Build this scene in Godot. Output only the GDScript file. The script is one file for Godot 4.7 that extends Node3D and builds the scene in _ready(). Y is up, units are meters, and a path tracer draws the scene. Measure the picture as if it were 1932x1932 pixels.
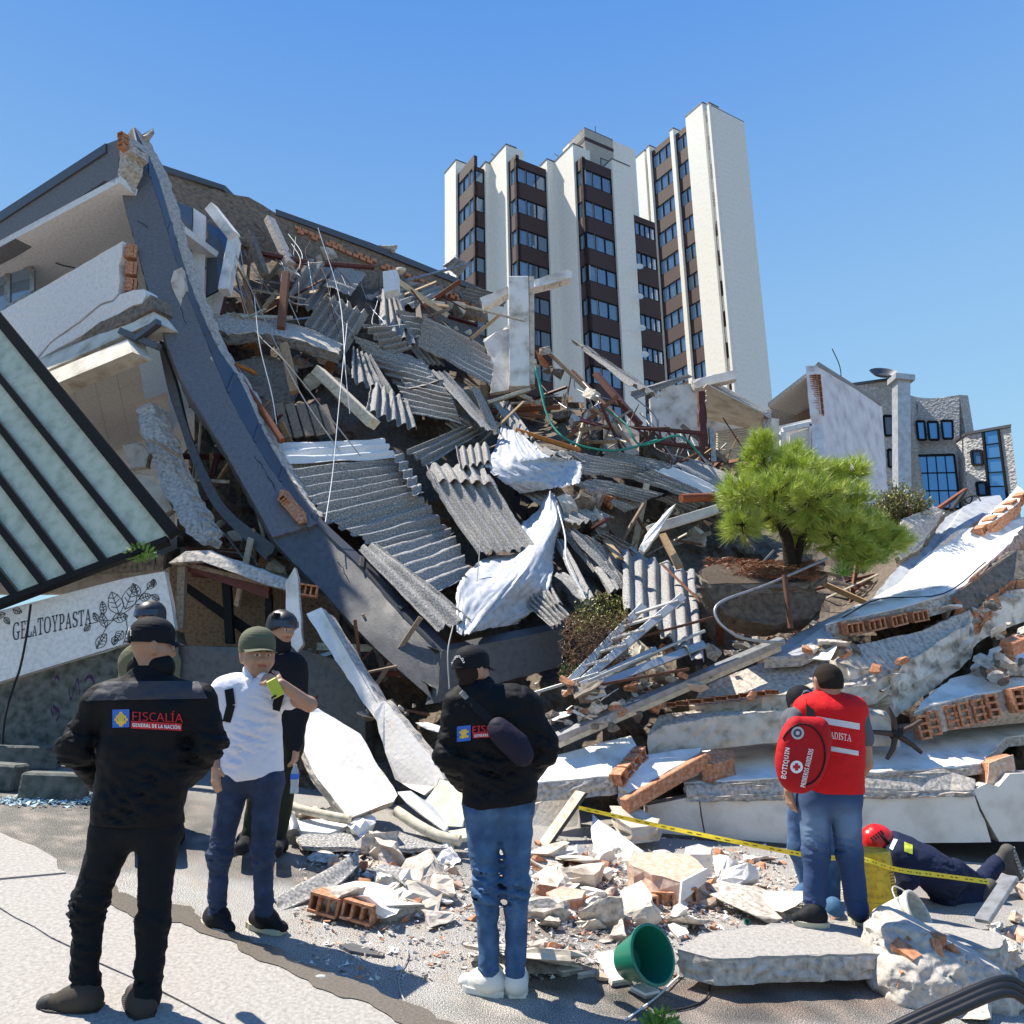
extends Node3D
# ---------------------------------------------------------------- core helpers
const F := 1516.0
var CR := Vector3.RIGHT
var CU := Vector3.UP
var CF := Vector3.FORWARD
var CO := Vector3(0, 1.5, 0)
var M := {}
var rng := RandomNumberGenerator.new()
var fn := FastNoiseLite.new()
var taken := {}

func rnd(a: float, b: float) -> float: return rng.randf_range(a, b)
func ray(x: float, y: float) -> Vector3: return CF + CR * ((x - 966.0) / F) - CU * ((y - 966.0) / F)
func W(x: float, y: float, r: float) -> Vector3:            # point at distance r along world -z
	var d := ray(x, y)
	return CO + d * (r / -d.z)
func W3(a) -> Vector3: return W(a[0], a[1], a[2])
func gy(x: float, z: float) -> float: return -0.0976 * x - 0.1008 * z - 0.394
func G(x: float, y: float, up := 0.0) -> Vector3:            # point on the sloping street
	var d := ray(x, y)
	var t := (CO.y + 0.0976 * CO.x + 0.1008 * CO.z + 0.394 - up) / (-0.0976 * d.x - 0.1008 * d.z - d.y)
	return CO + d * t
func lin(r: float, g: float, b: float) -> Color: return Color(r, g, b).linear_to_srgb()
func N3(p: Vector3, f := 1.0) -> float: return fn.get_noise_3d(p.x * f, p.y * f, p.z * f)

class Mb:
	var v := PackedVector3Array()
	var n := PackedVector3Array()
	var c := PackedColorArray()
	var col := Color(1, 1, 1)
	func tri(a: Vector3, b: Vector3, d: Vector3):
		var m := (d - a).cross(b - a).normalized()
		v.append(a); v.append(b); v.append(d); n.append(m); n.append(m); n.append(m)
		c.append(col); c.append(col); c.append(col)
	func tris(a, b, d, na, nb, nd):
		v.append(a); v.append(b); v.append(d); n.append(na); n.append(nb); n.append(nd)
		c.append(col); c.append(col); c.append(col)
	func quad(a: Vector3, b: Vector3, d: Vector3, e: Vector3):
		tri(a, b, d); tri(a, d, e)
	func hexa(p: Array):      # 8 points: 0-3 bottom ring, 4-7 top ring
		quad(p[0], p[3], p[2], p[1]); quad(p[4], p[5], p[6], p[7])
		for i in 4:
			var j := (i + 1) % 4
			quad(p[i], p[j], p[j + 4], p[i + 4])
	func box(o: Vector3, b: Basis, s: Vector3, bev := 0.0):      # o centre, b axes, s full size
		var h := s * 0.5
		if bev <= 0.0:
			var p := []
			for y in [-1, 1]:
				for q in [[-1, -1], [1, -1], [1, 1], [-1, 1]]:
					p.append(o + b * Vector3(h.x * q[0], h.y * y, h.z * q[1]))
			hexa(p)
			return
		var hy := [-h.y, -h.y + bev, h.y - bev, h.y]
		var ins := [bev, 0.0, 0.0, bev]
		var rings := []
		for k in 4:
			var e: float = ins[k]
			var x := h.x - e
			var z := h.z - e
			var cut: float = bev if k in [1, 2] else 0.0
			var r := []
			for q in [[-x, -z + cut], [-x + cut, -z], [x - cut, -z], [x, -z + cut], [x, z - cut], [x - cut, z], [-x + cut, z], [-x, z - cut]]:
				r.append(o + b * Vector3(q[0], hy[k], q[1]))
			rings.append(r)
		for k in 3:
			for i in 8:
				var j := (i + 1) % 8
				quad(rings[k][i], rings[k][j], rings[k + 1][j], rings[k + 1][i])
		for i in range(1, 7):
			tri(rings[3][0], rings[3][i], rings[3][i + 1]); tri(rings[0][0], rings[0][i + 1], rings[0][i])
	func beam(a: Vector3, b: Vector3, w: float, h: float, up := Vector3.UP, bev := 0.0):
		var z := (b - a)
		var l := z.length()
		z = z / l
		var x := up.cross(z)
		if x.length() < 0.01: x = Vector3.RIGHT.cross(z)
		x = x.normalized()
		box((a + b) * 0.5, Basis(x, z.cross(x), z), Vector3(w, h, l), bev)
	func tube(pts: Array, r0: float, r1 := -1.0, k := 6, caps := true):
		if r1 < 0: r1 = r0
		var prev := []
		var pn := []
		var ux := Vector3.ZERO
		var m := pts.size()
		for i in m:
			var t: Vector3 = (pts[mini(i + 1, m - 1)] - pts[maxi(i - 1, 0)]).normalized()
			if i == 0:
				ux = t.cross(Vector3.UP if absf(t.y) < 0.9 else Vector3.RIGHT).normalized()
			else:
				ux = (ux - t * ux.dot(t)).normalized()
			var uy := t.cross(ux)
			var rr := lerpf(r0, r1, i / float(m - 1))
			var ring := []
			var rn := []
			for j in k:
				var a := TAU * j / k
				var q := ux * cos(a) + uy * sin(a)
				ring.append(pts[i] + q * rr); rn.append(q)
			if i > 0:
				for j in k:
					var j2 := (j + 1) % k
					tris(prev[j], ring[j2], prev[j2], pn[j], rn[j2], pn[j2])
					tris(prev[j], ring[j], ring[j2], pn[j], rn[j], rn[j2])
			if caps and (i == 0 or i == m - 1):
				for j in range(1, k - 1):
					if i == 0: tri(ring[0], ring[j], ring[j + 1])
					else: tri(ring[0], ring[j + 1], ring[j])
			prev = ring; pn = rn
	func lathe(o: Vector3, b: Basis, prof: Array, k := 20):      # prof: [radius, height] pairs
		for i in prof.size() - 1:
			var e := Vector2(prof[i + 1][0] - prof[i][0], prof[i + 1][1] - prof[i][1]).normalized()
			for j in k:
				var q := []
				var nn := []
				for s in [[i, j], [i, j + 1], [i + 1, j + 1], [i + 1, j]]:
					var a: float = TAU * s[1] / k
					q.append(o + b * Vector3(prof[s[0]][0] * cos(a), prof[s[0]][1], prof[s[0]][0] * sin(a)))
					nn.append((b * Vector3(e.y * cos(a), -e.x, e.y * sin(a))).normalized())
				tris(q[0], q[1], q[2], nn[0], nn[1], nn[2]); tris(q[0], q[2], q[3], nn[0], nn[2], nn[3])
	func mesh() -> ArrayMesh:
		var a := []
		a.resize(Mesh.ARRAY_MAX)
		a[Mesh.ARRAY_VERTEX] = v; a[Mesh.ARRAY_NORMAL] = n; a[Mesh.ARRAY_COLOR] = c
		var am := ArrayMesh.new()
		am.add_surface_from_arrays(Mesh.PRIMITIVE_TRIANGLES, a)
		return am

func obj(called: String, m, mat, parent: Node = self) -> MeshInstance3D:
	var o := MeshInstance3D.new()
	if m is Mb and m.v.size() == 0: return o
	o.name = numbered(called) if parent == self else called
	o.mesh = m.mesh() if m is Mb else m
	o.material_override = M[mat] if mat is String else mat
	parent.add_child(o, true)
	return o
func numbered(called: String) -> String:
	if not taken.has(called):
		taken[called] = 0
		return called
	taken[called] += 1
	return "%s_%03d" % [called, taken[called]]
func tag(o: Node, label: String, category: String, group := "") -> Node:
	o.set_meta("label", label); o.set_meta("category", category); o.set_meta("kind", "thing")
	if group: o.set_meta("group", group)
	return o
func thing(called: String, label: String, category: String, at := Vector3.ZERO, group := "") -> Node3D:
	var o := Node3D.new()
	o.name = numbered(called)
	add_child(o)
	o.position = at
	tag(o, label, category, group)
	return o
func struct(called: String, m, mat) -> MeshInstance3D:
	var o := obj(called, m, mat)
	o.set_meta("kind", "structure")
	return o

# ---------------------------------------------------------------- materials
func ntex(cols: Array, freq: float, seed_: int, size := 512, oct := 4, typ := FastNoiseLite.TYPE_SIMPLEX_SMOOTH, offs: Array = []) -> NoiseTexture2D:
	var t := NoiseTexture2D.new()
	var nz := FastNoiseLite.new()
	nz.noise_type = typ; nz.frequency = freq; nz.seed = seed_
	nz.fractal_octaves = oct; nz.fractal_type = FastNoiseLite.FRACTAL_FBM if oct > 1 else FastNoiseLite.FRACTAL_NONE
	t.noise = nz; t.width = size; t.height = size; t.seamless = true; t.normalize = true
	var g := Gradient.new()
	var of := PackedFloat32Array()
	var cc := PackedColorArray()
	for i in cols.size():
		of.append(offs[i] if offs.size() else i / float(cols.size() - 1)); cc.append(cols[i])
	g.offsets = of; g.colors = cc
	t.color_ramp = g
	return t
func nnrm(freq: float, seed_: int, bump: float, oct := 4, size := 512, typ := FastNoiseLite.TYPE_SIMPLEX_SMOOTH) -> NoiseTexture2D:
	var t := NoiseTexture2D.new()
	var nz := FastNoiseLite.new()
	nz.noise_type = typ; nz.frequency = freq; nz.seed = seed_; nz.fractal_octaves = oct
	t.noise = nz; t.width = size; t.height = size; t.seamless = true; t.as_normal_map = true; t.bump_strength = bump
	return t
func mat(called: String, c: Color, rough := 0.9, tex: Texture2D = null, scale := 1.0, nrm: Texture2D = null, ns := 1.0, metal := 0.0) -> StandardMaterial3D:
	var m := StandardMaterial3D.new()
	m.albedo_color = c; m.roughness = rough; m.metallic = metal
	m.cull_mode = BaseMaterial3D.CULL_DISABLED
	if tex: m.albedo_texture = tex
	if nrm:
		m.normal_enabled = true; m.normal_texture = nrm; m.normal_scale = ns
	if tex or nrm:
		m.uv1_triplanar = true; m.uv1_world_triplanar = true; m.uv1_scale = Vector3.ONE * scale
	M[called] = m
	return m
func vc(called: String) -> StandardMaterial3D:        # same material, tinted by vertex colours
	var m: StandardMaterial3D = M[called].duplicate()
	m.vertex_color_use_as_albedo = true
	M[called + "_v"] = m
	return m
func g(v: float, t := 0.0) -> Color: return lin(v * (1 + t), v, v * (1 - t))
func make_materials():
	var rough_n := nnrm(0.02, 11, 6.0, 5)
	var fine_n := nnrm(0.08, 12, 4.0, 3)
	var spk := ntex([Color(.84, .84, .84), Color(.95, .95, .95), Color(1, 1, 1)], 0.05, 3, 512, 5)
	var blot := ntex([Color(.66, .63, .59), Color(.9, .89, .87), Color(1, 1, 1), Color(1, 1, 1)], 0.012, 4, 512, 5)
	var sheet_t := ntex([g(.09, .03), g(.2, .03), g(.3, .03), g(.54, .04)], 0.09, 5, 512, 4, FastNoiseLite.TYPE_SIMPLEX_SMOOTH, [0.2, 0.42, 0.6, 0.8])
	var conc_t := ntex([g(.17, .12), g(.36, .12), g(.45, .12), g(.58, .09)], 0.025, 6, 512, 5, FastNoiseLite.TYPE_SIMPLEX_SMOOTH, [0.15, 0.42, 0.62, 0.85])
	var brick_t := ntex([lin(.26, .10, .05), lin(.46, .20, .10), lin(.52, .26, .15), lin(.62, .48, .4)], 0.02, 7, 512, 5, FastNoiseLite.TYPE_SIMPLEX_SMOOTH, [0.1, 0.45, 0.7, 0.95])
	mat("white", g(.80, .03), .8, blot, .35, fine_n, .25)
	mat("white_clean", g(.80, .01), .75, spk, .6)
	mat("beige", lin(.70, .66, .58), .85, blot, .5, fine_n, .2)
	mat("concrete", Color(1, 1, 1), .95, conc_t, 1.3, rough_n, .9)
	mat("concrete_dark", Color(.66, .64, .62), .95, conc_t, .9, rough_n, .9)
	mat("plaster_grey", lin(.62, .55, .47), .92, blot, .8, rough_n, .6)
	mat("brick", Color(1, 1, 1), .92, brick_t, 2.0, rough_n, .6)
	mat("sheet", Color(1, 1, 1), .86, sheet_t, .8, fine_n, .5)
	M["sheet_dark"] = M["sheet"]
	mat("sheet_white", g(.78), .8, spk, 1.5)
	var slate_n := nnrm(0.02, 21, 5.0, 3, 512, FastNoiseLite.TYPE_SIMPLEX)
	mat("slate", lin(.185, .187, .2), .65, ntex([Color(.75, .75, .75), Color(1, 1, 1)], 0.03, 8), 1.2, slate_n, .45)
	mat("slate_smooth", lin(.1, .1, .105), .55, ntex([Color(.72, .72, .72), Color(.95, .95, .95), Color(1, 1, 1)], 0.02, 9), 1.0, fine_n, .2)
	mat("metal_dark", lin(.10, .105, .12), .45, spk, 1.0, null, 1.0, .3)
	mat("frame_dark", lin(.010, .011, .013), .7).metallic_specular = .25
	mat("metal_grey", lin(.33, .34, .36), .4, blot, 1.5, null, 1.0, .5)
	mat("alu", lin(.46, .46, .45), .5, spk, 3.0, null, 1.0, .75)
	mat("rust", lin(.12, .05, .03), .85, blot, 2.0)
	mat("maroon", lin(.11, .028, .022), .7, blot, 2.0)
	mat("wood", lin(.42, .28, .16), .85, blot, 3.0)
	mat("wood_old", lin(.26, .2, .15), .9, blot, 3.0, rough_n, .5)
	mat("wood_red", lin(.22, .09, .05), .85, blot, 3.0)
	mat("orange", lin(.62, .21, .03), .7, blot, 2.0)
	mat("soil", lin(.09, .065, .045), 1.0, spk, 2.0, rough_n, 1.0)
	mat("needles_dead", lin(.3, .12, .05), 1.0, spk, 3.0)
	mat("mound", Color(.55, .52, .49), 1.0, conc_t, .8, rough_n, 1.0)
	mat("cream", lin(.82, .81, .76), .85, ntex([Color(.93, .92, .9), Color(.985, .98, .97), Color(1, 1, 1)], 0.02, 14, 512, 5), .22)
	mat("brown", lin(.062, .033, .032), .75, spk, .3)
	mat("black", lin(.01, .01, .011), .8)
	mat("wire", lin(.35, .33, .3), .6)
	mat("wire_white", g(.75), .6)
	mat("teal", lin(.02, .28, .2), .5)
	var gl := mat("glass", Color(.5, .6, .7, .42), .04)
	gl.metallic = .5
	gl.transparency = BaseMaterial3D.TRANSPARENCY_ALPHA
	var gl2 := mat("glass_blue", lin(.02, .06, .14), .05)
	gl2.metallic = .55; gl2.albedo_color = lin(.10, .26, .5)
	var gw := mat("glass_win", lin(.05, .065, .08), .06)
	gw.metallic = 0.35; gw.albedo_color = lin(.10, .13, .17)
	mat("curtain", lin(.62, .63, .66), .9)

func sky_and_sun():
	var th := deg_to_rad(13.4)
	var ro := deg_to_rad(-1.2)
	CF = Vector3(0, sin(th), -cos(th))
	var u0 := Vector3.RIGHT.cross(CF)
	CR = Vector3.RIGHT * cos(ro) + u0 * sin(ro)
	CU = u0 * cos(ro) - Vector3.RIGHT * sin(ro)
	var cam := Camera3D.new()
	cam.name = "camera"
	cam.fov = rad_to_deg(2 * atan(966.0 / F))
	cam.far = 4000.0; cam.near = 0.05
	cam.transform = Transform3D(Basis(CR, CU, -CF), CO)
	add_child(cam)
	var we := WorldEnvironment.new()
	we.name = "world_environment"
	var e := Environment.new()
	e.background_mode = Environment.BG_SKY
	var sm := ProceduralSkyMaterial.new()
	sm.sky_top_color = Color(.05, .345, .665)
	sm.sky_horizon_color = Color(.565, .70, .74)
	sm.sky_curve = 0.5
	sm.ground_bottom_color = Color(.35, .34, .32); sm.ground_horizon_color = Color(.55, .58, .6)
	var sk := Sky.new()
	sk.sky_material = sm
	e.sky = sk
	e.tonemap_mode = Environment.TONE_MAPPER_LINEAR
	e.tonemap_exposure = 1.9
	e.sdfgi_enabled = true; e.ssao_enabled = true; e.ssil_enabled = true
	we.environment = e
	add_child(we)
	var sun := DirectionalLight3D.new()
	sun.name = "sun"
	sun.light_color = Color(1, .965, .9)
	sun.light_energy = 1.6
	sun.light_angular_distance = 0.5
	sun.shadow_enabled = true
	add_child(sun)
	sun.look_at_from_position(Vector3.ZERO, Vector3(.43, -.86, .22), Vector3.UP)

# ---------------------------------------------------------------- surfaces from control grids
func crv(a: Array, t: float):      # Catmull-Rom through control points
	var n := a.size()
	if n == 1: return a[0]
	var s := clampf(t, 0, 1) * (n - 1)
	var i := mini(int(s), n - 2)
	var u := s - i
	var p1 = a[i]
	var p2 = a[i + 1]
	if n == 2: return p1 + (p2 - p1) * u
	var p0 = a[i - 1] if i > 0 else p1 * 2.0 - p2
	var p3 = a[i + 2] if i + 2 < n else p2 * 2.0 - p1
	return 0.5 * ((p1 * 2.0) + (p2 - p0) * u + (p0 * 2.0 - p1 * 5.0 + p2 * 4.0 - p3) * u * u + (p1 * 3.0 - p0 - p2 * 3.0 + p3) * u * u * u)
# rows: each row is an array of points (u runs along a row, v across rows)
func grid_sheet(mb: Mb, rows: Array, nu: int, nv: int, thick: float, disp = null, jag := 0.0, rim := true, backside := true):
	var P := []
	for j in nv + 1:
		var row := []
		var v := j / float(nv)
		for i in nu + 1:
			var u := i / float(nu)
			var uu := u
			var vv := v
			if jag > 0.0:
				if j == 0 or j == nv: vv += jag * (fn.get_noise_2d(i * 37.0 + j * 91.0, rows[0][0].x * 400)) * (1 if j == 0 else -1)
				if i == 0 or i == nu: uu += jag * (fn.get_noise_2d(j * 41.0, rows[0][0].y * 500 + i * 13.0))
			var col := []
			for r in rows: col.append(crv(r, uu))
			row.append(crv(col, vv))
		P.append(row)
	var Q := []
	for j in nv + 1:
		var row := []
		for i in nu + 1:
			var a: Vector3 = P[j][mini(i + 1, nu)] - P[j][maxi(i - 1, 0)]
			var b: Vector3 = P[mini(j + 1, nv)][i] - P[maxi(j - 1, 0)][i]
			row.append(b.cross(a).normalized())
		Q.append(row)
	if disp != null:
		var P2 := []
		for j in nv + 1:
			var row := []
			for i in nu + 1: row.append(P[j][i] + Q[j][i] * disp.call(i / float(nu), j / float(nv), P[j][i]))
			P2.append(row)
		P = P2
		for j in nv + 1:
			for i in nu + 1:
				var a: Vector3 = P[j][mini(i + 1, nu)] - P[j][maxi(i - 1, 0)]
				var b: Vector3 = P[mini(j + 1, nv)][i] - P[maxi(j - 1, 0)][i]
				Q[j][i] = b.cross(a).normalized()
	var base: Array = Q
	for j in nv:
		for i in nu:
			mb.tris(P[j][i], P[j][i + 1], P[j + 1][i + 1], base[j][i], base[j][i + 1], base[j + 1][i + 1])
			mb.tris(P[j][i], P[j + 1][i + 1], P[j + 1][i], base[j][i], base[j + 1][i + 1], base[j + 1][i])
			if backside and thick > 0:
				var a: Vector3 = P[j][i] - Q[j][i] * thick
				var b: Vector3 = P[j][i + 1] - Q[j][i + 1] * thick
				var c: Vector3 = P[j + 1][i + 1] - Q[j + 1][i + 1] * thick
				var d: Vector3 = P[j + 1][i] - Q[j + 1][i] * thick
				mb.tris(a, c, b, -Q[j][i], -Q[j + 1][i + 1], -Q[j][i + 1]); mb.tris(a, d, c, -Q[j][i], -Q[j + 1][i], -Q[j + 1][i + 1])
	if rim and thick > 0:
		for i in nu:
			for j in [0, nv]: mb.quad(P[j][i], P[j][i + 1], P[j][i + 1] - Q[j][i + 1] * thick, P[j][i] - Q[j][i] * thick)
		for j in nv:
			for i in [0, nu]: mb.quad(P[j][i], P[j + 1][i], P[j + 1][i] - Q[j + 1][i] * thick, P[j][i] - Q[j][i] * thick)
func wrow(a: Array) -> Array:
	var o := []
	for p in a: o.append(W3(p))
	return o
# a broken slab: polygon of pixel+distance points for its upper face, extruded by `down`
func ragged(poly: Array, step: float, jag: float, cl: float) -> Array:
	var out := []
	for i in poly.size():
		var a: Vector3 = poly[i]
		var b: Vector3 = poly[(i + 1) % poly.size()]
		var k := maxi(1, int((b - a).length() / step))
		var side := (b - a).normalized()
		for s in k:
			var p := a.lerp(b, s / float(k))
			if s > 0: p += Vector3(rnd(-jag, jag), rnd(-jag, jag) * .4, rnd(-jag, jag)) + side * rnd(-jag, jag)
			out.append(p)
	return out
func slab(called: String, label: String, category: String, poly: Array, down: Vector3, face := "white", core := "concrete", jag := 0.02, step := 0.09, group := "") -> Node3D:
	var c := Vector3.ZERO
	var w := []
	for p in poly:
		w.append(p if p is Vector3 else W3(p)); c += w[-1]
	c /= w.size()
	var t := thing(called, label, category, c + down, group)
	var o := c + down
	var r := ragged(w, step, jag, 0)
	slab_into(t, o, r, down, face, core, jag)
	return t
func slab_into(t: Node3D, o: Vector3, r: Array, down: Vector3, face: String, core: String, jag: float, fname := "painted_face", cname := "core"):
	var nrm := Vector3.ZERO
	for i in r.size(): nrm += (r[i] - o).cross(r[(i + 1) % r.size()] - o)
	nrm = nrm.normalized()
	var ax := nrm.cross(Vector3(.3, .1, .9)).normalized()
	var ay := nrm.cross(ax)
	var p2 := PackedVector2Array()
	for p in r: p2.append(Vector2((p - o).dot(ax), (p - o).dot(ay)))
	var idx := Geometry2D.triangulate_polygon(p2)
	var f := Mb.new()
	var k := Mb.new()
	var skin := 0.012
	var dn := down.normalized()
	for i in range(0, idx.size(), 3):
		var q := [r[idx[i]] - o, r[idx[i + 1]] - o, r[idx[i + 2]] - o]
		if (q[2] - q[0]).cross(q[1] - q[0]).dot(dn) > 0: q = [q[0], q[2], q[1]]
		f.tri(q[0], q[1], q[2])
		k.tri(q[0] + down, q[2] + down, q[1] + down)
		k.tri(q[0] + dn * skin, q[1] + dn * skin, q[2] + dn * skin)
	var n := r.size()
	var ring := []
	var NR := 4
	for s in NR + 1:
		var row := []
		for i in n:
			var p: Vector3 = r[i] - o + dn * skin + (down - dn * skin) * (s / float(NR))
			if s > 0 and s < NR: p += Vector3(rnd(-jag, jag), rnd(-jag, jag), rnd(-jag, jag))
			row.append(p)
		ring.append(row)
	for i in n:
		var j := (i + 1) % n
		f.quad(r[i] - o, r[j] - o, ring[0][j], ring[0][i])
		for s in NR: k.quad(ring[s][i], ring[s][j], ring[s + 1][j], ring[s + 1][i])
	obj(fname, f, face, t); obj(cname, k, core, t)
func tubes(called: String, label: String, category: String, pts: Array, r: float, mt: String, group := "", k := 6, sm := 5) -> MeshInstance3D:
	var w := []
	for p in pts: w.append(p if p is Vector3 else W3(p))
	var o: Vector3 = w[0]
	var q := []
	var n := (w.size() - 1) * sm
	for i in n + 1: q.append(crv(w, i / float(n)) - o)
	var mb := Mb.new()
	mb.tube(q, r, r, k)
	var m := obj(called, mb, mt)
	m.position = o
	tag(m, label, category, group)
	return m
func plank(called: String, label: String, category: String, a, b, w: float, h: float, mt: String, group := "", up := Vector3.UP, bev := 0.004) -> MeshInstance3D:
	var pa: Vector3 = a if a is Vector3 else W3(a)
	var pb: Vector3 = b if b is Vector3 else W3(b)
	var mb := Mb.new()
	mb.beam(Vector3.ZERO, pb - pa, w, h, up, bev)
	var m := obj(called, mb, mt)
	m.position = pa
	tag(m, label, category, group)
	return m
# hollow clay brick, open towards +z of basis b; holes along x
func hollow_brick(parent: Node3D, at: Vector3, b: Basis, s: Vector3, cols := 3, rows := 1, mt := "brick"):
	var m := Mb.new()
	var t := s.y * 0.1 if rows > 1 else s.y * .14
	var hx := s.x * .5
	var hy := s.y * .5
	m.box(b * Vector3(0, 0, -s.z * .38), b, Vector3(s.x, s.y, s.z * .24))
	for r in rows + 1:
		var y := lerpf(-hy + t * .5, hy - t * .5, r / float(rows))
		m.box(b * Vector3(0, y, s.z * .12), b, Vector3(s.x * rnd(.93, 1.0), t, s.z * rnd(.66, .8)))
	for c in cols + 1:
		var x := lerpf(-hx + t * .5, hx - t * .5, c / float(cols))
		m.box(b * Vector3(x, 0, s.z * .12 - .001), b, Vector3(t, s.y - 2 * t + .001, s.z * rnd(.5, .74)))
	var o := obj("brick", m, mt, parent)
	o.position = at
# ---------------------------------------------------------------- street
func PX(p: Vector3) -> Vector2:
	var d := p - CO
	var w := d.dot(CF)
	return Vector2(966 + F * d.dot(CR) / w, 966 - F * d.dot(CU) / w)
func flat_poly(px: Array, up: float, step := 0.12, jit := 0.0) -> PackedVector2Array:      # street polygon in x,z
	var o := PackedVector2Array()
	for i in px.size():
		var a := G(px[i][0], px[i][1], up)
		var b := G(px[(i + 1) % px.size()][0], px[(i + 1) % px.size()][1], up)
		var k := maxi(1, int((b - a).length() / step))
		for s in k:
			var p := a.lerp(b, s / float(k))
			o.append(Vector2(p.x + fn.get_noise_2d(p.x * 3, p.z * 3) * jit, p.z + fn.get_noise_2d(p.x * 3 + 50, p.z * 3) * jit))
	return o
func flat_sheet(poly: PackedVector2Array, up: float, thick: float) -> Mb:
	var m := Mb.new()
	var id := Geometry2D.triangulate_polygon(poly)
	var q := func(v: Vector2, h: float): return Vector3(v.x, gy(v.x, v.y) + h, v.y)
	for i in range(0, id.size(), 3):
		var a: Vector3 = q.call(poly[id[i]], up)
		var b: Vector3 = q.call(poly[id[i + 1]], up)
		var c: Vector3 = q.call(poly[id[i + 2]], up)
		if (c - a).cross(b - a).y < 0:
			m.tri(a, c, b)
		else: m.tri(a, b, c)
	if thick > 0:
		for i in poly.size():
			var j := (i + 1) % poly.size()
			m.quad(q.call(poly[i], up), q.call(poly[j], up), q.call(poly[j], up - thick), q.call(poly[i], up - thick))
	return m
func blob(p: Vector2, c: Vector2, r: Vector2, soft := 0.35) -> float:
	var d := ((p - c) / r).length()
	return clampf((1.0 - d) / soft, 0, 1)
func build_ground():
	var far := Mb.new()
	var gh := func(x: float, z: float): return gy(clampf(x, -12, 14), clampf(z, -14, 4)) - 0.03
	var xs := [-1500.0, -300.0, -80.0, -30.0, -12.0, -6.0, 0.0, 6.0, 14.0, 30.0, 80.0, 300.0, 1500.0]
	var zs := [-1500.0, -300.0, -80.0, -30.0, -14.0, -9.0, -4.0, 0.0, 4.0, 30.0, 200.0]
	for j in zs.size() - 1:
		for i in xs.size() - 1:
			var p := []
			for q in [[i, j], [i + 1, j], [i + 1, j + 1], [i, j + 1]]:
				p.append(Vector3(xs[q[0]], gh.call(xs[q[0]], zs[q[1]]), zs[q[1]]))
			far.quad(p[0], p[1], p[2], p[3])
	struct("ground", far, "concrete_dark")
	# the street: one sheet with dust, wet and brick-dust stains
	var asp := ntex([g(.1), g(.45), g(.62), g(1.0)], 0.2, 31, 512, 3, FastNoiseLite.TYPE_SIMPLEX_SMOOTH, [0.25, 0.45, 0.6, 0.78])
	mat("asphalt", Color(1, 1, 1), .5, asp, 1.0, nnrm(0.2, 32, 6.0, 2), .7)
	var am: StandardMaterial3D = M["asphalt"]
	am.vertex_color_use_as_albedo = true
	var mb := Mb.new()
	var x0 := -9.0
	var z0 := -10.5
	var st := 0.07
	var nx := 260
	var nz := 130
	var cols := []
	for j in nz + 1:
		var row := []
		for i in nx + 1:
			var x := x0 + i * st
			var z := z0 + j * st
			var p := Vector3(x, gy(x, z), z)
			var px := PX(p)
			var n1 := fn.get_noise_2d(x * .9, z * .9)
			var n2 := fn.get_noise_2d(x * 3.5 + 40, z * 3.5)
			var base := Color(.68, .66, .63)
			var wet := clampf(blob(px, Vector2(90, 1560), Vector2(480, 110), .5) * 1.7 + n1 * .5 - .1, 0, 1)
			wet = maxf(wet, clampf(blob(px, Vector2(620, 1630), Vector2(330, 60), .6) * 1.4 + n2 * .6 - .1, 0, 1))
			wet = maxf(wet, clampf(blob(px, Vector2(1350, 1890), Vector2(560, 70), .6) * 1.3 + n1 * .9, 0, 1))
			wet = maxf(wet, clampf(blob(px, Vector2(1080, 1730), Vector2(220, 60), .6) * 1.2 + n2 * .7, 0, 1))
			base = base.lerp(Color(.17, .16, .145), wet)
			var red := clampf(blob(px, Vector2(1450, 1860), Vector2(420, 90), .8) * .9 + n2 * 1.1 - .1, 0, 1)
			red = maxf(red, clampf(blob(px, Vector2(1050, 1800), Vector2(260, 110), .8) * .6 + n2 * 1.2 - .2, 0, 1))
			base = base.lerp(Color(.46, .28, .2), red * .55)
			var pale := clampf(blob(px, Vector2(1450, 1690), Vector2(330, 70), .5) + n2 * .5, 0, 1)
			pale = maxf(pale, clampf(blob(px, Vector2(720, 1790), Vector2(260, 40), .6) * .7 + n1 * .9, 0, 1))
			pale = maxf(pale, clampf(blob(px, Vector2(1010, 1900), Vector2(180, 40), .6) * .9 + n2 * .7, 0, 1))
			base = base.lerp(Color(.8, .73, .65), pale * .8)
			row.append(base * (1.0 + n2 * .18))
		cols.append(row)
	for j in nz:
		for i in nx:
			var q := []
			for s in [[i, j], [i + 1, j], [i + 1, j + 1], [i, j + 1]]:
				var x: float = x0 + s[0] * st
				var z: float = z0 + s[1] * st
				q.append([Vector3(x, gy(x, z) + fn.get_noise_2d(x * .8, z * .8) * .012, z), cols[s[1]][s[0]]])
			var nn := Vector3(0.0976, 1, .1008).normalized()
			for t in [[0, 1, 2], [0, 2, 3]]:
				for k in t:
					mb.v.append(q[k][0]); mb.n.append(nn); mb.c.append(q[k][1])
	struct("street", mb, "asphalt")
	# concrete pavement panels with open joints
	var pv := ntex([g(.22, .06), g(.285, .06), g(.315, .06), g(.37, .05)], 0.06, 33, 512, 4, FastNoiseLite.TYPE_SIMPLEX_SMOOTH, [0.12, 0.4, 0.6, 0.85])
	mat("pavement", Color(1, 1, 1), .9, pv, .9, nnrm(0.1, 34, 3.0, 3), .5)
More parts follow.
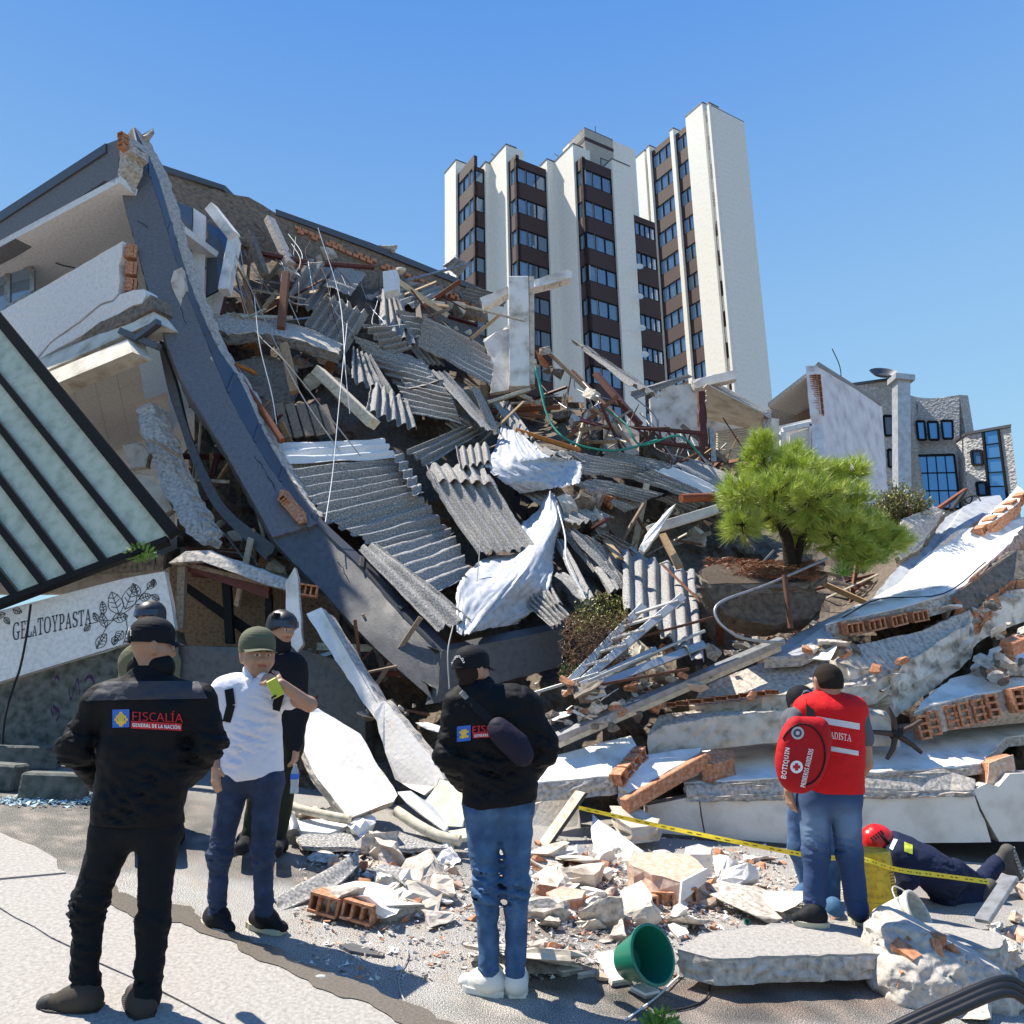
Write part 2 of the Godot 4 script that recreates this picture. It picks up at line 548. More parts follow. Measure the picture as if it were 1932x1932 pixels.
	var pan := [
		[[-700, 1490], [-60, 1560], [0, 1577], [62, 1602], [106, 1627], [108, 1645], [125, 1652], [0, 1664], [-200, 1686], [-700, 1740]],
		[[-700, 1746], [-200, 1690], [0, 1668], [125, 1656], [150, 1660], [193, 1680], [215, 1698], [259, 1728], [300, 1732], [346, 1738], [443, 1780], [530, 1822], [602, 1852], [680, 1892], [760, 1945], [800, 2020], [560, 2020], [390, 1921], [310, 1880], [200, 1832], [95, 1775], [0, 1718], [-200, 1700], [-700, 1756]],
		[[-700, 1764], [-200, 1704], [0, 1722], [95, 1779], [200, 1836], [310, 1884], [390, 1925], [555, 2024], [600, 2300], [-900, 2300]]]
	for pl in pan:
		struct("pavement", flat_sheet(flat_poly(pl, 0.0, 0.15, 0.02), 0.022, 0.03), "pavement")
	var wm := mat("wet_gutter", lin(.46, .42, .37), .3, M["pavement"].albedo_texture, 1.4, nnrm(0.1, 35, 3.0, 3), .5)
	wm.metallic_specular = .6
	var wp := [[150, 1650], [205, 1672], [262, 1712], [350, 1722], [450, 1768], [540, 1806], [620, 1842], [720, 1880], [800, 1915], [900, 1960], [790, 1965], [700, 1908], [640, 1880], [590, 1872], [560, 1850], [500, 1832], [440, 1795], [380, 1770], [350, 1752], [300, 1748], [255, 1742], [210, 1712], [180, 1690]]
	var wo := struct("water", flat_sheet(flat_poly(wp, 0.0, 0.04, 0.07), 0.027, 0.0), "wet_gutter")
# ---------------------------------------------------------------- apartment tower
const TU := Vector2(.53, .848)       # plan direction: right and nearer
const TV := Vector2(.848, -.53)      # plan direction: right and farther
func plan_ray(x: float, y: float) -> Vector2:
	var d := ray(x, y)
	return Vector2(d.x / -d.z, -1)
func step_to(p: Vector2, dir: Vector2, x: float, y: float) -> Vector2:      # walk from p along dir until the pixel column x
	var r := plan_ray(x, y)
	# p + dir*s = r*t
	var det := dir.x * -r.y + r.x * dir.y
	var s := (-p.x * -r.y - r.x * p.y) / det
	return p + dir * s
func hgt(p: Vector2, x: float, y: float) -> float: return W(x, y, -p.y).y
func zq(zx: float) -> float: return 802.9 + zx * .3636
func zy(z: float) -> float: return 150.5 + z * .3636
func wall_v(m: Mb, a: Vector2, b: Vector2, y0: float, y1: float, thick := 0.5):      # a wall piece with thickness behind it
	var d := (b - a).normalized()
	var n := Vector2(d.y, -d.x)
	if n.y > 0: n = -n
	var p := []
	for y in [y0, y1]:
		for q in [a, b, b + n * thick, a + n * thick]: p.append(Vector3(q.x, y, q.y))
	m.hexa(p)
func wpart(t: Node3D, nm: String, mt: String, a: Vector2, b: Vector2, y0: float, y1: float, thick := 0.5):
	var m := Mb.new()
	wall_v(m, a, b, y0, y1, thick)
	obj(nm, m, mt, t)
func window_unit(t: Node3D, o: Vector3, a: Vector2, b: Vector2, y0: float, y1: float, panes: int, curt: int, dp := 1.2):
	var d := (b - a).normalized()
	var n := Vector2(d.y, -d.x)
	if n.y > 0: n = -n
	var L := (b - a).length()
	var at := func(s: float, y: float, k: float) -> Vector3: return Vector3(a.x + d.x * s + n.x * k, y, a.y + d.y * s + n.y * k) - o
	var f := Mb.new()
	var fr := .07
	var bar := func(s0, s1, h0, h1):
		var p := []
		for y in [h0, h1]:
			for q in [[s0, .0], [s1, .0], [s1, .22], [s0, .22]]: p.append(at.call(q[0], y, q[1]))
		f.hexa(p)
	bar.call(0.0, L, y0, y0 + fr); bar.call(0.0, L, y1 - fr, y1)
	for k in panes + 1:
		var s := lerpf(0, L - fr, k / float(panes))
		bar.call(s, s + fr, y0 + fr, y1 - fr)
	var w := obj("window", f, "frame_dark", t)
	for k in panes:
		var s0 := lerpf(0, L - fr, k / float(panes)) + fr
		var s1 := lerpf(0, L - fr, (k + 1) / float(panes))
		var gmb := Mb.new()
		gmb.quad(at.call(s0, y0 + fr, .12), at.call(s1, y0 + fr, .12), at.call(s1, y1 - fr, .12), at.call(s0, y1 - fr, .12))
		obj("pane", gmb, "glass", w)
	var back := Mb.new()
	back.quad(at.call(0.0, y0, dp), at.call(L, y0, dp), at.call(L, y1, dp), at.call(0.0, y1, dp))
	back.quad(at.call(0.0, y0, .3), at.call(L, y0, .3), at.call(L, y0, dp), at.call(0.0, y0, dp))
	back.quad(at.call(0.0, y1, .3), at.call(L, y1, .3), at.call(L, y1, dp), at.call(0.0, y1, dp))
	obj("room", back, "room", w)
	if curt > 0:
		var c := Mb.new()
		var c0 := 0.0 if curt != 2 else L * .5
		var c1 := L if curt == 1 else (L if curt == 2 else L * .45)
		var k := int((c1 - c0) / .12)
		var drop := y0 + .1 if curt < 4 else lerpf(y0, y1, .5)
		for i in k:
			var s0 := lerpf(c0, c1, i / float(k))
			var s1 := lerpf(c0, c1, (i + 1) / float(k))
			var h0 := .34 + .06 * (i % 2)
			var h1 := .34 + .06 * ((i + 1) % 2)
			c.quad(at.call(s0, drop, h0), at.call(s1, drop, h1), at.call(s1, y1, h1), at.call(s0, y1, h0))
		obj("curtain", c, "curtain", w)
func build_tower():
	mat("room", lin(.45, .43, .4), .9)
	var ry := zy(700)
	var s0 := W(zq(110), ry, 82.0)
	var o := Vector3(s0.x, 0, s0.z)
	var t := thing("apartment_tower", "tall apartment tower with cream fins and dark brown window bays behind the ruin", "apartment block", o)
	var p := Vector2(s0.x, s0.z)
	# outline of the left wing: [zoom column, direction, material kind, top y in zoom at start column]
	var wing := [[168, 0, "c", 490, 110], [255, 0, "b", 490, 165], [308, 1, "b", 463, 250], [345, 1, "c", 435, 303], [435, 0, "c", 437, 340], [475, 0, "b", 428, 428], [632, 1, "b", 404, 466], [680, 1, "c", 420, 610], [790, 0, "c", 440, 668], [825, 0, "b", 428, 778], [975, 1, "b", 403, 815], [1065, 1, "c", 420, 948]]
	var fl := 3.62
	var wtop := hgt(p, zq(165), zy(545)) + 0.0       # head of the top window row
	var pts := [p]
	for w in wing:
		var dir := TU if w[1] == 0 else TV
		var q := step_to(p, dir, zq(w[0]), ry)
		var top := hgt(p, zq(w[4]), zy(w[3]))
		var nn := Vector2(dir.y, -dir.x)
		if nn.y > 0: nn = -nn
		if w[2] == "c":
			var a := p - nn * .25
			var b := q - nn * .25
			wpart(t, "fin", "cream", Vector2(a.x - o.x, a.y - o.z), Vector2(b.x - o.x, b.y - o.z), 0, top, 2.2)
			wpart(t, "coping", "metal_dark", Vector2(a.x - o.x, a.y - o.z) - nn * .05 - dir * .05, Vector2(b.x - o.x, b.y - o.z) - nn * .05 + dir * .05, top, top + .12, 1.4)
		else:
			var L := (q - p).length()
			if w[1] == 0: wtop = top - 1.35
			var head := wtop
			var rows := 8
			wpart(t, "spandrel", "brown", Vector2(p.x - o.x, p.y - o.z), Vector2(q.x - o.x, q.y - o.z), head, top, .4)
			for k in rows:
				var y1 := head - k * fl
				var y0 := y1 - 1.86
				wpart(t, "spandrel", "brown", Vector2(p.x - o.x, p.y - o.z), Vector2(q.x - o.x, q.y - o.z), y0 - (fl - 1.86), y0, .4)
				window_unit(t, o, p, q, y0, y1, maxi(1, int(round(L / 1.25))), rng.randi_range(0, 5))
			wpart(t, "spandrel", "brown", Vector2(p.x - o.x, p.y - o.z), Vector2(q.x - o.x, q.y - o.z), 0, head - rows * fl, .4)
		p = q
		pts.append(p)
	# dark recess between the wings
	var rp := step_to(p - TU * .9, TV, zq(1056), ry)
	var rq := step_to(rp, TV, zq(1186), ry)
	var rtop := hgt(rp, zq(1070), zy(690))
	for k in 8:
		var y1 := rtop - .7 - k * fl
		wpart(t, "spandrel", "brown", Vector2(rp.x - o.x, rp.y - o.z), Vector2(rq.x - o.x, rq.y - o.z), y1 - fl, y1 - 1.6, .4)
		window_unit(t, o, rp, rq, y1 - 1.6, y1, 5, rng.randi_range(0, 1) * 4)
	wpart(t, "spandrel", "brown", Vector2(rp.x - o.x, rp.y - o.z), Vector2(rq.x - o.x, rq.y - o.z), rtop - .7, rtop, .4)
	wpart(t, "spandrel", "brown", Vector2(rp.x - o.x, rp.y - o.z), Vector2(rq.x - o.x, rq.y - o.z), 0, rtop - .7 - 8 * fl, .4)
	var sp := p - TU * 9.0
	wpart(t, "fin", "cream", Vector2(p.x - o.x, p.y - o.z), Vector2(sp.x - o.x, sp.y - o.z), 0, hgt(p, zq(1040), zy(445)), .4)
	# right wing
	var e0 := W(zq(1120), ry, 89.0)
	p = Vector2(e0.x, e0.z)
	var right := [[1168, 0, "c", 410, 1113], [1180, 0, "b", 440, 1150], [1196, 0, "c", 360, 1160], [1310, 0, "b", 372, 1180], [1329, 0, "c", 272, 1283], [1400, 0, "b", 285, 1305], [1497, 0, "c", 200, 1367], [1521, 0, "n", 185, 1470], [1533, 0, "c", 135, 1482]]
	var whead := -1.0
	for w in right:
		var q := step_to(p, TU, zq(w[0]), ry)
		var top := hgt(p, zq(w[4]), zy(w[3]))
		var a := Vector2(p.x - o.x, p.y - o.z)
		var b := Vector2(q.x - o.x, q.y - o.z)
		var nn := Vector2(TU.y, -TU.x)
		if nn.y > 0: nn = -nn
		if w[2] == "c":
			wpart(t, "fin", "cream", a - nn * .35, b - nn * .35, 0, top, 2.5)
			wpart(t, "coping", "metal_dark", a - nn * .4 - TU * .06, b - nn * .4 + TU * .06, top, top + .12, 1.6)
		else:
			var hh := 1.95
			var y1 := top - (.75 if w[2] == "b" else 1.0)
			wpart(t, "spandrel", "brown", a, b, y1, top, .4)
			for k in 11:
				var yy := y1 - k * fl
				wpart(t, "spandrel", "brown", a, b, yy - fl, yy - hh, .4)
				window_unit(t, o, p, q, yy - hh, yy, maxi(1, int(round((q - p).length() / 1.3))), rng.randi_range(0, 5) if w[2] == "b" else 0, 1.2 if w[2] == "b" else .3)
			wpart(t, "spandrel", "brown", a, b, 0, y1 - 11 * fl, .4)
		p = q
	p += TU * .04
	var hq := step_to(p, TV, zq(1702), ry)
	var htop := hgt(p, zq(1485), zy(135))
	wpart(t, "fin", "cream", Vector2(p.x - o.x, p.y - o.z), Vector2(hq.x - o.x, hq.y - o.z), 0, htop, 3.0)
	wpart(t, "coping", "metal_dark", Vector2(p.x - o.x, p.y - o.z), Vector2(hq.x - o.x, hq.y - o.z), htop, htop + .12, .5)
	# machine room above the left wing
	var mp := step_to(pts[8] + Vector2(-4, -10), TU, zq(826), zy(300))
	var my := hgt(mp, zq(820), zy(250))
	var base := my - 9.0
	var mk := func(zx0: float, zx1: float, y0: float, top: float, dep: float):
		var a := step_to(mp, TU, zq(zx0), zy(300))
		var b := step_to(mp, TU, zq(zx1), zy(300))
		wpart(t, "fin", "cream", Vector2(a.x - o.x, a.y - o.z), Vector2(b.x - o.x, b.y - o.z), y0, top, dep)
	mk.call(745, 826, base, my, 7.0)
	mk.call(625, 745, base, my - .5, 5.0)
	mk.call(583, 625, base, my, 5.0)
	mk.call(540, 583, base, my - 2.0, 5.0)
	var me := step_to(mp, TV, zq(972), zy(330))
	wpart(t, "fin", "cream", Vector2(mp.x - o.x, mp.y - o.z), Vector2(me.x - o.x, me.y - o.z), base, my - .001, 4.0)
	var md := (me - mp).normalized()
	var nn2 := Vector2(-md.y, md.x)
	if nn2.y < 0: nn2 = -nn2
	var a2 := mp + nn2 * .05
	var band := Mb.new()
	wall_v(band, Vector2(a2.x - o.x, a2.y - o.z), Vector2(a2.x - o.x, a2.y - o.z) + md * (me - mp).length(), my - 1.5, my - 1.1, .3)
	var lv := mp + Vector2(-TU.y, TU.x) * .05
	var bu := Vector2(mp.x - o.x, mp.y - o.z) + Vector2(-TU.y, TU.x).abs() * Vector2(-.05, .05)
	wall_v(band, bu - TU * (mp - step_to(mp, TU, zq(745), zy(300))).length(), bu, my - 1.5, my - 1.1, .3)
	obj("roof_band", band, "brown", t)
	window_unit(t, o, mp + md * 2.0 + nn2 * .03, mp + md * 3.9 + nn2 * .03, my - 4.3, my - 2.9, 1, 0)
	wpart(t, "coping", "metal_dark", Vector2(mp.x - o.x, mp.y - o.z), Vector2(me.x - o.x, me.y - o.z), my, my + .12, 4.0)
	# roof railings and a mast
	var rail := Mb.new()
	for k in 2:
		var ra: Vector2 = pts[[4, 8][k]]
		var y: float = hgt(ra, PX(Vector3(ra.x, 40, ra.y)).x, 290)
		rail.tube([Vector3(ra.x - o.x, y, ra.y - o.z), Vector3(ra.x - o.x + 2.5, y, ra.y - o.z - 2.2)], .04)
	rail.tube([Vector3(me.x - o.x - 1.8, my, me.y - o.z - .5), Vector3(me.x - o.x - 1.8, my + 2.2, me.y - o.z - .5)], .06)
	obj("railing", rail, "metal_dark", t)
	# satellite dishes / alarm horns on the recess wall
	for k in 4:
		var h := Mb.new()
		h.lathe(Vector3.ZERO, Basis(Vector3.RIGHT, PI * .4), [[.03, 0], [.1, .1], [.42, .3]], 12)
		var d := obj("dish", h, "white_clean", t)
		var dp := W(zq([1108, 1120, 1135, 1108][k]), zy([1135, 1298, 1435, 980][k]), -rp.y - 2.0)
		d.position = dp - o
# ---------------------------------------------------------------- the half-standing corner building on the left
func onp(x: float, y: float, pl: Plane) -> Vector3:
	var d := ray(x, y)
	return pl.intersects_ray(CO, d)
func pts_on(px: Array, pl: Plane) -> Array:
	var o := []
	for p in px: o.append(onp(p[0], p[1], pl))
	return o
func part_slab(t: Node3D, called: String, poly: Array, down: Vector3, mt: String, jag := 0.0, core := ""):
	var r := ragged(poly, .12, jag, 0) if jag > 0 else poly
	var h := Node3D.new()
	slab_part(t, called, r, down, mt, jag)
func slab_part(t: Node3D, called: String, r: Array, down: Vector3, mt: String, jag: float):
	var o := t.position
	var nrm := Vector3.ZERO
	for i in r.size(): nrm += (r[i] - r[0]).cross(r[(i + 1) % r.size()] - r[0])
	nrm = nrm.normalized()
	var ax := nrm.cross(Vector3(.3, .1, .9)).normalized()
	var ay := nrm.cross(ax)
	var p2 := PackedVector2Array()
	for p in r: p2.append(Vector2((p - o).dot(ax), (p - o).dot(ay)))
	var idx := Geometry2D.triangulate_polygon(p2)
	var f := Mb.new()
	for i in range(0, idx.size(), 3):
		var q := [r[idx[i]] - o, r[idx[i + 1]] - o, r[idx[i + 2]] - o]
		if (q[2] - q[0]).cross(q[1] - q[0]).dot(down) > 0: q = [q[0], q[2], q[1]]
		f.tri(q[0], q[1], q[2]); f.tri(q[0] + down, q[2] + down, q[1] + down)
	for i in r.size():
		var j := (i + 1) % r.size()
		var a: Vector3 = r[i] - o
		var b: Vector3 = r[j] - o
		var am := a + down * .5 + Vector3(rnd(-jag, jag), rnd(-jag, jag), rnd(-jag, jag))
		var bm := b + down * .5
		if jag <= 0: f.quad(a, b, b + down, a + down)
		else:
			f.quad(a, b, bm, am); f.quad(am, bm, b + down, a + down)
	obj(called, f, mt, t)
func build_left():
	var base := W(230, 1330, 10.5)
	var t := thing("corner_building", "half collapsed white corner building with grey roof parapet and balcony at left", "building", base)
	var fp := Plane(W(0, 430, 11.7), W(230, 300, 10.4), W(230, 300, 10.4) + Vector3.UP)
	var inw := -fp.normal if fp.normal.z > 0 else fp.normal      # pointing into the building
	var bigx := -420
	# roof parapet
	part_slab(t, "roof_parapet", pts_on([[bigx, 690], [0, 468], [91, 411], [180, 352], [196, 341], [216, 345], [222, 328], [224, 300], [228, 285], [226, 262], [199, 272], [100, 335], [0, 402], [bigx, 650]], fp), inw * .28, "slate", 0.0)
	part_slab(t, "parapet_flashing", pts_on([[bigx, 665], [0, 417], [199, 287], [199, 270], [0, 399], [bigx, 640]], Plane(fp.normal, fp.d + (.03 if fp.normal.z > 0 else -.03))), inw * .36, "metal_dark")
	part_slab(t, "broken_beam_end", pts_on([[226, 262], [232, 254], [243, 256], [248, 270], [248, 285], [238, 292], [236, 310], [226, 330], [222, 345], [222, 328], [226, 300]], Plane(fp.normal, fp.d)), inw * .3, "concrete", 0.015)
	for k in 3:
		var b := Basis(Vector3.UP, atan2(inw.x, inw.z) + PI)
		hollow_brick(t, onp(238, 262 + k * 10, fp) - inw * .02 - base, b, Vector3(.11, .07, .2), 1, 1)
	# balcony ceiling, back walls
	var c1 := onp(bigx, 690, fp)
	var c2 := onp(225, 345, fp)
	part_slab(t, "balcony_ceiling", [c1, c2, c2 + inw * 2.4 + Vector3(-.35, 0, 0), c1 + inw * 3.2], Vector3(0, .12, 0), "white_clean")
	var w1 := onp(-300, 640, fp) + inw * 3.1
	var w2 := onp(225, 345, fp) + inw * 2.4 + Vector3(-.4, 0, 0)
	part_slab(t, "balcony_wall", [w1, w2, w2 - Vector3(0, 3.6, 0), w1 - Vector3(0, 3.6, 0)], inw * .2, "white_clean")
	var p1 := W(5, 492, 12.6)
	var p2 := W(30, 462, 11.9)
	part_slab(t, "balcony_pier", [W(-60, 500, 12.8), p1, W(60, 490, 13.2), W(60, 600, 13.2), p1 - Vector3(0, 1.4, 0), W(-60, 640, 12.8)], inw * .5, "white_clean")
	# sliding windows of the balcony
	var wp := Plane(W(0, 520, 12.5), W(75, 520, 12.2), W(75, 620, 12.2))
	for r in [[[-40, 500], [14, 492], [14, 585], [-40, 615]], [[17, 490], [62, 510], [62, 552], [17, 580]]]:
		var q := pts_on(r, wp)
		var f := Mb.new()
		for i in 4: f.beam(q[i] - base, q[(i + 1) % 4] - base, .06, .07)
		var w := obj("window", f, "metal_grey", t)
		var gm := Mb.new()
		gm.quad(q[0] - base, q[1] - base, q[2] - base, q[3] - base)
		obj("pane", gm, "glass", w)
	# cable along the ceiling and a lamp
	tubes("ceiling_cable", "thin dark cable hanging under the balcony ceiling", "cable", [[26, 458, 12.6], [50, 470, 12.4], [75, 480, 12.4], [110, 498, 12.2], [140, 505, 12.0]], .012, "black")
	# balcony front wall with its torn end
	var bp := Plane(W(0, 620, 11.7), W(230, 520, 10.4), W(230, 520, 10.4) + Vector3(0, 1, .06))
	part_slab(t, "balcony_front", pts_on([[bigx, 820], [0, 588], [100, 531], [231, 455], [230, 480], [224, 500], [226, 530], [222, 554], [212, 566], [190, 572], [150, 606], [112, 632], [95, 645], [69, 676], [0, 712], [bigx, 910]], bp), inw * .2, "white_clean", .008)
	part_slab(t, "balcony_front", pts_on([[226, 556], [250, 548], [272, 546], [275, 556], [268, 572], [250, 576], [230, 588], [212, 602], [190, 606], [172, 620], [156, 632], [80, 674], [72, 678], [97, 647], [114, 635], [152, 609], [192, 576], [214, 569]], Plane(bp.normal, bp.d)), inw * .22, "white_clean", .008)
	for k in 3:
		var b := Basis(Vector3.UP, atan2(inw.x, inw.z) + PI * .75)
		hollow_brick(t, onp(236, 470 + k * 32, bp) + inw * .1 - base, b, Vector3(.12, .2, .16), 1, 3)
	part_slab(t, "torn_slab_edge", pts_on([[156, 634], [190, 608], [230, 590], [268, 574], [284, 556], [288, 580], [250, 606], [210, 622], [175, 640], [150, 648]], Plane(bp.normal, bp.d)), inw * .5, "concrete_dark", .02)
	# floor beams under the balcony
	var lp := Plane(W(0, 720, 11.4), W(290, 600, 10.1), W(290, 600, 10.1) + Vector3(0, 1, -.5))
	part_slab(t, "edge_beam", pts_on([[-200, 830], [69, 680], [200, 625], [290, 588], [292, 606], [200, 648], [80, 702], [-200, 860]], lp), inw * .4, "beige")
	part_slab(t, "edge_beam", pts_on([[-200, 870], [82, 706], [240, 640], [250, 664], [110, 722], [-200, 900]], Plane(lp.normal, lp.d)), inw * .3, "beige")
	# suspended ceiling, tile by tile
	var c00 := W(95, 735, 11.0)
	var c10 := W(305, 668, 10.2)
	var c01 := W(150, 905, 15.7)
	var c11 := W(330, 850, 14.2)
	for i in 5:
		for j in 6:
			var q := []
			for s in [[i, j], [i + 1, j], [i + 1, j + 1], [i, j + 1]]:
				var u: float = s[0] / 5.0
				var v: float = s[1] / 6.0
				q.append(c00.lerp(c10, u).lerp(c01.lerp(c11, u), v))
			var cc: Vector3 = (q[0] + q[1] + q[2] + q[3]) / 4
			var m := Mb.new()
			var pp := []
			for h in [0.0, .02]:
				for k in 4: pp.append(cc + (q[k] - cc) * .985 + Vector3(0, h, 0) - base)
			m.hexa(pp)
			if not (i == 4 and j < 2): obj("ceiling_tile", m, "white_clean", t)
	# interior walls on the first floor
	part_slab(t, "inner_wall", [W(-300, 780, 16.0), W(330, 780, 14.4), W(330, 1120, 14.4), W(-300, 1120, 16)], Vector3(0, 0, -.2), "beige")
	part_slab(t, "floor_slab", [W(-200, 1085, 10.2), W(310, 1045, 9.6), W(400, 1010, 13.8), W(-300, 1040, 15)], Vector3(0, -.2, 0), "concrete_dark", .01)
	part_slab(t, "inner_wall", [W(-300, 600, 15.5), W(262, 500, 13.8), W(262, 800, 13.8), W(-300, 800, 15.5)], Vector3(0, 0, -.2), "beige")
	# dark steel bracket under the balcony
	var bl := ["long dark steel bracket running right under the torn balcony edge", "short upright steel bracket stub under the torn balcony edge", "slanted steel bracket rising towards the fallen parapet band"]
	var bi := 0
	for s in [[[228, 625, 10.3], [300, 655, 10.1]], [[246, 645, 10.3], [240, 672, 10.3]], [[258, 640, 10.2], [300, 608, 10.0]]]:
		plank("steel_bracket", bl[bi], "bracket", s[0], s[1], .09, .09, "metal_dark", "steel brackets under balcony")
		bi += 1
	# glass canopy that tipped over
	var gp := Plane(W(330, 1008, 8.9), W(22, 1130, 8.75), W(0, 605, 9.8))
	var gt := thing("glass_canopy", "tilted glass canopy with dark steel bars above the white sign", "glass roof", W(150, 1083, 8.85))
	var go := gt.position
	var bars := [[[-60, 530], [330, 1008]], [[-60, 638], [262, 1036]], [[-60, 728], [199, 1061]], [[-60, 822], [140, 1086]], [[-60, 917], [87, 1104]], [[-60, 1006], [34, 1126]]]
	var nrm := gp.normal if gp.normal.z > 0 else -gp.normal
	for k in bars.size():
		var a := onp(bars[k][0][0], bars[k][0][1], gp)
		var b := onp(bars[k][1][0], bars[k][1][1], gp)
		var m := Mb.new()
		m.beam(a - go, b - go, .14 if k == 0 else .085, .1, nrm, .006)
		obj("bar", m, "frame_dark", gt)
		if k < bars.size() - 1:
			var c := onp(bars[k + 1][1][0], bars[k + 1][1][1], gp)
			var d := onp(bars[k + 1][0][0], bars[k + 1][0][1], gp)
			var pm := Mb.new()
			pm.hexa([a - go - nrm * .012, b - go - nrm * .012, c - go - nrm * .012, d - go - nrm * .012, a - go, b - go, c - go, d - go])
			obj("pane", pm, "glass_dusty", gt)
	var bm := Mb.new()
	bm.beam(onp(-80, 1170, gp) - go, onp(318, 1020, gp) - go, .09, .1, nrm, .006)
	obj("sill_bar", bm, "frame_dark", gt)
	# white sign
	var sp := Plane(W(0, 1220, 8.9), W(320, 1130, 9.0), W(320, 1130, 9.0) + Vector3.UP)
	var si := -sp.normal if sp.normal.z > 0 else sp.normal
	var st := thing("shop_sign", "long white shop sign with dark lettering and leaf drawing under the glass canopy", "sign", onp(150, 1240, sp))
	part_slab(st, "board", pts_on([[-250, 1225], [0, 1152], [150, 1113], [232, 1092], [262, 1086], [310, 1078], [322, 1135], [330, 1186], [0, 1286], [-250, 1365]], sp), si * .12, "white_clean")
	var ln := Mb.new()
	var so := st.position
	var face := Plane(sp.normal, sp.d + (.004 if sp.normal.z > 0 else -.004))
	# lettering, laid along the slanting baseline
	var bx := 24.0
	var word := "GELATOYPASTA"
	var wid := [15, 11, 11, 10, 12, 15, 13, 12, 14, 11, 12, 14]
	for i in word.length():
		var tm := TextMesh.new()
		tm.text = word[i]; tm.font_size = 64; tm.pixel_size = .01; tm.depth = 0.02
		var sf := SystemFont.new()
		sf.font_names = PackedStringArray(["Droid Serif"])
		tm.font = sf
		var small := .62 if i == 3 else 1.0
		var by := 1209.0 - (bx - 24) * .215
		var ht: float = (34.0 - bx * .03) * small
		var ar := tm.surface_get_arrays(0)
		var vv: PackedVector3Array = ar[Mesh.ARRAY_VERTEX]
		var lo := Vector2(1e9, 1e9)
		var hi := Vector2(-1e9, -1e9)
		for q in vv:
			lo = lo.min(Vector2(q.x, q.y)); hi = hi.max(Vector2(q.x, q.y))
		var idx: PackedInt32Array = ar[Mesh.ARRAY_INDEX]
		var lm := Mb.new()
		var mp := func(q: Vector3) -> Vector3:
			var u := (q.x - lo.x) / (hi.x - lo.x)
			var v := (q.y - lo.y) / (hi.y - lo.y)
			var x: float = bx + u * wid[i] * .86
			return onp(x, by - u * wid[i] * .2 - v * ht, face) - so - si * (q.z + .01) * .1
		for k in range(0, idx.size(), 3):
			lm.tri(mp.call(vv[idx[k]]), mp.call(vv[idx[k + 1]]), mp.call(vv[idx[k + 2]]))
		obj("letter", lm, "ink", st)
		bx += wid[i]
	# botanical line drawing
	var stroke := func(px: Array):
		var q := []
		for k in px.size() * 5: q.append(onp(crv(px, k / (px.size() * 5.0 - 1)).x, crv(px, k / (px.size() * 5.0 - 1)).y, face) - so)
		ln.tube(q, .0035, .0035, 4, false)
	var leaf := func(x: float, y: float, a: float, L: float, w: float):
		var d := Vector2(cos(a), sin(a))
		var n := Vector2(-d.y, d.x)
		var o := Vector2(x, y)
		stroke.call([o, o + d * L * .35 + n * w, o + d * L * .75 + n * w * .7, o + d * L])
		stroke.call([o, o + d * L * .35 - n * w, o + d * L * .75 - n * w * .7, o + d * L])
		stroke.call([o, o + d * L * .95])
		for s in [.3, .5, .7]: stroke.call([o + d * L * s, o + d * L * (s + .12) + n * w * .7]); stroke.call([o + d * L * s, o + d * L * (s + .12) - n * w * .7])
	stroke.call([Vector2(182, 1222), Vector2(200, 1185), Vector2(220, 1165), Vector2(244, 1150), Vector2(262, 1130), Vector2(280, 1108)])
	stroke.call([Vector2(168, 1178), Vector2(190, 1172), Vector2(212, 1170)])
	stroke.call([Vector2(236, 1160), Vector2(240, 1190), Vector2(232, 1215)])
	for l in [[182, 1224, -1.0, 34, 9], [200, 1185, -1.9, 30, 7], [196, 1160, -1.7, 26, 6], [212, 1168, -.2, 30, 9], [225, 1160, -1.9, 46, 14], [236, 1150, -1.2, 50, 13], [238, 1190, .9, 26, 8], [232, 1190, 2.2, 24, 8], [262, 1130, -.3, 24, 7], [262, 1126, -2.0, 28, 8], [278, 1112, -.9, 22, 6], [286, 1122, .6, 18, 5], [290, 1108, -1.6, 16, 5], [170, 1180, 2.4, 16, 5], [184, 1172, -2.0, 18, 5], [218, 1200, 1.8, 18, 6], [10, 1158, 2.9, 26, 6], [24, 1150, .3, 18, 6], [8, 1165, .9, 16, 5]]:
		leaf.call(l[0], l[1], l[2], l[3], l[4])
	obj("leaf_drawing", ln, "ink", st)
	# cable with a bulb hanging in front of the sign
	tubes("hanging_cable", "dark cable with a lamp holder hanging in front of the sign", "cable", [[58, 1140, 8.7], [50, 1200, 8.75], [38, 1260, 8.75], [27, 1292, 8.75], [10, 1350, 8.6], [2, 1430, 8.5]], .012, "black")
	# dark plinth wall
	var wl := thing("plinth_wall", "dark stained concrete plinth wall with purple graffiti under the white sign", "wall", W(200, 1440, 9.1))
	var pl2 := Plane(W(0, 1330, 9.05), W(330, 1300, 9.12), W(330, 1300, 9.12) + Vector3.UP)
	part_slab(wl, "wall_face", pts_on([[-260, 1372], [0, 1290], [330, 1190], [336, 1216], [336, 1560], [0, 1500], [-260, 1560]], pl2), si * .3, "plinth", .006)
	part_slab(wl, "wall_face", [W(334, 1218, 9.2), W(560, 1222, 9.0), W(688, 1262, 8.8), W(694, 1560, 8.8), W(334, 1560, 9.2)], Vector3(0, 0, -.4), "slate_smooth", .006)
	var gr := Mb.new()
	var pf := Plane(pl2.normal, pl2.d + (.005 if pl2.normal.z > 0 else -.005))
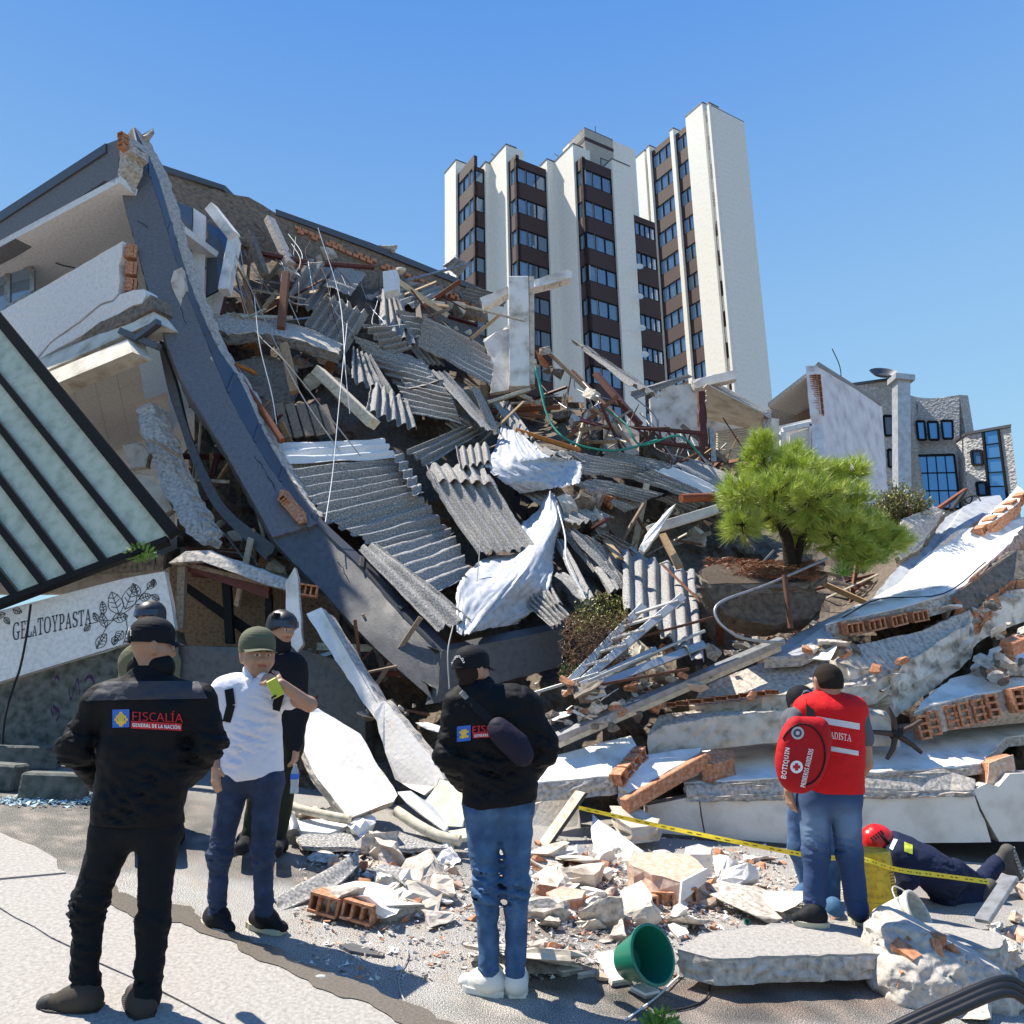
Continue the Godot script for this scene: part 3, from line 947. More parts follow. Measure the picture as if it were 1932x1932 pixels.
	for s in [[[100, 1350], [96, 1330], [104, 1280], [112, 1282], [110, 1300]], [[100, 1332], [112, 1345], [106, 1360]], [[130, 1300], [134, 1320], [146, 1282], [150, 1312]], [[158, 1310], [160, 1285], [170, 1276], [178, 1290], [172, 1310]]]:
		var q := []
		for k in 16: q.append(onp(crv(s.map(func(p): return Vector2(p[0], p[1])), k / 15.0).x, crv(s.map(func(p): return Vector2(p[0], p[1])), k / 15.0).y, pf) - wl.position)
		for k in 15:
			var up := Vector3(0, .022, 0)
			gr.quad(q[k] - up, q[k + 1] - up, q[k + 1] + up, q[k] + up)
	obj("graffiti", gr, "purple", wl)
func left_materials():
	var gd := mat("glass_dusty", Color(.84, .85, .79, .86), .4, ntex([Color(.78, .8, .77), Color(.93, .95, .92), Color(1, 1, 1)], .012, 41, 512, 5), .8)
	gd.metallic_specular = .25
	gd.transparency = BaseMaterial3D.TRANSPARENCY_ALPHA
	mat("ink", lin(.03, .035, .04), .8)
	mat("plinth", lin(.16, .165, .16), .85, ntex([Color(.45, .47, .45), Color(.8, .82, .8), Color(1, 1, 1)], .015, 42, 512, 5), .9, nnrm(.05, 43, 4.0), .5)
	mat("purple", lin(.08, .02, .12), .8, M["plinth"].albedo_texture, 4.0)
# ---------------------------------------------------------------- the collapsed roof
var RC := [[300, 480, 12.5], [450, 420, 13.8], [700, 480, 15.5], [900, 560, 17.5], [560, 560, 13.2], [650, 620, 13.2], [800, 650, 13.6], [400, 620, 12.2], [450, 800, 11.4], [600, 820, 11.2], [560, 700, 12.2], [700, 950, 10.5], [850, 800, 12.2], [1000, 760, 14.5], [900, 960, 10.8], [1000, 900, 11.6], [1200, 850, 13.2], [1350, 800, 15.5], [1450, 850, 15], [1100, 1000, 11], [1250, 1000, 12.8], [1400, 1050, 12.8], [1330, 985, 13.3], [1450, 960, 13.6], [1550, 1000, 13.2], [1500, 1080, 12.0], [1000, 1150, 9.7], [870, 1230, 9.0], [1100, 1200, 9.4], [1300, 1200, 9.7], [1500, 1150, 10.2], [1600, 1050, 12.0], [1700, 950, 12.3], [1900, 930, 12.5], [1900, 1050, 10.8], [1700, 1150, 9.7], [1550, 1250, 9.0], [1300, 1280, 8.8], [1100, 1320, 8.5], [1900, 1200, 9.6], [1900, 1350, 9.0], [1650, 1420, 8.6], [1300, 1450, 8.4], [1100, 1450, 8.0], [900, 1400, 8.4], [700, 1300, 8.9], [600, 1200, 9.6], [450, 1100, 9.9], [450, 1000, 10.4], [330, 850, 11], [350, 1200, 9.6], [600, 1450, 8.0], [1930, 1560, 8.3], [1200, 1560, 7.9], [700, 1560, 7.5], [545, 900, 10.6], [640, 1040, 9.8], [780, 1160, 9.2], [840, 1220, 8.75], [1050, 1180, 9.1]]
func R(x: float, y: float) -> float:
	var s := 0.0
	var w := 0.0
	for c in RC:
		var d: float = (x - c[0]) * (x - c[0]) + (y - c[1]) * (y - c[1]) + 900.0
		var k := 1.0 / (d * d)
		s += c[2] * k; w += k
	return s / w
func P(x: float, y: float, dr := 0.0) -> Vector3: return W(x, y, R(x, y) + dr)
var SHEET_N := 0
# corners [x,y,dr] A,B,C,D; crests run A->B and D->C
func sheet(a: Array, b: Array, c: Array, d: Array, waves: float, label: String, mt := "sheet", amp := .026, mid := 0.0, len_n := 14, jag := .05):
	var q := []
	for p in [a, b, c, d]: q.append(P(p[0], p[1], p[2] if p.size() > 2 else 0.0))
	var o: Vector3 = (q[0] + q[1] + q[2] + q[3]) * .25
	for i in 4: q[i] -= o
	var sag: Vector3 = (q[0] + q[1]) * .5 + Vector3(0, mid, 0)
	var sag2: Vector3 = (q[2] + q[3]) * .5 + Vector3(0, mid, 0)
	var mb := Mb.new()
	var ph := rnd(0, TAU)
	var sd := rnd(0, 100)
	var fnl := fn
	var amp2 := amp * rnd(1.1, 1.35)
	var kw := waves * TAU
	var dsp := func(u: float, v: float, p: Vector3) -> float:
		return amp2 * sin(v * kw + ph) + .035 * fnl.get_noise_2d(u * 1.1 + sd, v * 1.5) + .008 * fnl.get_noise_2d(u * 6 + sd, v * 4)
	grid_sheet(mb, [[q[0], sag, q[1]], [q[3], sag2, q[2]]], len_n, int(waves * 8), .009, dsp, jag)
	var m := obj("corrugated_sheet", mb, mt)
	m.position = o
	tag(m, label, "roof sheet", "corrugated roof sheets of the fallen roof")
	SHEET_N += 1
	return m
func build_mound():
	# rough heap that carries everything; one mass of crushed concrete, earth and board
	var sil := PackedVector2Array()
	for p in [[300, 420], [330, 390], [420, 400], [600, 460], [850, 560], [905, 610], [1000, 745], [1080, 745], [1200, 800], [1330, 845], [1450, 880], [1560, 960], [1640, 1000], [1760, 1000], [1850, 985], [2150, 960], [2150, 1620], [1150, 1640], [900, 1600], [700, 1590], [560, 1560], [520, 1420], [480, 1260], [330, 1240], [330, 1000], [360, 800], [330, 620]]: sil.append(Vector2(p[0], p[1]))
	var mb := Mb.new()
	var st := 11
	var pts := {}
	for j in range(385, 1640, st):
		for i in range(290, 2160, st):
			var x := float(i)
			var y := float(j)
			if Geometry2D.is_point_in_polygon(Vector2(x, y), sil):
				var n := fn.get_noise_2d(x * .008, y * .008) * .3 + fn.get_noise_2d(x * .025, y * .025) * .14
				pts[Vector2i(i, j)] = W(x, y, R(minf(x, 1932), y) + .75 + n + rnd(-.04, .04))
	for k in pts:
		var a = pts[k]
		if pts.has(k + Vector2i(st, 0)) and pts.has(k + Vector2i(0, st)) and pts.has(k + Vector2i(st, st)):
			mb.quad(a, pts[k + Vector2i(st, 0)], pts[k + Vector2i(st, st)], pts[k + Vector2i(0, st)])
	var m := obj("rubble_heap", mb, "mound")
	tag(m, "heap of crushed concrete and earth under the fallen roof", "rubble")
	m.set_meta("kind", "stuff")
func build_fascia():
	var up := [[262, 282, 10.9], [296, 367, 10.8], [327, 473, 10.7], [358, 564, 10.6], [395, 655, 10.5], [440, 762, 10.35], [489, 848, 10.2], [536, 919, 10.0], [600, 990, 9.75], [688, 1077, 9.4], [756, 1152, 9.0], [833, 1228, 8.55]]
	var lo := [[223, 335, 10.75], [235, 395, 10.65], [256, 465, 10.55], [275, 538, 10.45], [301, 618, 10.35], [338, 712, 10.2], [400, 815, 10.05], [452, 905, 9.9], [512, 1015, 9.6], [600, 1108, 9.25], [700, 1215, 8.85], [823, 1327, 8.42]]
	var cop := [[252, 238, 11.15], [296, 330, 11.1], [335, 460, 11.0], [363, 546, 10.9], [408, 650, 10.8], [455, 722, 10.7], [499, 818, 10.5], [543, 894, 10.3], [602, 974, 10.0], [690, 1058, 9.65], [770, 1146, 9.25], [846, 1216, 8.75]]
	var t := thing("parapet_band", "long curved slate grey roof parapet sagging from the corner down to the ground", "parapet", W(823, 1327, 8.5))
	var o := t.position
	var u := wrow(up).map(func(p): return p - o)
	var l := wrow(lo).map(func(p): return p - o)
	var c := wrow(cop).map(func(p): return p - o)
	var face := func(i0: int, i1: int, mt: String, th: float, lift: float, nm: String, lowf: float):
		var mb := Mb.new()
		var uu := u.slice(i0, i1 + 1)
		var ll := l.slice(i0, i1 + 1)
		for k in ll.size(): ll[k] = uu[k].lerp(ll[k], lowf) + Vector3(0, 0, lift)
		for k in uu.size(): uu[k] += Vector3(0, 0, lift)
		var nz := func(a: float, b: float, p: Vector3) -> float: return .012 * fn.get_noise_3d(p.x * 2.2, p.y * 2.2, p.z * 2.2) + .006 * fn.get_noise_3d(p.x * 9, p.y * 9, p.z * 9)
		grid_sheet(mb, [uu, ll], (i1 - i0) * 10, 12, th, nz, .03)
		obj(nm, mb, mt, t)
	face.call(0, 11, "slate_smooth", .14, -.03, "lower_band", 1.0)
	face.call(0, 8, "slate", .05, .02, "textured_render", .96)
	var cb := Mb.new()
	grid_sheet(cb, [c, u], 90, 3, .03, null, 0.0)
	obj("coping", cb, "metal_dark", t)
	# coping joints, raised laps every metre or so
	for k in 10:
		var s := .06 + k * .094
		var a: Vector3 = crv(c, s)
		var b: Vector3 = crv(u, s)
		var jm := Mb.new()
		jm.beam(a + Vector3(0, .012, .012), b + Vector3(0, .012, .012), .05, .012, (b - a).cross(crv(u, s + .01) - b))
		obj("coping_lap", jm, "metal_dark", t)
	# concrete core showing behind the coping on the steep part
	var k2 := Mb.new()
	var back := []
	for i in 9: back.append(c[i] + Vector3(.12 - i * .004, .0, -.25))
	grid_sheet(k2, [back, c.slice(0, 9)], 80, 5, .2, func(a: float, b: float, p: Vector3): return .05 * fn.get_noise_3d(p.x * 6, p.y * 6, p.z * 6), .06)
	obj("concrete_core", k2, "concrete", t)
	# second band that hangs under the first one
	var ib := Mb.new()
	var i0 := wrow([[300, 640, 10.6], [330, 720, 10.5], [352, 800, 10.4], [385, 880, 10.25], [430, 960, 10.05], [520, 1030, 9.75]]).map(func(p): return p - o)
	var i1 := wrow([[302, 668, 10.6], [318, 740, 10.5], [338, 800, 10.4], [366, 880, 10.25], [408, 962, 10.05], [505, 1060, 9.75]]).map(func(p): return p - o)
	grid_sheet(ib, [i0, i1], 40, 4, .1, null, .02)
	obj("inner_band", ib, "slate_smooth", t)
	# short return at the lower corner
	var rt := Mb.new()
	var ru := wrow([[833, 1228, 8.55], [950, 1208, 9.0], [1068, 1184, 9.45]]).map(func(p): return p - o)
	var rl := wrow([[823, 1327, 8.42], [880, 1308, 8.75], [960, 1284, 9.0], [1062, 1256, 9.35]]).map(func(p): return p - o)
	grid_sheet(rt, [ru, rl], 24, 6, .16, func(a: float, b: float, p: Vector3): return .01 * fn.get_noise_3d(p.x * 2.5, p.y * 2.5, p.z * 2.5), .02)
	obj("return_band", rt, "slate_smooth", t)
	var rc := Mb.new()
	var rcp := wrow([[846, 1216, 8.75], [950, 1194, 9.15], [1068, 1172, 9.6]]).map(func(p): return p - o)
	grid_sheet(rc, [rcp, ru], 16, 2, .03)
	obj("return_coping", rc, "metal_dark", t)
	fascia_cracks(t)
	# broken plaster patches that show brick
	for b in [[[346, 508], [352, 545], [344, 580], [334, 560], [325, 535], [331, 515]], [[402, 676], [412, 712], [404, 720], [392, 705], [388, 690]]]:
		var q := []
		for p in b: q.append(W(p[0], p[1], lerpf(10.62, 10.45, (p[1] - 500) / 250.0)) + Vector3(0, 0, .06))
		part_slab(t, "torn_patch", q, Vector3(0, 0, -.12), "plaster_grey", .012)
	for k in 5:
		hollow_brick(t, W(538 + k * 8, 945 + k * 10, 9.84) + Vector3(0, 0, .05) - o, Basis(Vector3.UP, .2).rotated(Vector3.BACK, -.8), Vector3(.12, .1, .12), 2, 1)
	part_slab(t, "torn_patch", [W(530, 925, 9.9), W(545, 928, 9.9), W(575, 965, 9.72), W(578, 985, 9.66), W(566, 990, 9.66), W(545, 965, 9.74), W(528, 940, 9.85)].map(func(p): return p + Vector3(0, 0, .045)), Vector3(0, 0, -.1), "brick", .012)
func fascia_cracks(t: Node3D):
	for c in [[[298, 600, 10.4], [330, 612, 10.48], [352, 640, 10.5]], [[344, 585, 10.54], [360, 640, 10.5], [372, 690, 10.45]], [[470, 850, 10.2], [500, 885, 10.06], [528, 935, 9.95]], [[575, 985, 9.75], [592, 1015, 9.68]], [[262, 420, 10.66], [290, 440, 10.7]], [[640, 1060, 9.5], [668, 1110, 9.35]], [[420, 800, 10.25], [450, 840, 10.2], [440, 870, 10.1]]]:
		crack(t, c, .006, .05)
func crack(t: Node3D, px: Array, w: float, lift := .004):
	# a jagged open crack: a thin dark gap following the surface
	var m := Mb.new()
	var q := []
	for i in px.size() - 1:
		var a := W3(px[i])
		var b := W3(px[i + 1])
		var n := maxi(2, int((b - a).length() / .06))
		for k in n: q.append(a.lerp(b, k / float(n)) + Vector3(rnd(-.015, .015), rnd(-.015, .015), lift) - t.position)
	for i in q.size() - 1:
		var d: Vector3 = (q[i + 1] - q[i]).normalized()
		var s: Vector3 = d.cross(Vector3.BACK).normalized() * w * rnd(.4, 1.2)
		m.quad(q[i] - s, q[i + 1] - s * .8, q[i + 1] + s * .8, q[i] + s)
	obj("crack", m, "black", t)
func build_sheets():
	# the ordered field beside the parapet
	sheet([509, 836, -.1], [722, 826, -.1], [748, 860, -.1], [530, 873, -.1], 3, "white translucent corrugated sheet at the top of the ordered rows by the parapet", "sheet_white", .028)
	sheet([527, 868, 0], [752, 852, 0], [790, 938, 0], [616, 986, 0], 7, "large dark corrugated sheet in ordered rows just below the white one", "sheet_dark", .034, 0, 18)
	sheet([606, 978, 0], [783, 922, .1], [856, 1010, .05], [724, 1044, 0], 5, "dark corrugated sheet in the middle of the ordered rows by the parapet", "sheet_dark", .034)
	sheet([712, 1036, -.05], [848, 996, .1], [893, 1082, .05], [822, 1118, -.05], 5, "lowest dark corrugated sheet of the ordered rows by the parapet", "sheet_dark", .032)
	sheet([742, 860, -.15], [760, 856, -.15], [800, 930, -.15], [782, 936, -.15], 5, "narrow weathered strip of corrugated sheet at the right end of the ordered rows", "sheet", .02, 0, 4)
	# big loose sheets around it
	sheet([803, 892, -.35], [904, 1046, -.45], [1012, 1037, -.45], [925, 900, -.3], 5.5, "large light grey corrugated sheet lying steeply in the centre of the heap", "sheet", .032, -.03, 20)
	sheet([800, 878, -.3], [818, 905, -.4], [925, 912, -.35], [912, 882, -.3], 5, "short stained overlap piece above the large central corrugated sheet", "sheet", .028, 0, 5)
	sheet([674, 1037, -.3], [823, 1190, -.3], [889, 1170, -.3], [710, 1026, -.3], 2.5, "long light corrugated strip sliding down along the grey parapet", "sheet", .035, .02, 22)
	sheet([765, 852, -.35], [880, 803, -.2], [914, 815, -.2], [808, 880, -.35], 3, "dark corrugated sheet tilted up left of the white membrane", "sheet_dark", .036)
	sheet([542, 556, -.1], [583, 487, -.1], [664, 530, -.1], [612, 604, -.1], 5, "topmost corrugated sheet with five bold ridges near the broken timber", "sheet", .045)
	sheet([574, 614, -.25], [618, 556, -.2], [696, 590, -.2], [650, 668, -.25], 5.5, "second corrugated sheet below the topmost one, ridges sloping left", "sheet", .045)
	sheet([719, 548, -.1], [716, 612, -.15], [790, 660, -.15], [757, 568, -.1], 4, "corrugated sheet with upright ridges right of the topmost sheets", "sheet", .042)
	sheet([685, 612, -.3], [728, 612, -.3], [778, 658, -.3], [734, 672, -.3], 5, "dark corrugated sheet with level ridges under the upright ridged one", "sheet_dark", .04)
	sheet([746, 585, -.1], [806, 596, 0], [812, 640, 0], [775, 640, -.1], 4, "small dark corrugated sheet wedged behind the upright ridged one", "sheet_dark", .035)
	sheet([800, 594, -.4], [934, 662, -.4], [926, 728, -.4], [788, 652, -.4], 6, "big dark corrugated sheet hanging left of the white pillar", "sheet_dark", .03, 0, 16)
	sheet([665, 658, -.45], [662, 718, -.5], [748, 748, -.5], [700, 676, -.45], 4.5, "light corrugated sheet with upright scalloped edge above the dark gap", "sheet", .042)
	sheet([700, 720, -.5], [690, 772, -.55], [786, 812, -.55], [770, 758, -.5], 5, "second light scalloped sheet below the first above the dark gap", "sheet", .042)
	sheet([664, 636, -.2], [800, 682, -.2], [850, 745, -.2], [742, 722, -.2], 6, "wide dark corrugated sheet with long ridges in the middle of the slope", "sheet_dark", .03, 0, 16)
	sheet([745, 722, -.3], [850, 745, -.3], [872, 800, -.3], [775, 782, -.3], 5, "dark corrugated sheet with long ridges above the tilted dark one", "sheet_dark", .03, 0, 16)
	sheet([755, 716, -.5], [822, 702, -.45], [838, 720, -.45], [770, 736, -.5], 2, "small pale curved piece of sheet lying across the dark ridges", "sheet", .03)
	sheet([814, 700, -.7], [906, 808, -.7], [948, 822, -.65], [842, 702, -.65], 2.5, "long light strip of corrugated sheet pointing down to the white membrane", "sheet", .022, 0, 18)
	sheet([888, 728, -.75], [924, 806, -.75], [944, 818, -.75], [906, 738, -.75], 1.5, "short light strip beside the long one above the white membrane", "sheet", .02)
	sheet([860, 848, -.5], [866, 884, -.55], [928, 872, -.5], [922, 836, -.45], 4.5, "small corrugated piece with wavy edge above the central sheet", "sheet", .03, 0, 5)
	sheet([985, 842, -.3], [1034, 892, -.35], [1064, 884, -.3], [1012, 836, -.3], 3, "narrow corrugated piece lying right of the upper white membrane", "sheet", .022)
	sheet([945, 825, -.35], [975, 875, -.4], [990, 868, -.4], [962, 815, -.35], 2, "narrow bent strip of sheet on the upper white membrane", "sheet", .02)
	sheet([977, 927, -.2], [1082, 992, -.3], [1160, 976, -.2], [1040, 918, -.1], 6, "broad corrugated sheet right of the membrane peak", "sheet", .024, 0, 16)
	sheet([1074, 850, -.1], [1238, 884, -.1], [1214, 906, -.2], [1094, 892, -.2], 6, "long corrugated sheet with scalloped lower edge behind the membrane", "sheet", .022, 0, 16)
	sheet([1058, 912, -.3], [1206, 948, -.4], [1252, 932, -.3], [1130, 906, -.2], 5, "corrugated sheet right of the membrane lying almost flat", "sheet", .02, 0, 16)
	sheet([1150, 850, .1], [1318, 884, 0], [1250, 896, -.1], [1130, 868, 0], 6, "farthest long corrugated sheet below the timber truss", "sheet", .022, 0, 16)
	sheet([1184, 900, -.4], [1290, 936, -.5], [1330, 932, -.5], [1232, 886, -.4], 4, "corrugated sheet left of the bright white roof strip", "sheet", .024)
	sheet([1228, 888, -.42], [1326, 933, -.52], [1368, 928, -.5], [1275, 882, -.42], 3, "bright white roof strip between grey corrugated sheets near the pine", "sheet_white", .022)
	sheet([1268, 876, -.3], [1368, 926, -.4], [1398, 908, -.35], [1318, 868, -.25], 4, "corrugated sheet right of the bright white strip touching the pine", "sheet", .022)
	sheet([1074, 1002, -.3], [1174, 1110, -.35], [1178, 1068, -.3], [1120, 1016, -.25], 4, "stained corrugated sheet right of the lower membrane", "sheet", .028)
	sheet([1046, 1022, -.3], [1100, 1132, -.4], [1122, 1130, -.4], [1062, 1018, -.3], 2, "narrow dark strip of sheet beside the lower membrane ridge", "sheet_dark", .02)
	sheet([1174, 1038, -.6], [1178, 1150, -.7], [1326, 1256, -.7], [1310, 1078, -.6], 5.5, "tall upright corrugated sheet leaning beside the brown bush", "sheet", .03, 0, 18)
	sheet([1046, 1088, -.3], [1110, 1142, -.35], [1128, 1132, -.3], [1066, 1080, -.3], 3, "small stained corrugated piece above the brown bush", "sheet", .024)
	sheet([990, 1140, -.2], [1040, 1186, -.2], [1076, 1166, -.2], [1024, 1110, -.2], 5, "corrugated sheet tucked behind the short parapet return", "sheet", .024)
	sheet([1100, 1040, -.15], [1150, 1120, -.2], [1176, 1110, -.2], [1140, 1030, -.1], 3, "light grey corrugated sheet behind the stained one", "sheet", .024)
	sheet([690, 560, .3], [770, 530, .3], [870, 545, .4], [790, 580, .3], 5, "pale corrugated sheet high up near the blue white box", "sheet", .03)
	sheet([880, 540, -.3], [960, 560, -.3], [950, 580, -.3], [870, 565, -.3], 4, "small pale corrugated piece left of the white pillar head", "sheet", .03)
	sheet([1075, 640, .6], [1190, 725, .2], [1245, 752, .2], [1110, 655, .6], 3.5, "rusty brown corrugated strip hanging behind the green wires", "sheet_dark", .035, 0, 18)
	sheet([1185, 738, 1.2], [1300, 706, 1.2], [1310, 712, 1.4], [1200, 752, 1.2], 2, "flat corrugated eave strip left of the broken concrete beam", "sheet", .02)
	sheet([835, 500, .3], [858, 482, .3], [882, 498, .3], [862, 520, .3], 3, "dark curled roof scrap standing at the ridge end", "sheet_dark", .05)
	var ex := [[1056, 1000, 1120, 1080, 1140, 1066, 1084, 996, 3, "grey corrugated sheet half buried right of the membrane peak"], [1000, 1095, 1040, 1150, 1060, 1140, 1030, 1085, 3, "small corrugated piece under the membrane's right edge"], [1120, 1012, 1176, 1050, 1186, 1030, 1140, 1000, 3, "short corrugated piece above the upright sheet"], [610, 540, 660, 560, 690, 520, 640, 498, 5, "pale corrugated sheet behind the topmost sheets"], [760, 640, 800, 690, 840, 690, 812, 640, 4, "dark corrugated piece left of the big hanging sheet"], [840, 800, 880, 830, 910, 812, 872, 786, 4, "small dark corrugated piece above the tilted dark sheet"], [1000, 880, 1080, 905, 1100, 895, 1040, 872, 4, "thin corrugated strip under the upper membrane"], [930, 760, 985, 830, 1010, 830, 960, 758, 3, "grey corrugated strip right of the long light strip"], [1100, 925, 1180, 965, 1210, 955, 1150, 920, 4, "corrugated sheet in the shade below the flat sheets"], [1240, 940, 1300, 965, 1330, 950, 1280, 932, 4, "curled corrugated edge under the bright white strip"]]
	for e in ex: sheet([e[0], e[1], -.1], [e[2], e[3], -.15], [e[4], e[5], -.15], [e[6], e[7], -.1], e[8], e[9], "sheet_dark" if "dark" in e[9] or "shade" in e[9] else "sheet", .026)
	for k in 9:
		var x := 700 + k * 22
		sheet([1010 + k * 34, 850 + k * 5, -.2], [1034 + k * 34, 862 + k * 6, -.25], [1050 + k * 34, 858 + k * 6, -.25], [1028 + k * 34, 846 + k * 5, -.2], 2, "small loose shard of corrugated sheet along the back edge of the flat sheets", "sheet", .02, 0, 4, .2)
	# white waterproofing membrane
	var mem := func(rows: Array, label: String):
		var rr := []
		for r in rows: rr.append(r.map(func(p): return P(p[0], p[1], p[2])))
		var o: Vector3 = rr[0][0]
		for r in rr:
			for k in r.size(): r[k] -= o
		var mb := Mb.new()
		grid_sheet(mb, rr, 90, 44, .005, func(a: float, b: float, p: Vector3): return .045 * (.4 - absf(fn.get_noise_2d(a * 1.6 + 7, b * 4.2))) + .022 * (.4 - absf(fn.get_noise_2d(a * 3.3 + b * 2, b * 9 - a))) + .012 * (.4 - absf(fn.get_noise_2d(a * 7 - b * 3, b * 16 + a * 4))) + .004 * fn.get_noise_3d(p.x * 6, p.y * 6, p.z * 6), .06)
		var m := obj("roof_membrane", mb, "membrane")
		m.position = o
		tag(m, label, "membrane", "white roof membranes")
	mem.call([[[985, 985, -.2], [975, 1040, -.15], [915, 1050, -.2], [866, 1100, -.25], [860, 1188, -.3]], [[1010, 965, -.35], [1000, 1030, -.25], [945, 1065, -.25], [890, 1125, -.3], [868, 1194, -.35]], [[1034, 930, -.55], [1024, 990, -.5], [985, 1058, -.5], [930, 1125, -.5], [880, 1197, -.42]], [[1044, 932, -.5], [1050, 985, -.52], [1006, 1066, -.52], [952, 1132, -.5], [892, 1194, -.42]], [[1058, 960, -.3], [1052, 1010, -.28], [1024, 1085, -.3], [985, 1140, -.28], [930, 1186, -.3]], [[1062, 985, -.15], [1046, 1030, -.15], [1040, 1098, -.2], [1020, 1140, -.2], [975, 1178, -.25]]], "crumpled white membrane with a peaked ridge running down to the parapet corner")
	mem.call([[[948, 800, -.4], [930, 850, -.4], [912, 872, -.45], [945, 905, -.45], [982, 932, -.45]], [[966, 800, -.45], [985, 850, -.5], [1000, 878, -.5], [1030, 900, -.5], [1040, 922, -.5]], [[980, 815, -.4], [1030, 855, -.45], [1060, 866, -.45], [1096, 872, -.45], [1094, 912, -.45]]], "upper white membrane lying over the sheets above the central one")
func pile_materials():
	mat("membrane", lin(.5, .515, .54), .5, ntex([Color(.72, .74, .78), Color(.95, .95, .96), Color(1, 1, 1)], .02, 51, 512, 5), 1.0, nnrm(.06, 52, 3.0, 4), .25)
# ---------------------------------------------------------------- pancaked floors on the right
func brick_row(t: Node3D, a: Array, b: Array, n: int, s: Vector3, cols: int, rows: int, tilt := 0.0):
	var pa := W3(a)
	var pb := W3(b)
	for k in n:
		var p := pa.lerp(pb, k / float(maxi(n - 1, 1)))
		var d := (pb - pa).normalized()
		var bs := Basis(d, Vector3.UP, d.cross(Vector3.UP)).orthonormalized().rotated(Vector3.RIGHT, tilt + rnd(-.06, .06)).rotated(d.cross(Vector3.UP).normalized(), rnd(-.05, .05))
		hollow_brick(t, p - t.position, bs, s * rnd(.94, 1.04), cols, rows)
func build_right():
	var dn := Vector3(0, -.2, -.02)
	var t := slab("roof_slab", "big bright white sloping slab with hollow bricks along its front edge", "slab", [[1557, 1178, 9.2], [1640, 1135, 9.9], [1690, 1106, 10.3], [1739, 1054, 10.9], [1807, 1001, 11.5], [1882, 982, 11.9], [2200, 945, 12.4], [2200, 990, 11.2], [1930, 992, 10.9], [1893, 1039, 10.3], [1852, 1073, 9.9], [1800, 1118, 9.5], [1720, 1140, 9.3], [1637, 1160, 9.15]], dn, "white", "concrete", .02)
	brick_row(t, [1606, 1184, 9.1], [1728, 1162, 9.27], 4, Vector3(.21, .13, .2), 3, 1, .15)
	slab("grey_slab", "smooth blue grey slab strip folded along the white sloping slab", "slab", [[1886, 934, 12.8], [1850, 938, 12.7], [1769, 984, 11.9], [1712, 1050, 11.0], [1655, 1115, 10.2], [1640, 1137, 9.98], [1690, 1110, 10.25], [1739, 1060, 10.85], [1795, 1008, 11.3], [1830, 990, 11.7], [1895, 950, 12.5]], Vector3(0, -.12, 0), "slab_blue", "concrete", .01)
	slab("grey_slab", "lower end of the blue grey slab strip in front of the tree pit", "slab", [[1440, 1240, 8.95], [1500, 1196, 9.5], [1620, 1140, 10.1], [1640, 1138, 9.95], [1557, 1180, 9.3], [1574, 1206, 9.05], [1508, 1236, 8.9]], Vector3(0, -.12, 0), "slab_blue", "concrete", .01)
	t = slab("slab_piece", "white slab piece with red brick edge pointing up at the right margin", "slab", [[1829, 1003, 11.5], [1860, 972, 11.8], [1900, 940, 12.2], [1920, 917, 12.5], [1931, 926, 12.3], [1918, 950, 11.9], [1880, 980, 11.5]], Vector3(0, -.18, -.02), "white", "brick", .015)
	brick_row(t, [1850, 1000, 11.45], [1925, 938, 12.12], 5, Vector3(.18, .12, .16), 2, 1)
	# curved edge beam
	var bt := thing("edge_beam", "long weathered white edge beam curving up to the right margin", "beam", W(1688, 1356, 8.7))
	var o := bt.position
	var up := wrow([[1678, 1265, 8.75], [1753, 1216, 9.1], [1831, 1161, 9.5], [1870, 1130, 9.75], [2200, 1035, 10.5]]).map(func(p): return p - o)
	var lo := wrow([[1688, 1356, 8.7], [1743, 1314, 9.0], [1824, 1250, 9.4], [1876, 1196, 9.7], [2200, 1075, 10.4]]).map(func(p): return p - o)
	var mb := Mb.new()
	grid_sheet(mb, [up, lo], 70, 16, .3, func(a: float, b: float, p: Vector3): return .03 * fn.get_noise_3d(p.x * 3, p.y * 3, p.z * 3) + .012 * fn.get_noise_3d(p.x * 14, p.y * 14, p.z * 14), .05)
	obj("face", mb, "white_worn", bt)
	var bk := []
	for p in up: bk.append(p + Vector3(.1, .06, -.8))
	var tb := Mb.new()
	grid_sheet(tb, [bk, up.map(func(p): return p + Vector3(0, .004, 0))], 60, 14, .12, func(a: float, b: float, p: Vector3): return .07 * fn.get_noise_3d(p.x * 4, p.y * 4, p.z * 4) + .03 * fn.get_noise_3d(p.x * 16, p.y * 16, p.z * 16), .05)
	obj("broken_top", tb, "concrete", bt)
	# rough masonry seam between the white slab and the edge beam
	slab("masonry_seam", "dark crushed masonry squeezed between white slab and curved edge beam", "masonry", [[1800, 1122, 9.4], [1856, 1076, 9.8], [1897, 1042, 10.2], [2200, 985, 10.9], [2200, 1030, 10.5], [1905, 1095, 9.9], [1862, 1130, 9.6], [1830, 1155, 9.4]], Vector3(0, -.3, -.1), "concrete_dark", "brick", .035, .06)
	slab("concrete_lip", "broken grey concrete lip under the brick edge of the white slab", "slab", [[1560, 1228, 8.95], [1640, 1212, 9.05], [1740, 1190, 9.15], [1830, 1150, 9.4], [1832, 1172, 9.3], [1755, 1222, 8.95], [1690, 1262, 8.72], [1600, 1262, 8.7]], Vector3(0, -.26, 0), "concrete", "white_worn", .03)
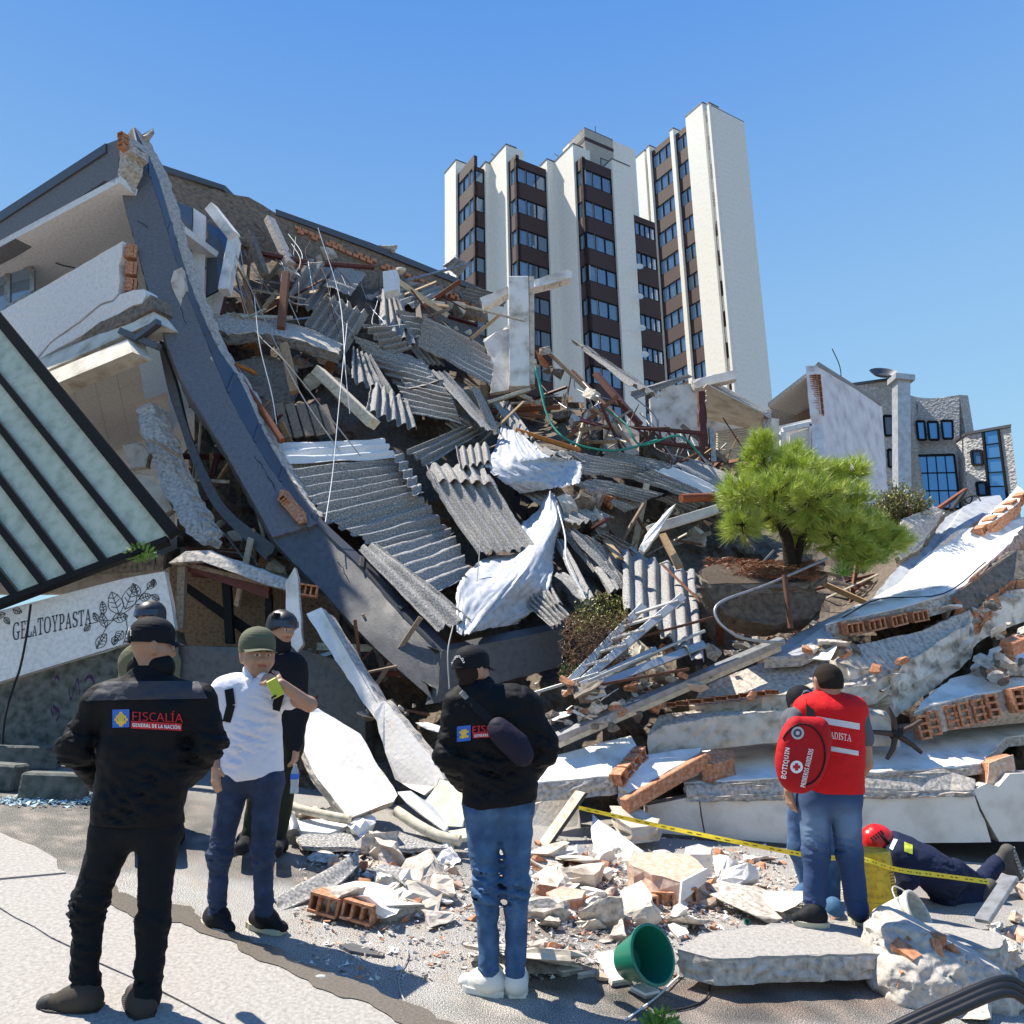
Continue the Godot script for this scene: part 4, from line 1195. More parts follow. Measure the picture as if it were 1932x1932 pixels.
	# lower broken beams
	t = slab("broken_beam", "broken concrete beam with soil stains behind the red vested man", "beam", [[1300, 1332, 8.7], [1340, 1288, 9.0], [1440, 1250, 9.2], [1532, 1238, 9.2], [1600, 1234, 9.1], [1680, 1228, 9.0], [1690, 1258, 8.75], [1650, 1290, 8.65], [1560, 1302, 8.6], [1470, 1312, 8.6], [1380, 1322, 8.62]], Vector3(0, -.2, 0), "concrete", "plaster_grey", .03, .07)
	for k in 9:
		hollow_brick(t, W(1262 + k * 24, 1330 - k * 3.0, 8.55) - t.position, Basis(Vector3.UP, rnd(-.3, .3)), Vector3(.14, .05, .12), 1, 1)
	slab("concrete_beam", "cracked cream concrete beam lying level across the heap behind the medic", "beam", [[1222, 1388, 8.35], [1243, 1350, 8.6], [1330, 1336, 8.7], [1405, 1326, 8.7], [1487, 1320, 8.7], [1610, 1334, 8.6], [1662, 1338, 8.6], [1690, 1352, 8.5], [1640, 1348, 8.35], [1487, 1340, 8.35], [1360, 1350, 8.35], [1250, 1370, 8.35]], Vector3(0, -.3, .02), "concrete", "plaster_grey", .015, .1)
	for s in [[[1405, 1316], [1660, 1322]], [[1250, 1420], [1350, 1408]]]: pass
	# steel channel lying diagonally
	plank("steel_channel", "long blue grey steel channel lying diagonally across the rubble", "steel beam", [1050, 1392, 8.05], [1475, 1208, 8.95], .11, .07, "metal_grey", "", Vector3(0, 1, .3))
	plank("timber_rail", "pale timber rail under the diagonal steel channel", "timber", [1052, 1404, 8.07], [1470, 1222, 8.97], .07, .06, "wood_pale", "", Vector3(0, 1, .3))
	# two loose slabs left of the medic
	t = slab("loose_slab", "white topped loose slab with torn end leaning behind the man with the sling bag", "slab", [[1000, 1478, 7.75], [1051, 1424, 8.15], [1120, 1406, 8.3], [1190, 1388, 8.4], [1200, 1405, 8.25], [1208, 1419, 8.15], [1185, 1445, 7.95], [1162, 1461, 7.8], [1085, 1470, 7.75]], Vector3(0, -.17, .02), "white", "concrete", .018)
	brick_row(t, [1168, 1466, 7.78], [1206, 1424, 8.1], 4, Vector3(.12, .12, .12), 1, 1)
	t = slab("loose_slab", "white topped loose slab with long red brick side between beam and caution tape", "slab", [[1166, 1483, 7.75], [1190, 1450, 7.95], [1210, 1426, 8.15], [1270, 1416, 8.25], [1323, 1410, 8.3], [1318, 1428, 8.15], [1263, 1452, 7.95], [1188, 1496, 7.7]], Vector3(0, -.16, 0), "white", "concrete", .015)
	for k in 4:
		var q := W(lerpf(1200, 1316, k / 3.0), lerpf(1508, 1441, k / 3.0), lerpf(7.68, 8.12, k / 3.0))
		var mb2 := Mb.new()
		var d := (W(1316, 1441, 8.12) - W(1200, 1508, 7.68)).normalized()
		mb2.beam(-d * .15, d * .15, .1, .13, Vector3.UP, .008)
		var bo := obj("brick", mb2, "brick", t)
		bo.position = q - t.position
	slab("loose_slab", "small white slab with brick end behind the long red brick side", "slab", [[1322, 1424, 8.2], [1350, 1412, 8.35], [1384, 1416, 8.35], [1386, 1430, 8.25], [1345, 1442, 8.1], [1322, 1440, 8.1]], Vector3(0, -.17, 0), "brick", "brick", .012)
	# long low white wall beam
	var wl := [[[1222, 1520], [1262, 1512], [1306, 1503], [1318, 1503], [1322, 1540], [1332, 1593], [1290, 1594], [1225, 1592]], [[1320, 1503], [1480, 1503], [1700, 1497], [1826, 1493], [1838, 1500], [1848, 1530], [1858, 1548], [1870, 1589], [1600, 1592], [1335, 1594], [1325, 1540]], [[1830, 1493], [1862, 1478], [1884, 1484], [1905, 1460], [2200, 1440], [2200, 1586], [1886, 1588], [1862, 1546], [1850, 1522], [1841, 1500]]]
	var wlab := ["short left end of the low white wall beam beyond the caution tape", "long middle of the low white wall beam behind the medic and the rescuer", "right end of the low white wall beam beyond the jagged crack"]
	for k in 3:
		var poly := []
		for p in wl[k]: poly.append(W(p[0], p[1], 8.0))
		slab("wall_beam", wlab[k], "wall", poly, Vector3(0, .0, -.25), "wall_shade", "concrete", .004, .2, "white wall beam")
	slab("floor_slab", "dusty white floor slab above the low wall beam", "slab", [[1290, 1476, 8.1], [1620, 1460, 8.15], [1735, 1452, 8.15], [1850, 1440, 8.2], [1900, 1390, 8.7], [2200, 1360, 9.0], [2200, 1310, 9.6], [1700, 1366, 9.4], [1500, 1390, 9.3], [1290, 1412, 9.2]], Vector3(0, -.1, 0), "white", "concrete", .012)
	slab("ledge", "grey broken ledge lying along the front of the dusty floor slab", "ledge", [[1295, 1482, 8.02], [1500, 1474, 8.03], [1700, 1462, 8.05], [1780, 1450, 8.1], [1840, 1470, 8.05], [1838, 1490, 7.98], [1700, 1494, 7.98], [1295, 1500, 7.98]], Vector3(0, -.06, 0), "concrete", "concrete", .02)
	t = slab("brick_slab", "upper white slab at the right margin with upright hollow bricks in its edge", "slab", [[1724, 1344, 8.55], [1745, 1318, 8.8], [1792, 1281, 9.2], [1870, 1262, 9.5], [2200, 1235, 9.8], [2200, 1290, 8.75], [1900, 1300, 8.6], [1830, 1312, 8.5], [1760, 1330, 8.5]], Vector3(0, -.28, .0), "white", "concrete", .018)
	for k in 8: hollow_brick(t, W([1738, 1757, 1791, 1814, 1842, 1868, 1916, 1938][k], [1372, 1364, 1353, 1347, 1341, 1332, 1321, 1317][k], 8.52) - t.position, Basis(Vector3.UP, .05).rotated(Vector3.BACK, .12), Vector3(.12, .24, .14), 1, 3)
	t = slab("ribbed_block", "broken ribbed clay block standing at the right end of the floor slab", "masonry", [[1866, 1440, 8.1], [1912, 1424, 8.1], [1914, 1470, 8.1], [1900, 1492, 8.1], [1862, 1478, 8.1]], Vector3(0, 0, -.2), "brick_pale", "brick", .012)
	slab("slab_piece", "white slab corner lying below the curved edge beam at right", "slab", [[1830, 1260, 9.3], [1875, 1222, 9.6], [2200, 1195, 9.9], [2200, 1245, 9.4], [1880, 1250, 9.2]], Vector3(0, -.15, 0), "white", "concrete", .03)
	# dark brown sheet in place of shade in the gap under the wall beam
	slab("gap_shade_sheet", "dark sheet put in as shade in the gap under the low white wall beam", "ground", [[1200, 1600, 7.9], [2200, 1600, 7.9], [2200, 1540, 10.0], [1200, 1540, 10.0]].map(func(p): return Vector3(W3(p).x, gy(W3(p).x, W3(p).z) + .01, W3(p).z)), Vector3(0, -.02, 0), "soil", "soil", 0.0)
	# star base of an office chair
	var cb := thing("chair_base", "black star shaped office chair base upside down under the brick slab", "chair", W(1690, 1385, 8.3))
	var hub := Mb.new()
	hub.lathe(Vector3.ZERO, Basis(Vector3.RIGHT, 1.2), [[.0, -.05], [.05, -.05], [.05, .06], [.0, .06]], 10)
	obj("hub", hub, "black", cb)
	for k in 5:
		var a := TAU * k / 5 + .5
		var lm := Mb.new()
		lm.tube([Vector3.ZERO, Vector3(cos(a) * .17, sin(a) * .15, .06), Vector3(cos(a) * .3, sin(a) * .26, .02)], .035, .022, 6)
		obj("leg", lm, "rust_dark", cb)
	# leaning panels and frame left of the tape
	var fr := thing("door_panel", "leaning pale door panel with dark edge below the loose white slabs", "door", W(1010, 1610, 7.4))
	var q := [W(1000, 1612, 7.3), W(1022, 1612, 7.25), W(1102, 1498, 7.65), W(1085, 1492, 7.7)]
	part_slab(fr, "leaf", q, Vector3(.03, .0, -.04), "wood_pale")
	var q2 := [W(1024, 1612, 7.24), W(1031, 1612, 7.24), W(1110, 1497, 7.66), W(1103, 1497, 7.66)]
	part_slab(fr, "edge", q2, Vector3(.0, .0, -.06), "frame_dark")
	slab("fallen_wall", "broken cream wall panel in the shade behind the pale door panel", "wall", [[1000, 1520, 8.0], [1060, 1500, 8.1], [1090, 1512, 8.1], [1100, 1600, 7.9], [1000, 1625, 7.8]], Vector3(0, 0, -.1), "wall_shade", "concrete", .01)
	slab("fallen_wall", "bright white triangular panel leaning under the tape", "wall", [[1118, 1535, 7.7], [1150, 1560, 7.45], [1200, 1596, 7.2], [1215, 1606, 7.15], [1190, 1625, 7.0], [1124, 1622, 7.1], [1116, 1580, 7.4]], Vector3(.03, -.05, -.05), "white", "concrete", .012)
	slab("concrete_block", "tan cast concrete block wedged on the white triangular panel", "block", [[1150, 1520, 7.65], [1205, 1524, 7.7], [1245, 1545, 7.6], [1240, 1556, 7.45], [1190, 1562, 7.4], [1165, 1545, 7.5]], Vector3(.01, -.13, .0), "plaster_grey", "plaster_grey", .015)
	# slab the medic stands on
	slab("floor_slab", "thick grey concrete slab under the medic's feet", "slab", [[1278, 1790], [1320, 1762], [1420, 1745], [1640, 1736], [1760, 1742], [1880, 1758], [1898, 1770], [1886, 1788], [1720, 1798], [1500, 1802], [1345, 1808]].map(func(p): return G(p[0], p[1], .19)), Vector3(0, -.13, .0), "pavement", "concrete", .012, .07)
func right_materials():
	mat("slab_blue", lin(.42, .44, .47), .7, ntex([Color(.72, .74, .76), Color(.95, .95, .96), Color(1, 1, 1)], .012, 61, 512, 5), .9)
	mat("white_worn", lin(.80, .74, .66), .9, ntex([Color(.5, .48, .45), Color(.78, .76, .73), Color(.96, .95, .94), Color(1, 1, 1)], .011, 62, 512, 5, FastNoiseLite.TYPE_SIMPLEX_SMOOTH, [.2, .4, .55, .9]), .7, nnrm(.04, 63, 6.0), .6)
	mat("wall_shade", lin(.78, .72, .66), .88, ntex([Color(.88, .87, .85), Color(.97, .97, .96), Color(1, 1, 1)], .01, 66, 512, 5), .5, nnrm(.08, 64, 3.0), .25)
	mat("wood_pale", lin(.62, .56, .44), .8, M["white"].albedo_texture, 2.0)
	mat("brick_pale", Color(1, 1, 1), .92, ntex([lin(.36, .22, .15), lin(.5, .34, .25), lin(.56, .42, .33), lin(.68, .6, .54)], .02, 65, 512, 5), 1.6, M["concrete"].normal_texture, .5)
	mat("rust_dark", lin(.06, .04, .03), .8)
# ---------------------------------------------------------------- standing remains behind the heap
func gridwin(t: Node3D, pl: Plane, px: Array, nx: int, ny: int, glass := "glass_blue"):
	var q := pts_on(px, pl)
	var o := t.position
	var nn := pl.normal if pl.normal.z > 0 else -pl.normal
	var f := Mb.new()
	for i in 4: f.beam(q[i] - o + nn * .03, q[(i + 1) % 4] - o + nn * .03, .12, .12, nn)
	for i in range(1, nx): f.beam(q[0].lerp(q[1], i / float(nx)) - o + nn * .02, q[3].lerp(q[2], i / float(nx)) - o + nn * .02, .06, .08, nn)
	for j in range(1, ny): f.beam(q[0].lerp(q[3], j / float(ny)) - o + nn * .02, q[1].lerp(q[2], j / float(ny)) - o + nn * .02, .06, .08, nn)
	var w := obj("window", f, "frame_dark", t)
	for i in nx:
		for j in ny:
			var c := []
			for s in [[i, j], [i + 1, j], [i + 1, j + 1], [i, j + 1]]: c.append(q[0].lerp(q[1], s[0] / float(nx)).lerp(q[3].lerp(q[2], s[0] / float(nx)), s[1] / float(ny)) - o + nn * .005)
			var m := Mb.new()
			m.quad(c[0], c[1], c[2], c[3])
			obj("pane", m, glass, w)
func build_back():
	# long rear wall whose roof tore off
	var rw := Plane(W(290, 330, 12.2), W(900, 560, 17.6), W(900, 560, 17.6) + Vector3.UP)
	var t := thing("rear_wall", "long grey rear wall with exposed red bricks along the sloping roof line", "wall", W(560, 560, 14.5))
	var o := t.position
	part_slab(t, "wall_face", pts_on([[288, 330], [300, 316], [420, 362], [470, 372], [520, 402], [700, 470], [905, 552], [915, 600], [700, 560], [560, 500], [430, 450], [330, 420], [300, 400]], rw), Vector3(.1, 0, -.3), "concrete_dark", .02)
	for f in [[[288, 305], [425, 350], [422, 358], [288, 316]], [[520, 394], [700, 458], [908, 543], [906, 552], [700, 470], [520, 404]]]:
		part_slab(t, "ridge_flashing", pts_on(f, Plane(rw.normal, rw.d + (.05 if rw.normal.z > 0 else -.05))), Vector3(.1, .03, -.5), "metal_dark")
	for row in 2:
		for k in 26:
			var x := 560.0 + k * 13 + row * 5
			if rng.randf() < .8:
				var p := onp(x, 432 + k * 5.5 + row * 8, rw)
				var m := Mb.new()
				var d := (onp(x + 10, 436 + k * 5.5, rw) - onp(x, 432 + k * 5.5, rw)).normalized()
				m.beam(p - d * .07 - o, p + d * .07 - o, .12, .075, Vector3.UP, .006)
				obj("brick", m, "brick", t)
	# interior bits behind the top of the parapet band
	slab("window_leaf", "dark tinted window leaf standing behind the top of the parapet band", "window", [[325, 378, 12.3], [362, 392, 12.3], [360, 530, 12.1], [330, 470, 12.1]], Vector3(0, 0, -.04), "glass_win", "frame_dark", 0.0)
	slab("curtain_panel", "white curtain panel beside the dark window leaf", "curtain", [[365, 392, 12.4], [388, 408, 12.5], [384, 560, 12.2], [362, 535, 12.2]], Vector3(0, 0, -.03), "white_clean", "white_clean", .004)
	slab("window_leaf", "broken dark window leaf right of the white curtain panel", "window", [[392, 420, 12.6], [430, 440, 12.7], [425, 540, 12.3], [388, 560, 12.3]], Vector3(0, 0, -.04), "glass_win", "frame_dark", 0.0)
	plank("white_column", "fallen white column piece leaning against the rear wall", "column", [398, 392, 12.3], [442, 448, 12.1], .17, .17, "white", "", Vector3.UP, .01)
	plank("white_column", "upright white column stump left of the topmost sheets", "column", [443, 452, 12.2], [424, 552, 11.9], .17, .2, "white", "", Vector3.BACK, .01)
	plank("concrete_post", "grey concrete post leaning in front of the brick line", "post", [508, 414, 13.4], [548, 500, 12.9], .17, .13, "concrete")
	plank("concrete_post", "grey concrete post stub below the long brick line", "post", [470, 440, 12.9], [500, 520, 12.6], .12, .13, "concrete_dark")
	plank("steel_purlin", "maroon steel purlin left of the topmost sheets", "steel beam", [494, 478, 12.9], [580, 496, 13.0], .09, .07, "maroon")
	plank("steel_purlin", "maroon steel purlin right of the topmost sheets", "steel beam", [612, 498, 13.6], [706, 505, 14.0], .09, .06, "maroon")
	plank("timber_post", "splintered brown timber post beside the topmost sheet", "timber", [540, 515, 12.6], [530, 620, 12.2], .12, .1, "wood_red", "", Vector3.BACK)
	plank("timber_post", "splintered pale brown timber post under the concrete ledge", "timber", [536, 650, 11.7], [556, 740, 11.4], .13, .1, "wood", "", Vector3.BACK)
	plank("timber_beam", "long cream painted timber beam below the scalloped sheets", "timber", [600, 700, 11.6], [705, 800, 11.2], .22, .16, "wood_pale", "", Vector3.UP, .01)
	slab("concrete_ledge", "horizontal broken concrete ledge left of the corrugated sheets", "slab", [[392, 606, 12.0], [430, 590, 12.4], [500, 596, 12.6], [590, 622, 12.6], [648, 650, 12.6], [640, 668, 12.2], [560, 640, 12.0], [480, 625, 11.9], [430, 632, 11.8]], Vector3(0, -.18, 0), "concrete", "concrete_dark", .03)
	slab("concrete_ledge", "lower grey ledge with orange plastic below the broken concrete ledge", "slab", [[420, 690, 11.8], [500, 668, 12.2], [560, 690, 12.1], [556, 760, 11.6], [500, 750, 11.5], [440, 720, 11.6]], Vector3(0, -.15, 0), "concrete_dark", "concrete_dark", .03)
	plank("plastic_sheet", "crumpled orange plastic sheet in the shade of the ledge", "plastic", [446, 688, 11.55], [482, 704, 11.5], .12, .05, "orange")
	# wooden board panel
	for k in 6:
		plank("floor_board", ["leftmost", "second", "third", "fourth", "fifth", "rightmost"][k] + " weathered floor board of the small board panel above the white sheet", "board", [504 + k * 21, 760 + k * 1, 11.35], [522 + k * 21, 828 - k * 2, 11.1], .13, .03, "wood_old", "weathered floor boards", Vector3(0, .6, .8))
	tubes("rusty_pipe", "rusty orange pipe running along the parapet coping", "pipe", [[440, 690, 10.95], [470, 740, 10.85], [505, 790, 10.7], [532, 832, 10.55]], .05, "rust_pipe", "", 8)
	# fallen concrete column on the left, under the band
	slab("fallen_column", "rough fallen concrete column leaning under the parapet band", "column", [[258, 770, 10.3], [285, 760, 10.35], [300, 800, 10.2], [330, 880, 9.95], [362, 950, 9.75], [395, 1000, 9.6], [385, 1030, 9.5], [350, 1005, 9.5], [310, 930, 9.7], [280, 850, 9.95], [262, 800, 10.1]], Vector3(.1, 0, -.22), "concrete", "concrete", .03, .07)
	for k in 7:
		var a := [270 + k * 9, 828 + k * 3 - (k % 3) * 4, 9.95]
		plank("split_lath", ["first", "second", "third", "fourth", "fifth", "sixth", "seventh"][k] + " split bamboo lath from the left in the bundle on the fallen column", "lath", a, [318 + k * 7, 846 + k * 6, 9.75], .016, .014, "wood", "split laths")
	slab("wall_chunk", "hanging grey plaster chunk inside the first floor opening", "rubble", [[230, 840, 10.4], [262, 835, 10.4], [285, 850, 10.3], [275, 880, 10.2], [245, 885, 10.3]], Vector3(0, 0, -.12), "plaster_grey", "concrete", .02)
	slab("wall_chunk", "cream wall piece below the hanging plaster chunk", "rubble", [[250, 890, 10.4], [300, 900, 10.1], [325, 960, 9.9], [290, 985, 9.9], [262, 950, 10.2]], Vector3(0, 0, -.15), "beige", "concrete", .02)
	# shop opening under the heap: dark room with a maroon lintel
	var s := thing("crushed_shop", "crushed dark shop front with maroon lintel right of the white sign", "shop front", W(450, 1215, 9.3))
	part_slab(s, "lintel", [W(352, 1058, 9.2), W(380, 1064, 9.2), W(508, 1106, 9.15), W(506, 1130, 9.15), W(372, 1082, 9.2), W(348, 1076, 9.2)], Vector3(0, .0, -.14), "maroon")
	part_slab(s, "roof_lip", [W(318, 1062, 9.0), W(350, 1040, 9.1), W(392, 1038, 9.2), W(520, 1085, 9.1), W(585, 1108, 9.0), W(575, 1124, 8.95), W(505, 1104, 9.0), W(380, 1058, 9.05), W(345, 1060, 9.0)], Vector3(0, .02, -.3), "concrete", .02)
	part_slab(s, "post", [W(335, 1070, 9.1), W(349, 1068, 9.1), W(345, 1185, 9.1), W(331, 1185, 9.1)], Vector3(0, 0, -.08), "wood_old")
	part_slab(s, "post", [W(418, 1098, 9.25), W(434, 1102, 9.25), W(440, 1214, 9.25), W(425, 1214, 9.25)], Vector3(0, 0, -.08), "frame_dark")
	part_slab(s, "post", [W(500, 1120, 9.2), W(512, 1122, 9.2), W(512, 1222, 9.2), W(500, 1222, 9.2)], Vector3(0, 0, -.08), "frame_dark")
	part_slab(s, "brace", [W(352, 1100, 9.4), W(470, 1180, 9.4), W(500, 1210, 9.4), W(480, 1212, 9.4), W(352, 1118, 9.4)], Vector3(0, 0, -.06), "frame_dark")
	part_slab(s, "rear_wall", [W(320, 1060, 10.2), W(640, 1060, 10.2), W(640, 1260, 10.2), W(320, 1260, 10.2)], Vector3(0, 0, -.05), "wood_old")  # brown wall, its tone kept dark to stand in for the room's shade
	part_slab(s, "ceiling", [W(340, 1066, 9.2), W(600, 1130, 9.1), W(600, 1100, 10.2), W(340, 1040, 10.2)], Vector3(0, .05, 0), "wood_old")
	# grey textured wall fragment and hollow brick beside the lintel
	slab("wall_fragment", "pale textured wall fragment standing upright behind the helmeted officer", "wall", [[538, 1100, 8.75], [556, 1070, 8.8], [562, 1090, 8.8], [568, 1180, 8.7], [572, 1215, 8.65], [560, 1230, 8.65], [540, 1205, 8.7]], Vector3(0, 0, -.09), "white", "concrete", .008)
	var hb := thing("hollow_brick", "single orange hollow brick jammed behind the pale wall fragment", "brick", W(582, 1115, 8.95))
	hollow_brick(hb, Vector3.ZERO, Basis(Vector3.UP, .2).rotated(Vector3.BACK, -.15), Vector3(.2, .13, .2), 3, 1)
	# fallen white beam running down to the street
	slab("fallen_beam", "long white fallen beam leaning from the shop front to the street", "beam", [[578, 1158, 8.7], [606, 1146, 8.75], [640, 1200, 8.6], [720, 1330, 8.2], [795, 1410, 7.9], [820, 1440, 7.8], [800, 1470, 7.7], [728, 1388, 7.95], [650, 1270, 8.4]], Vector3(.12, -.1, -.16), "white", "concrete", .01)
	slab("fallen_wall", "tall grey white wall panel leaning right of the fallen beam", "wall", [[700, 1330, 8.1], [725, 1322, 8.15], [800, 1412, 7.9], [838, 1470, 7.7], [800, 1500, 7.55], [745, 1470, 7.75], [722, 1400, 7.9]], Vector3(.06, 0, -.1), "wall_shade", "concrete", .012)
	slab("fallen_wall", "large bright white wall slab leaning in front of the dark plinth", "wall", [[562, 1352, 7.75], [600, 1336, 7.85], [680, 1385, 7.75], [700, 1420, 7.6], [750, 1500, 7.2], [742, 1512, 7.1], [656, 1544, 6.9], [600, 1470, 7.2], [575, 1420, 7.45]], Vector3(-.05, -.06, -.1), "white", "concrete", .01)
	slab("glass_sheet", "cracked grey safety glass sheet leaning beside the man with the sling bag", "glass", [[800, 1515, 7.3], [830, 1470, 7.6], [872, 1480, 7.5], [872, 1560, 7.0], [818, 1556, 7.0]], Vector3(0, 0, -.01), "glass_dusty", "glass_dusty", .01)
	# ------------------------------------------------ pillar and rooms at the back
	var pt := thing("white_pillar", "tall white broken pillar with a concrete arm standing in the heap", "pillar", W(980, 730, 14.0))
	o = pt.position
	var m := Mb.new()
	m.beam(W(980, 734, 14.0) - o, W(978, 528, 14.0) - o, .38, .3, Vector3.BACK, .012)
	obj("shaft", m, "white", pt)
	m = Mb.new()
	m.beam(W(1004, 730, 14.05) - o, W(1003, 528, 14.05) - o, .09, .28, Vector3.BACK)
	obj("torn_side", m, "plaster_grey", pt)
	var r := ragged([W(998, 530, 13.9), W(1072, 508, 13.6), W(1080, 512, 13.6), W(1078, 524, 13.6), W(1000, 546, 13.9)], .1, .02, 0)
	slab_part(pt, "arm", r, Vector3(0, 0, -.25), "white", .02)
	r = ragged([W(905, 562, 14.3), W(958, 540, 14.1), W(960, 552, 14.1), W(912, 580, 14.3)], .1, .02, 0)
	slab_part(pt, "arm", r, Vector3(0, 0, -.25), "white", .02)
	slab("fallen_wall", "white wall remnant left of the tall pillar", "wall", [[912, 640, 14.4], [960, 612, 14.4], [962, 735, 14.1], [925, 742, 14.0], [930, 700, 14.2]], Vector3(0, 0, -.12), "white", "concrete", .02)
	slab("fallen_wall", "pale blue white wall panel behind the maroon truss", "wall", [[1226, 752, 16.0], [1262, 728, 16.0], [1318, 722, 16.0], [1320, 850, 16.0], [1235, 850, 16.0]], Vector3(0, 0, -.15), "white", "concrete", .01)
	slab("broken_beam", "broken white beam end pointing right above the pale blue panel", "beam", [[1308, 716, 15.7], [1386, 698, 15.3], [1394, 702, 15.3], [1390, 714, 15.3], [1312, 732, 15.7]], Vector3(0, 0, -.25), "white", "concrete", .02)
	# louvred room
	var rm := thing("louvred_room", "open room with sloping beige ceiling and louvred doors left of the white house", "room", W(1390, 860, 15.4))
	o = rm.position
	for k in 9:
		var a0 := W(1330, 728 + k * 3, 15.0).lerp(W(1334, 790, 16.6), k / 9.0)
		var a1 := W(1440, 785 + k * 1.5, 15.2).lerp(W(1440, 815, 16.6), k / 9.0)
		var b := Mb.new()
		b.beam(a0 - o, a1 - o, .2, .02, Vector3.UP)
		obj("ceiling_board", b, "beige", rm)
	part_slab(rm, "back_wall", [W(1322, 780, 16.7), W(1470, 790, 16.7), W(1470, 880, 16.7), W(1322, 880, 16.7)], Vector3(0, 0, -.1), "beige")
	for k in 12:
		var b := Mb.new()
		b.beam(W(1352, 815 + k * 4.6, 16.4) - o, W(1412, 808 + k * 4.6, 16.4) - o, .05, .02, Vector3(0, 1, 1))
		obj("louvre", b, "beige", rm)
	part_slab(rm, "maroon_post", [W(1318, 738, 14.9), W(1330, 738, 14.9), W(1338, 870, 14.8), W(1322, 870, 14.8)], Vector3(0, 0, -.15), "maroon", .012)
	part_slab(rm, "side_post", [W(1338, 806, 14.8), W(1346, 808, 14.8), W(1352, 870, 14.8), W(1342, 870, 14.8)], Vector3(0, 0, -.1), "metal_grey")
	part_slab(rm, "broken_pier", [W(1440, 776, 15.3), W(1456, 772, 15.3), W(1458, 838, 15.2), W(1440, 836, 15.2)], Vector3(0, 0, -.2), "concrete", .02)
	sheet([1335, 734, .2], [1452, 790, .2], [1448, 776, .8], [1345, 722, .8], 2, "curled corrugated eave above the louvred room", "sheet_dark", .03)
	# white house with the torn gable
	var h := thing("white_house", "white house with torn gable showing red bricks beside the pine", "house", W(1555, 940, 17.0))
	o = h.position
	var gp := Plane(W(1543, 690, 17.0), W(1664, 768, 21.5), W(1664, 768, 21.5) + Vector3.UP)
	part_slab(h, "gable_wall", pts_on([[1541, 690], [1550, 690], [1664, 768], [1676, 940], [1672, 990], [1560, 990], [1553, 800], [1549, 780], [1545, 740]], gp), Vector3(-.25, 0, .0), "white_stained", .006)
	part_slab(h, "roof_plane", [W(1449, 768, 17.6), W(1534, 702, 17.05), W(1545, 690, 17.0), W(1664, 764, 21.5), W(1560, 800, 22.0)], Vector3(0, .1, 0), "sheet_dark")
	part_slab(h, "front_wall", [W(1460, 806, 17.3), W(1530, 790, 17.1), W(1551, 800, 17.05), W(1556, 990, 17.0), W(1462, 990, 17.2)], Vector3(0, 0, -.25), "white")
	part_slab(h, "attic_back", [W(1452, 768, 19.5), W(1540, 700, 19.5), W(1545, 800, 19.5), W(1460, 820, 19.5)], Vector3(0, 0, -.1), "wood_old")
	for k in 14:
		hollow_brick(h, W(1534 + k * .5 + (k % 2) * 7, 714 + (k / 2) * 11, 16.96) - o, Basis(Vector3.UP, -.3), Vector3(.16, .11, .2), 2, 2)
	var dfr := Mb.new()
	for e in [[[1478, 880], [1476, 815]], [[1476, 812], [1530, 800]], [[1530, 800], [1534, 880]]]: dfr.beam(W(e[0][0], e[0][1], 16.95) - o, W(e[1][0], e[1][1], 16.95) - o, .12, .1, Vector3.BACK, .01)
	obj("door_frame", dfr, "white_clean", h)
	part_slab(h, "door", [W(1490, 822, 16.99), W(1526, 808, 16.99), W(1529, 880, 16.99), W(1484, 880, 16.99)], Vector3(0, 0, .02), "wall_shade")
	tubes("roof_aerial", "thin aerial standing on the white house ridge", "aerial", [[1588, 722, 19], [1584, 690, 19], [1570, 658, 19]], .012, "black")
	# pebble-dashed office block
	var ob := thing("office_block", "grey pebble dashed office block with blue windows behind the bush", "office block", W(1760, 960, 46))
	o = ob.position
	var p1 := Plane(W(1600, 760, 46), W(1690, 760, 45), W(1690, 760, 45) + Vector3.UP)
	part_slab(ob, "wall_bay", pts_on([[1590, 728], [1690, 714], [1692, 1050], [1590, 1050]], p1), Vector3(0, 0, -6), "pebble")
	part_slab(ob, "coping", pts_on([[1588, 725], [1690, 711], [1690, 716], [1588, 730]], Plane(p1.normal, p1.d + (.1 if p1.normal.z > 0 else -.1))), Vector3(0, 0, -6), "metal_dark")
	var mb := Mb.new()
	var cu := wrow([[1714, 745, 45.5], [1735, 750, 46.6], [1765, 751, 47], [1810, 745, 45.2]]).map(func(p): return p - o)
	var cl := cu.map(func(p): return Vector3(p.x, W(1760, 1100, 46).y - o.y, p.z))
	grid_sheet(mb, [cu, cl], 24, 4, .6)
	obj("curved_wall", mb, "pebble", ob)
	var p3 := Plane(W(1826, 820, 44), W(1907, 806, 42), W(1907, 806, 42) + Vector3.UP)
	part_slab(ob, "wall_bay", pts_on([[1810, 745], [1826, 818], [1826, 1100], [1808, 1100]], Plane(W(1810, 800, 45.2), W(1826, 800, 48), W(1826, 900, 48))), Vector3(-2, 0, -1), "pebble")
	part_slab(ob, "wall_bay", pts_on([[1824, 819], [1907, 804], [1940, 1100], [1824, 1100]], p3), Vector3(0, 0, -5), "pebble")
	part_slab(ob, "coping", pts_on([[1823, 815], [1908, 800], [1908, 805], [1823, 820]], Plane(p3.normal, p3.d + (.1 if p3.normal.z > 0 else -.1))), Vector3(0, 0, -5), "metal_dark")
	for wv in [[[1667, 785], [1684, 785], [1687, 822], [1670, 822], 1, 1], [[1675, 849], [1690, 849], [1692, 881], [1677, 881], 1, 1]]:
		gridwin(ob, p1, wv.slice(0, 4), wv[4], wv[5], "glass_win")
	var p2 := Plane(W(1720, 800, 46.2), W(1808, 800, 45.0), W(1808, 800, 45.0) + Vector3.UP)
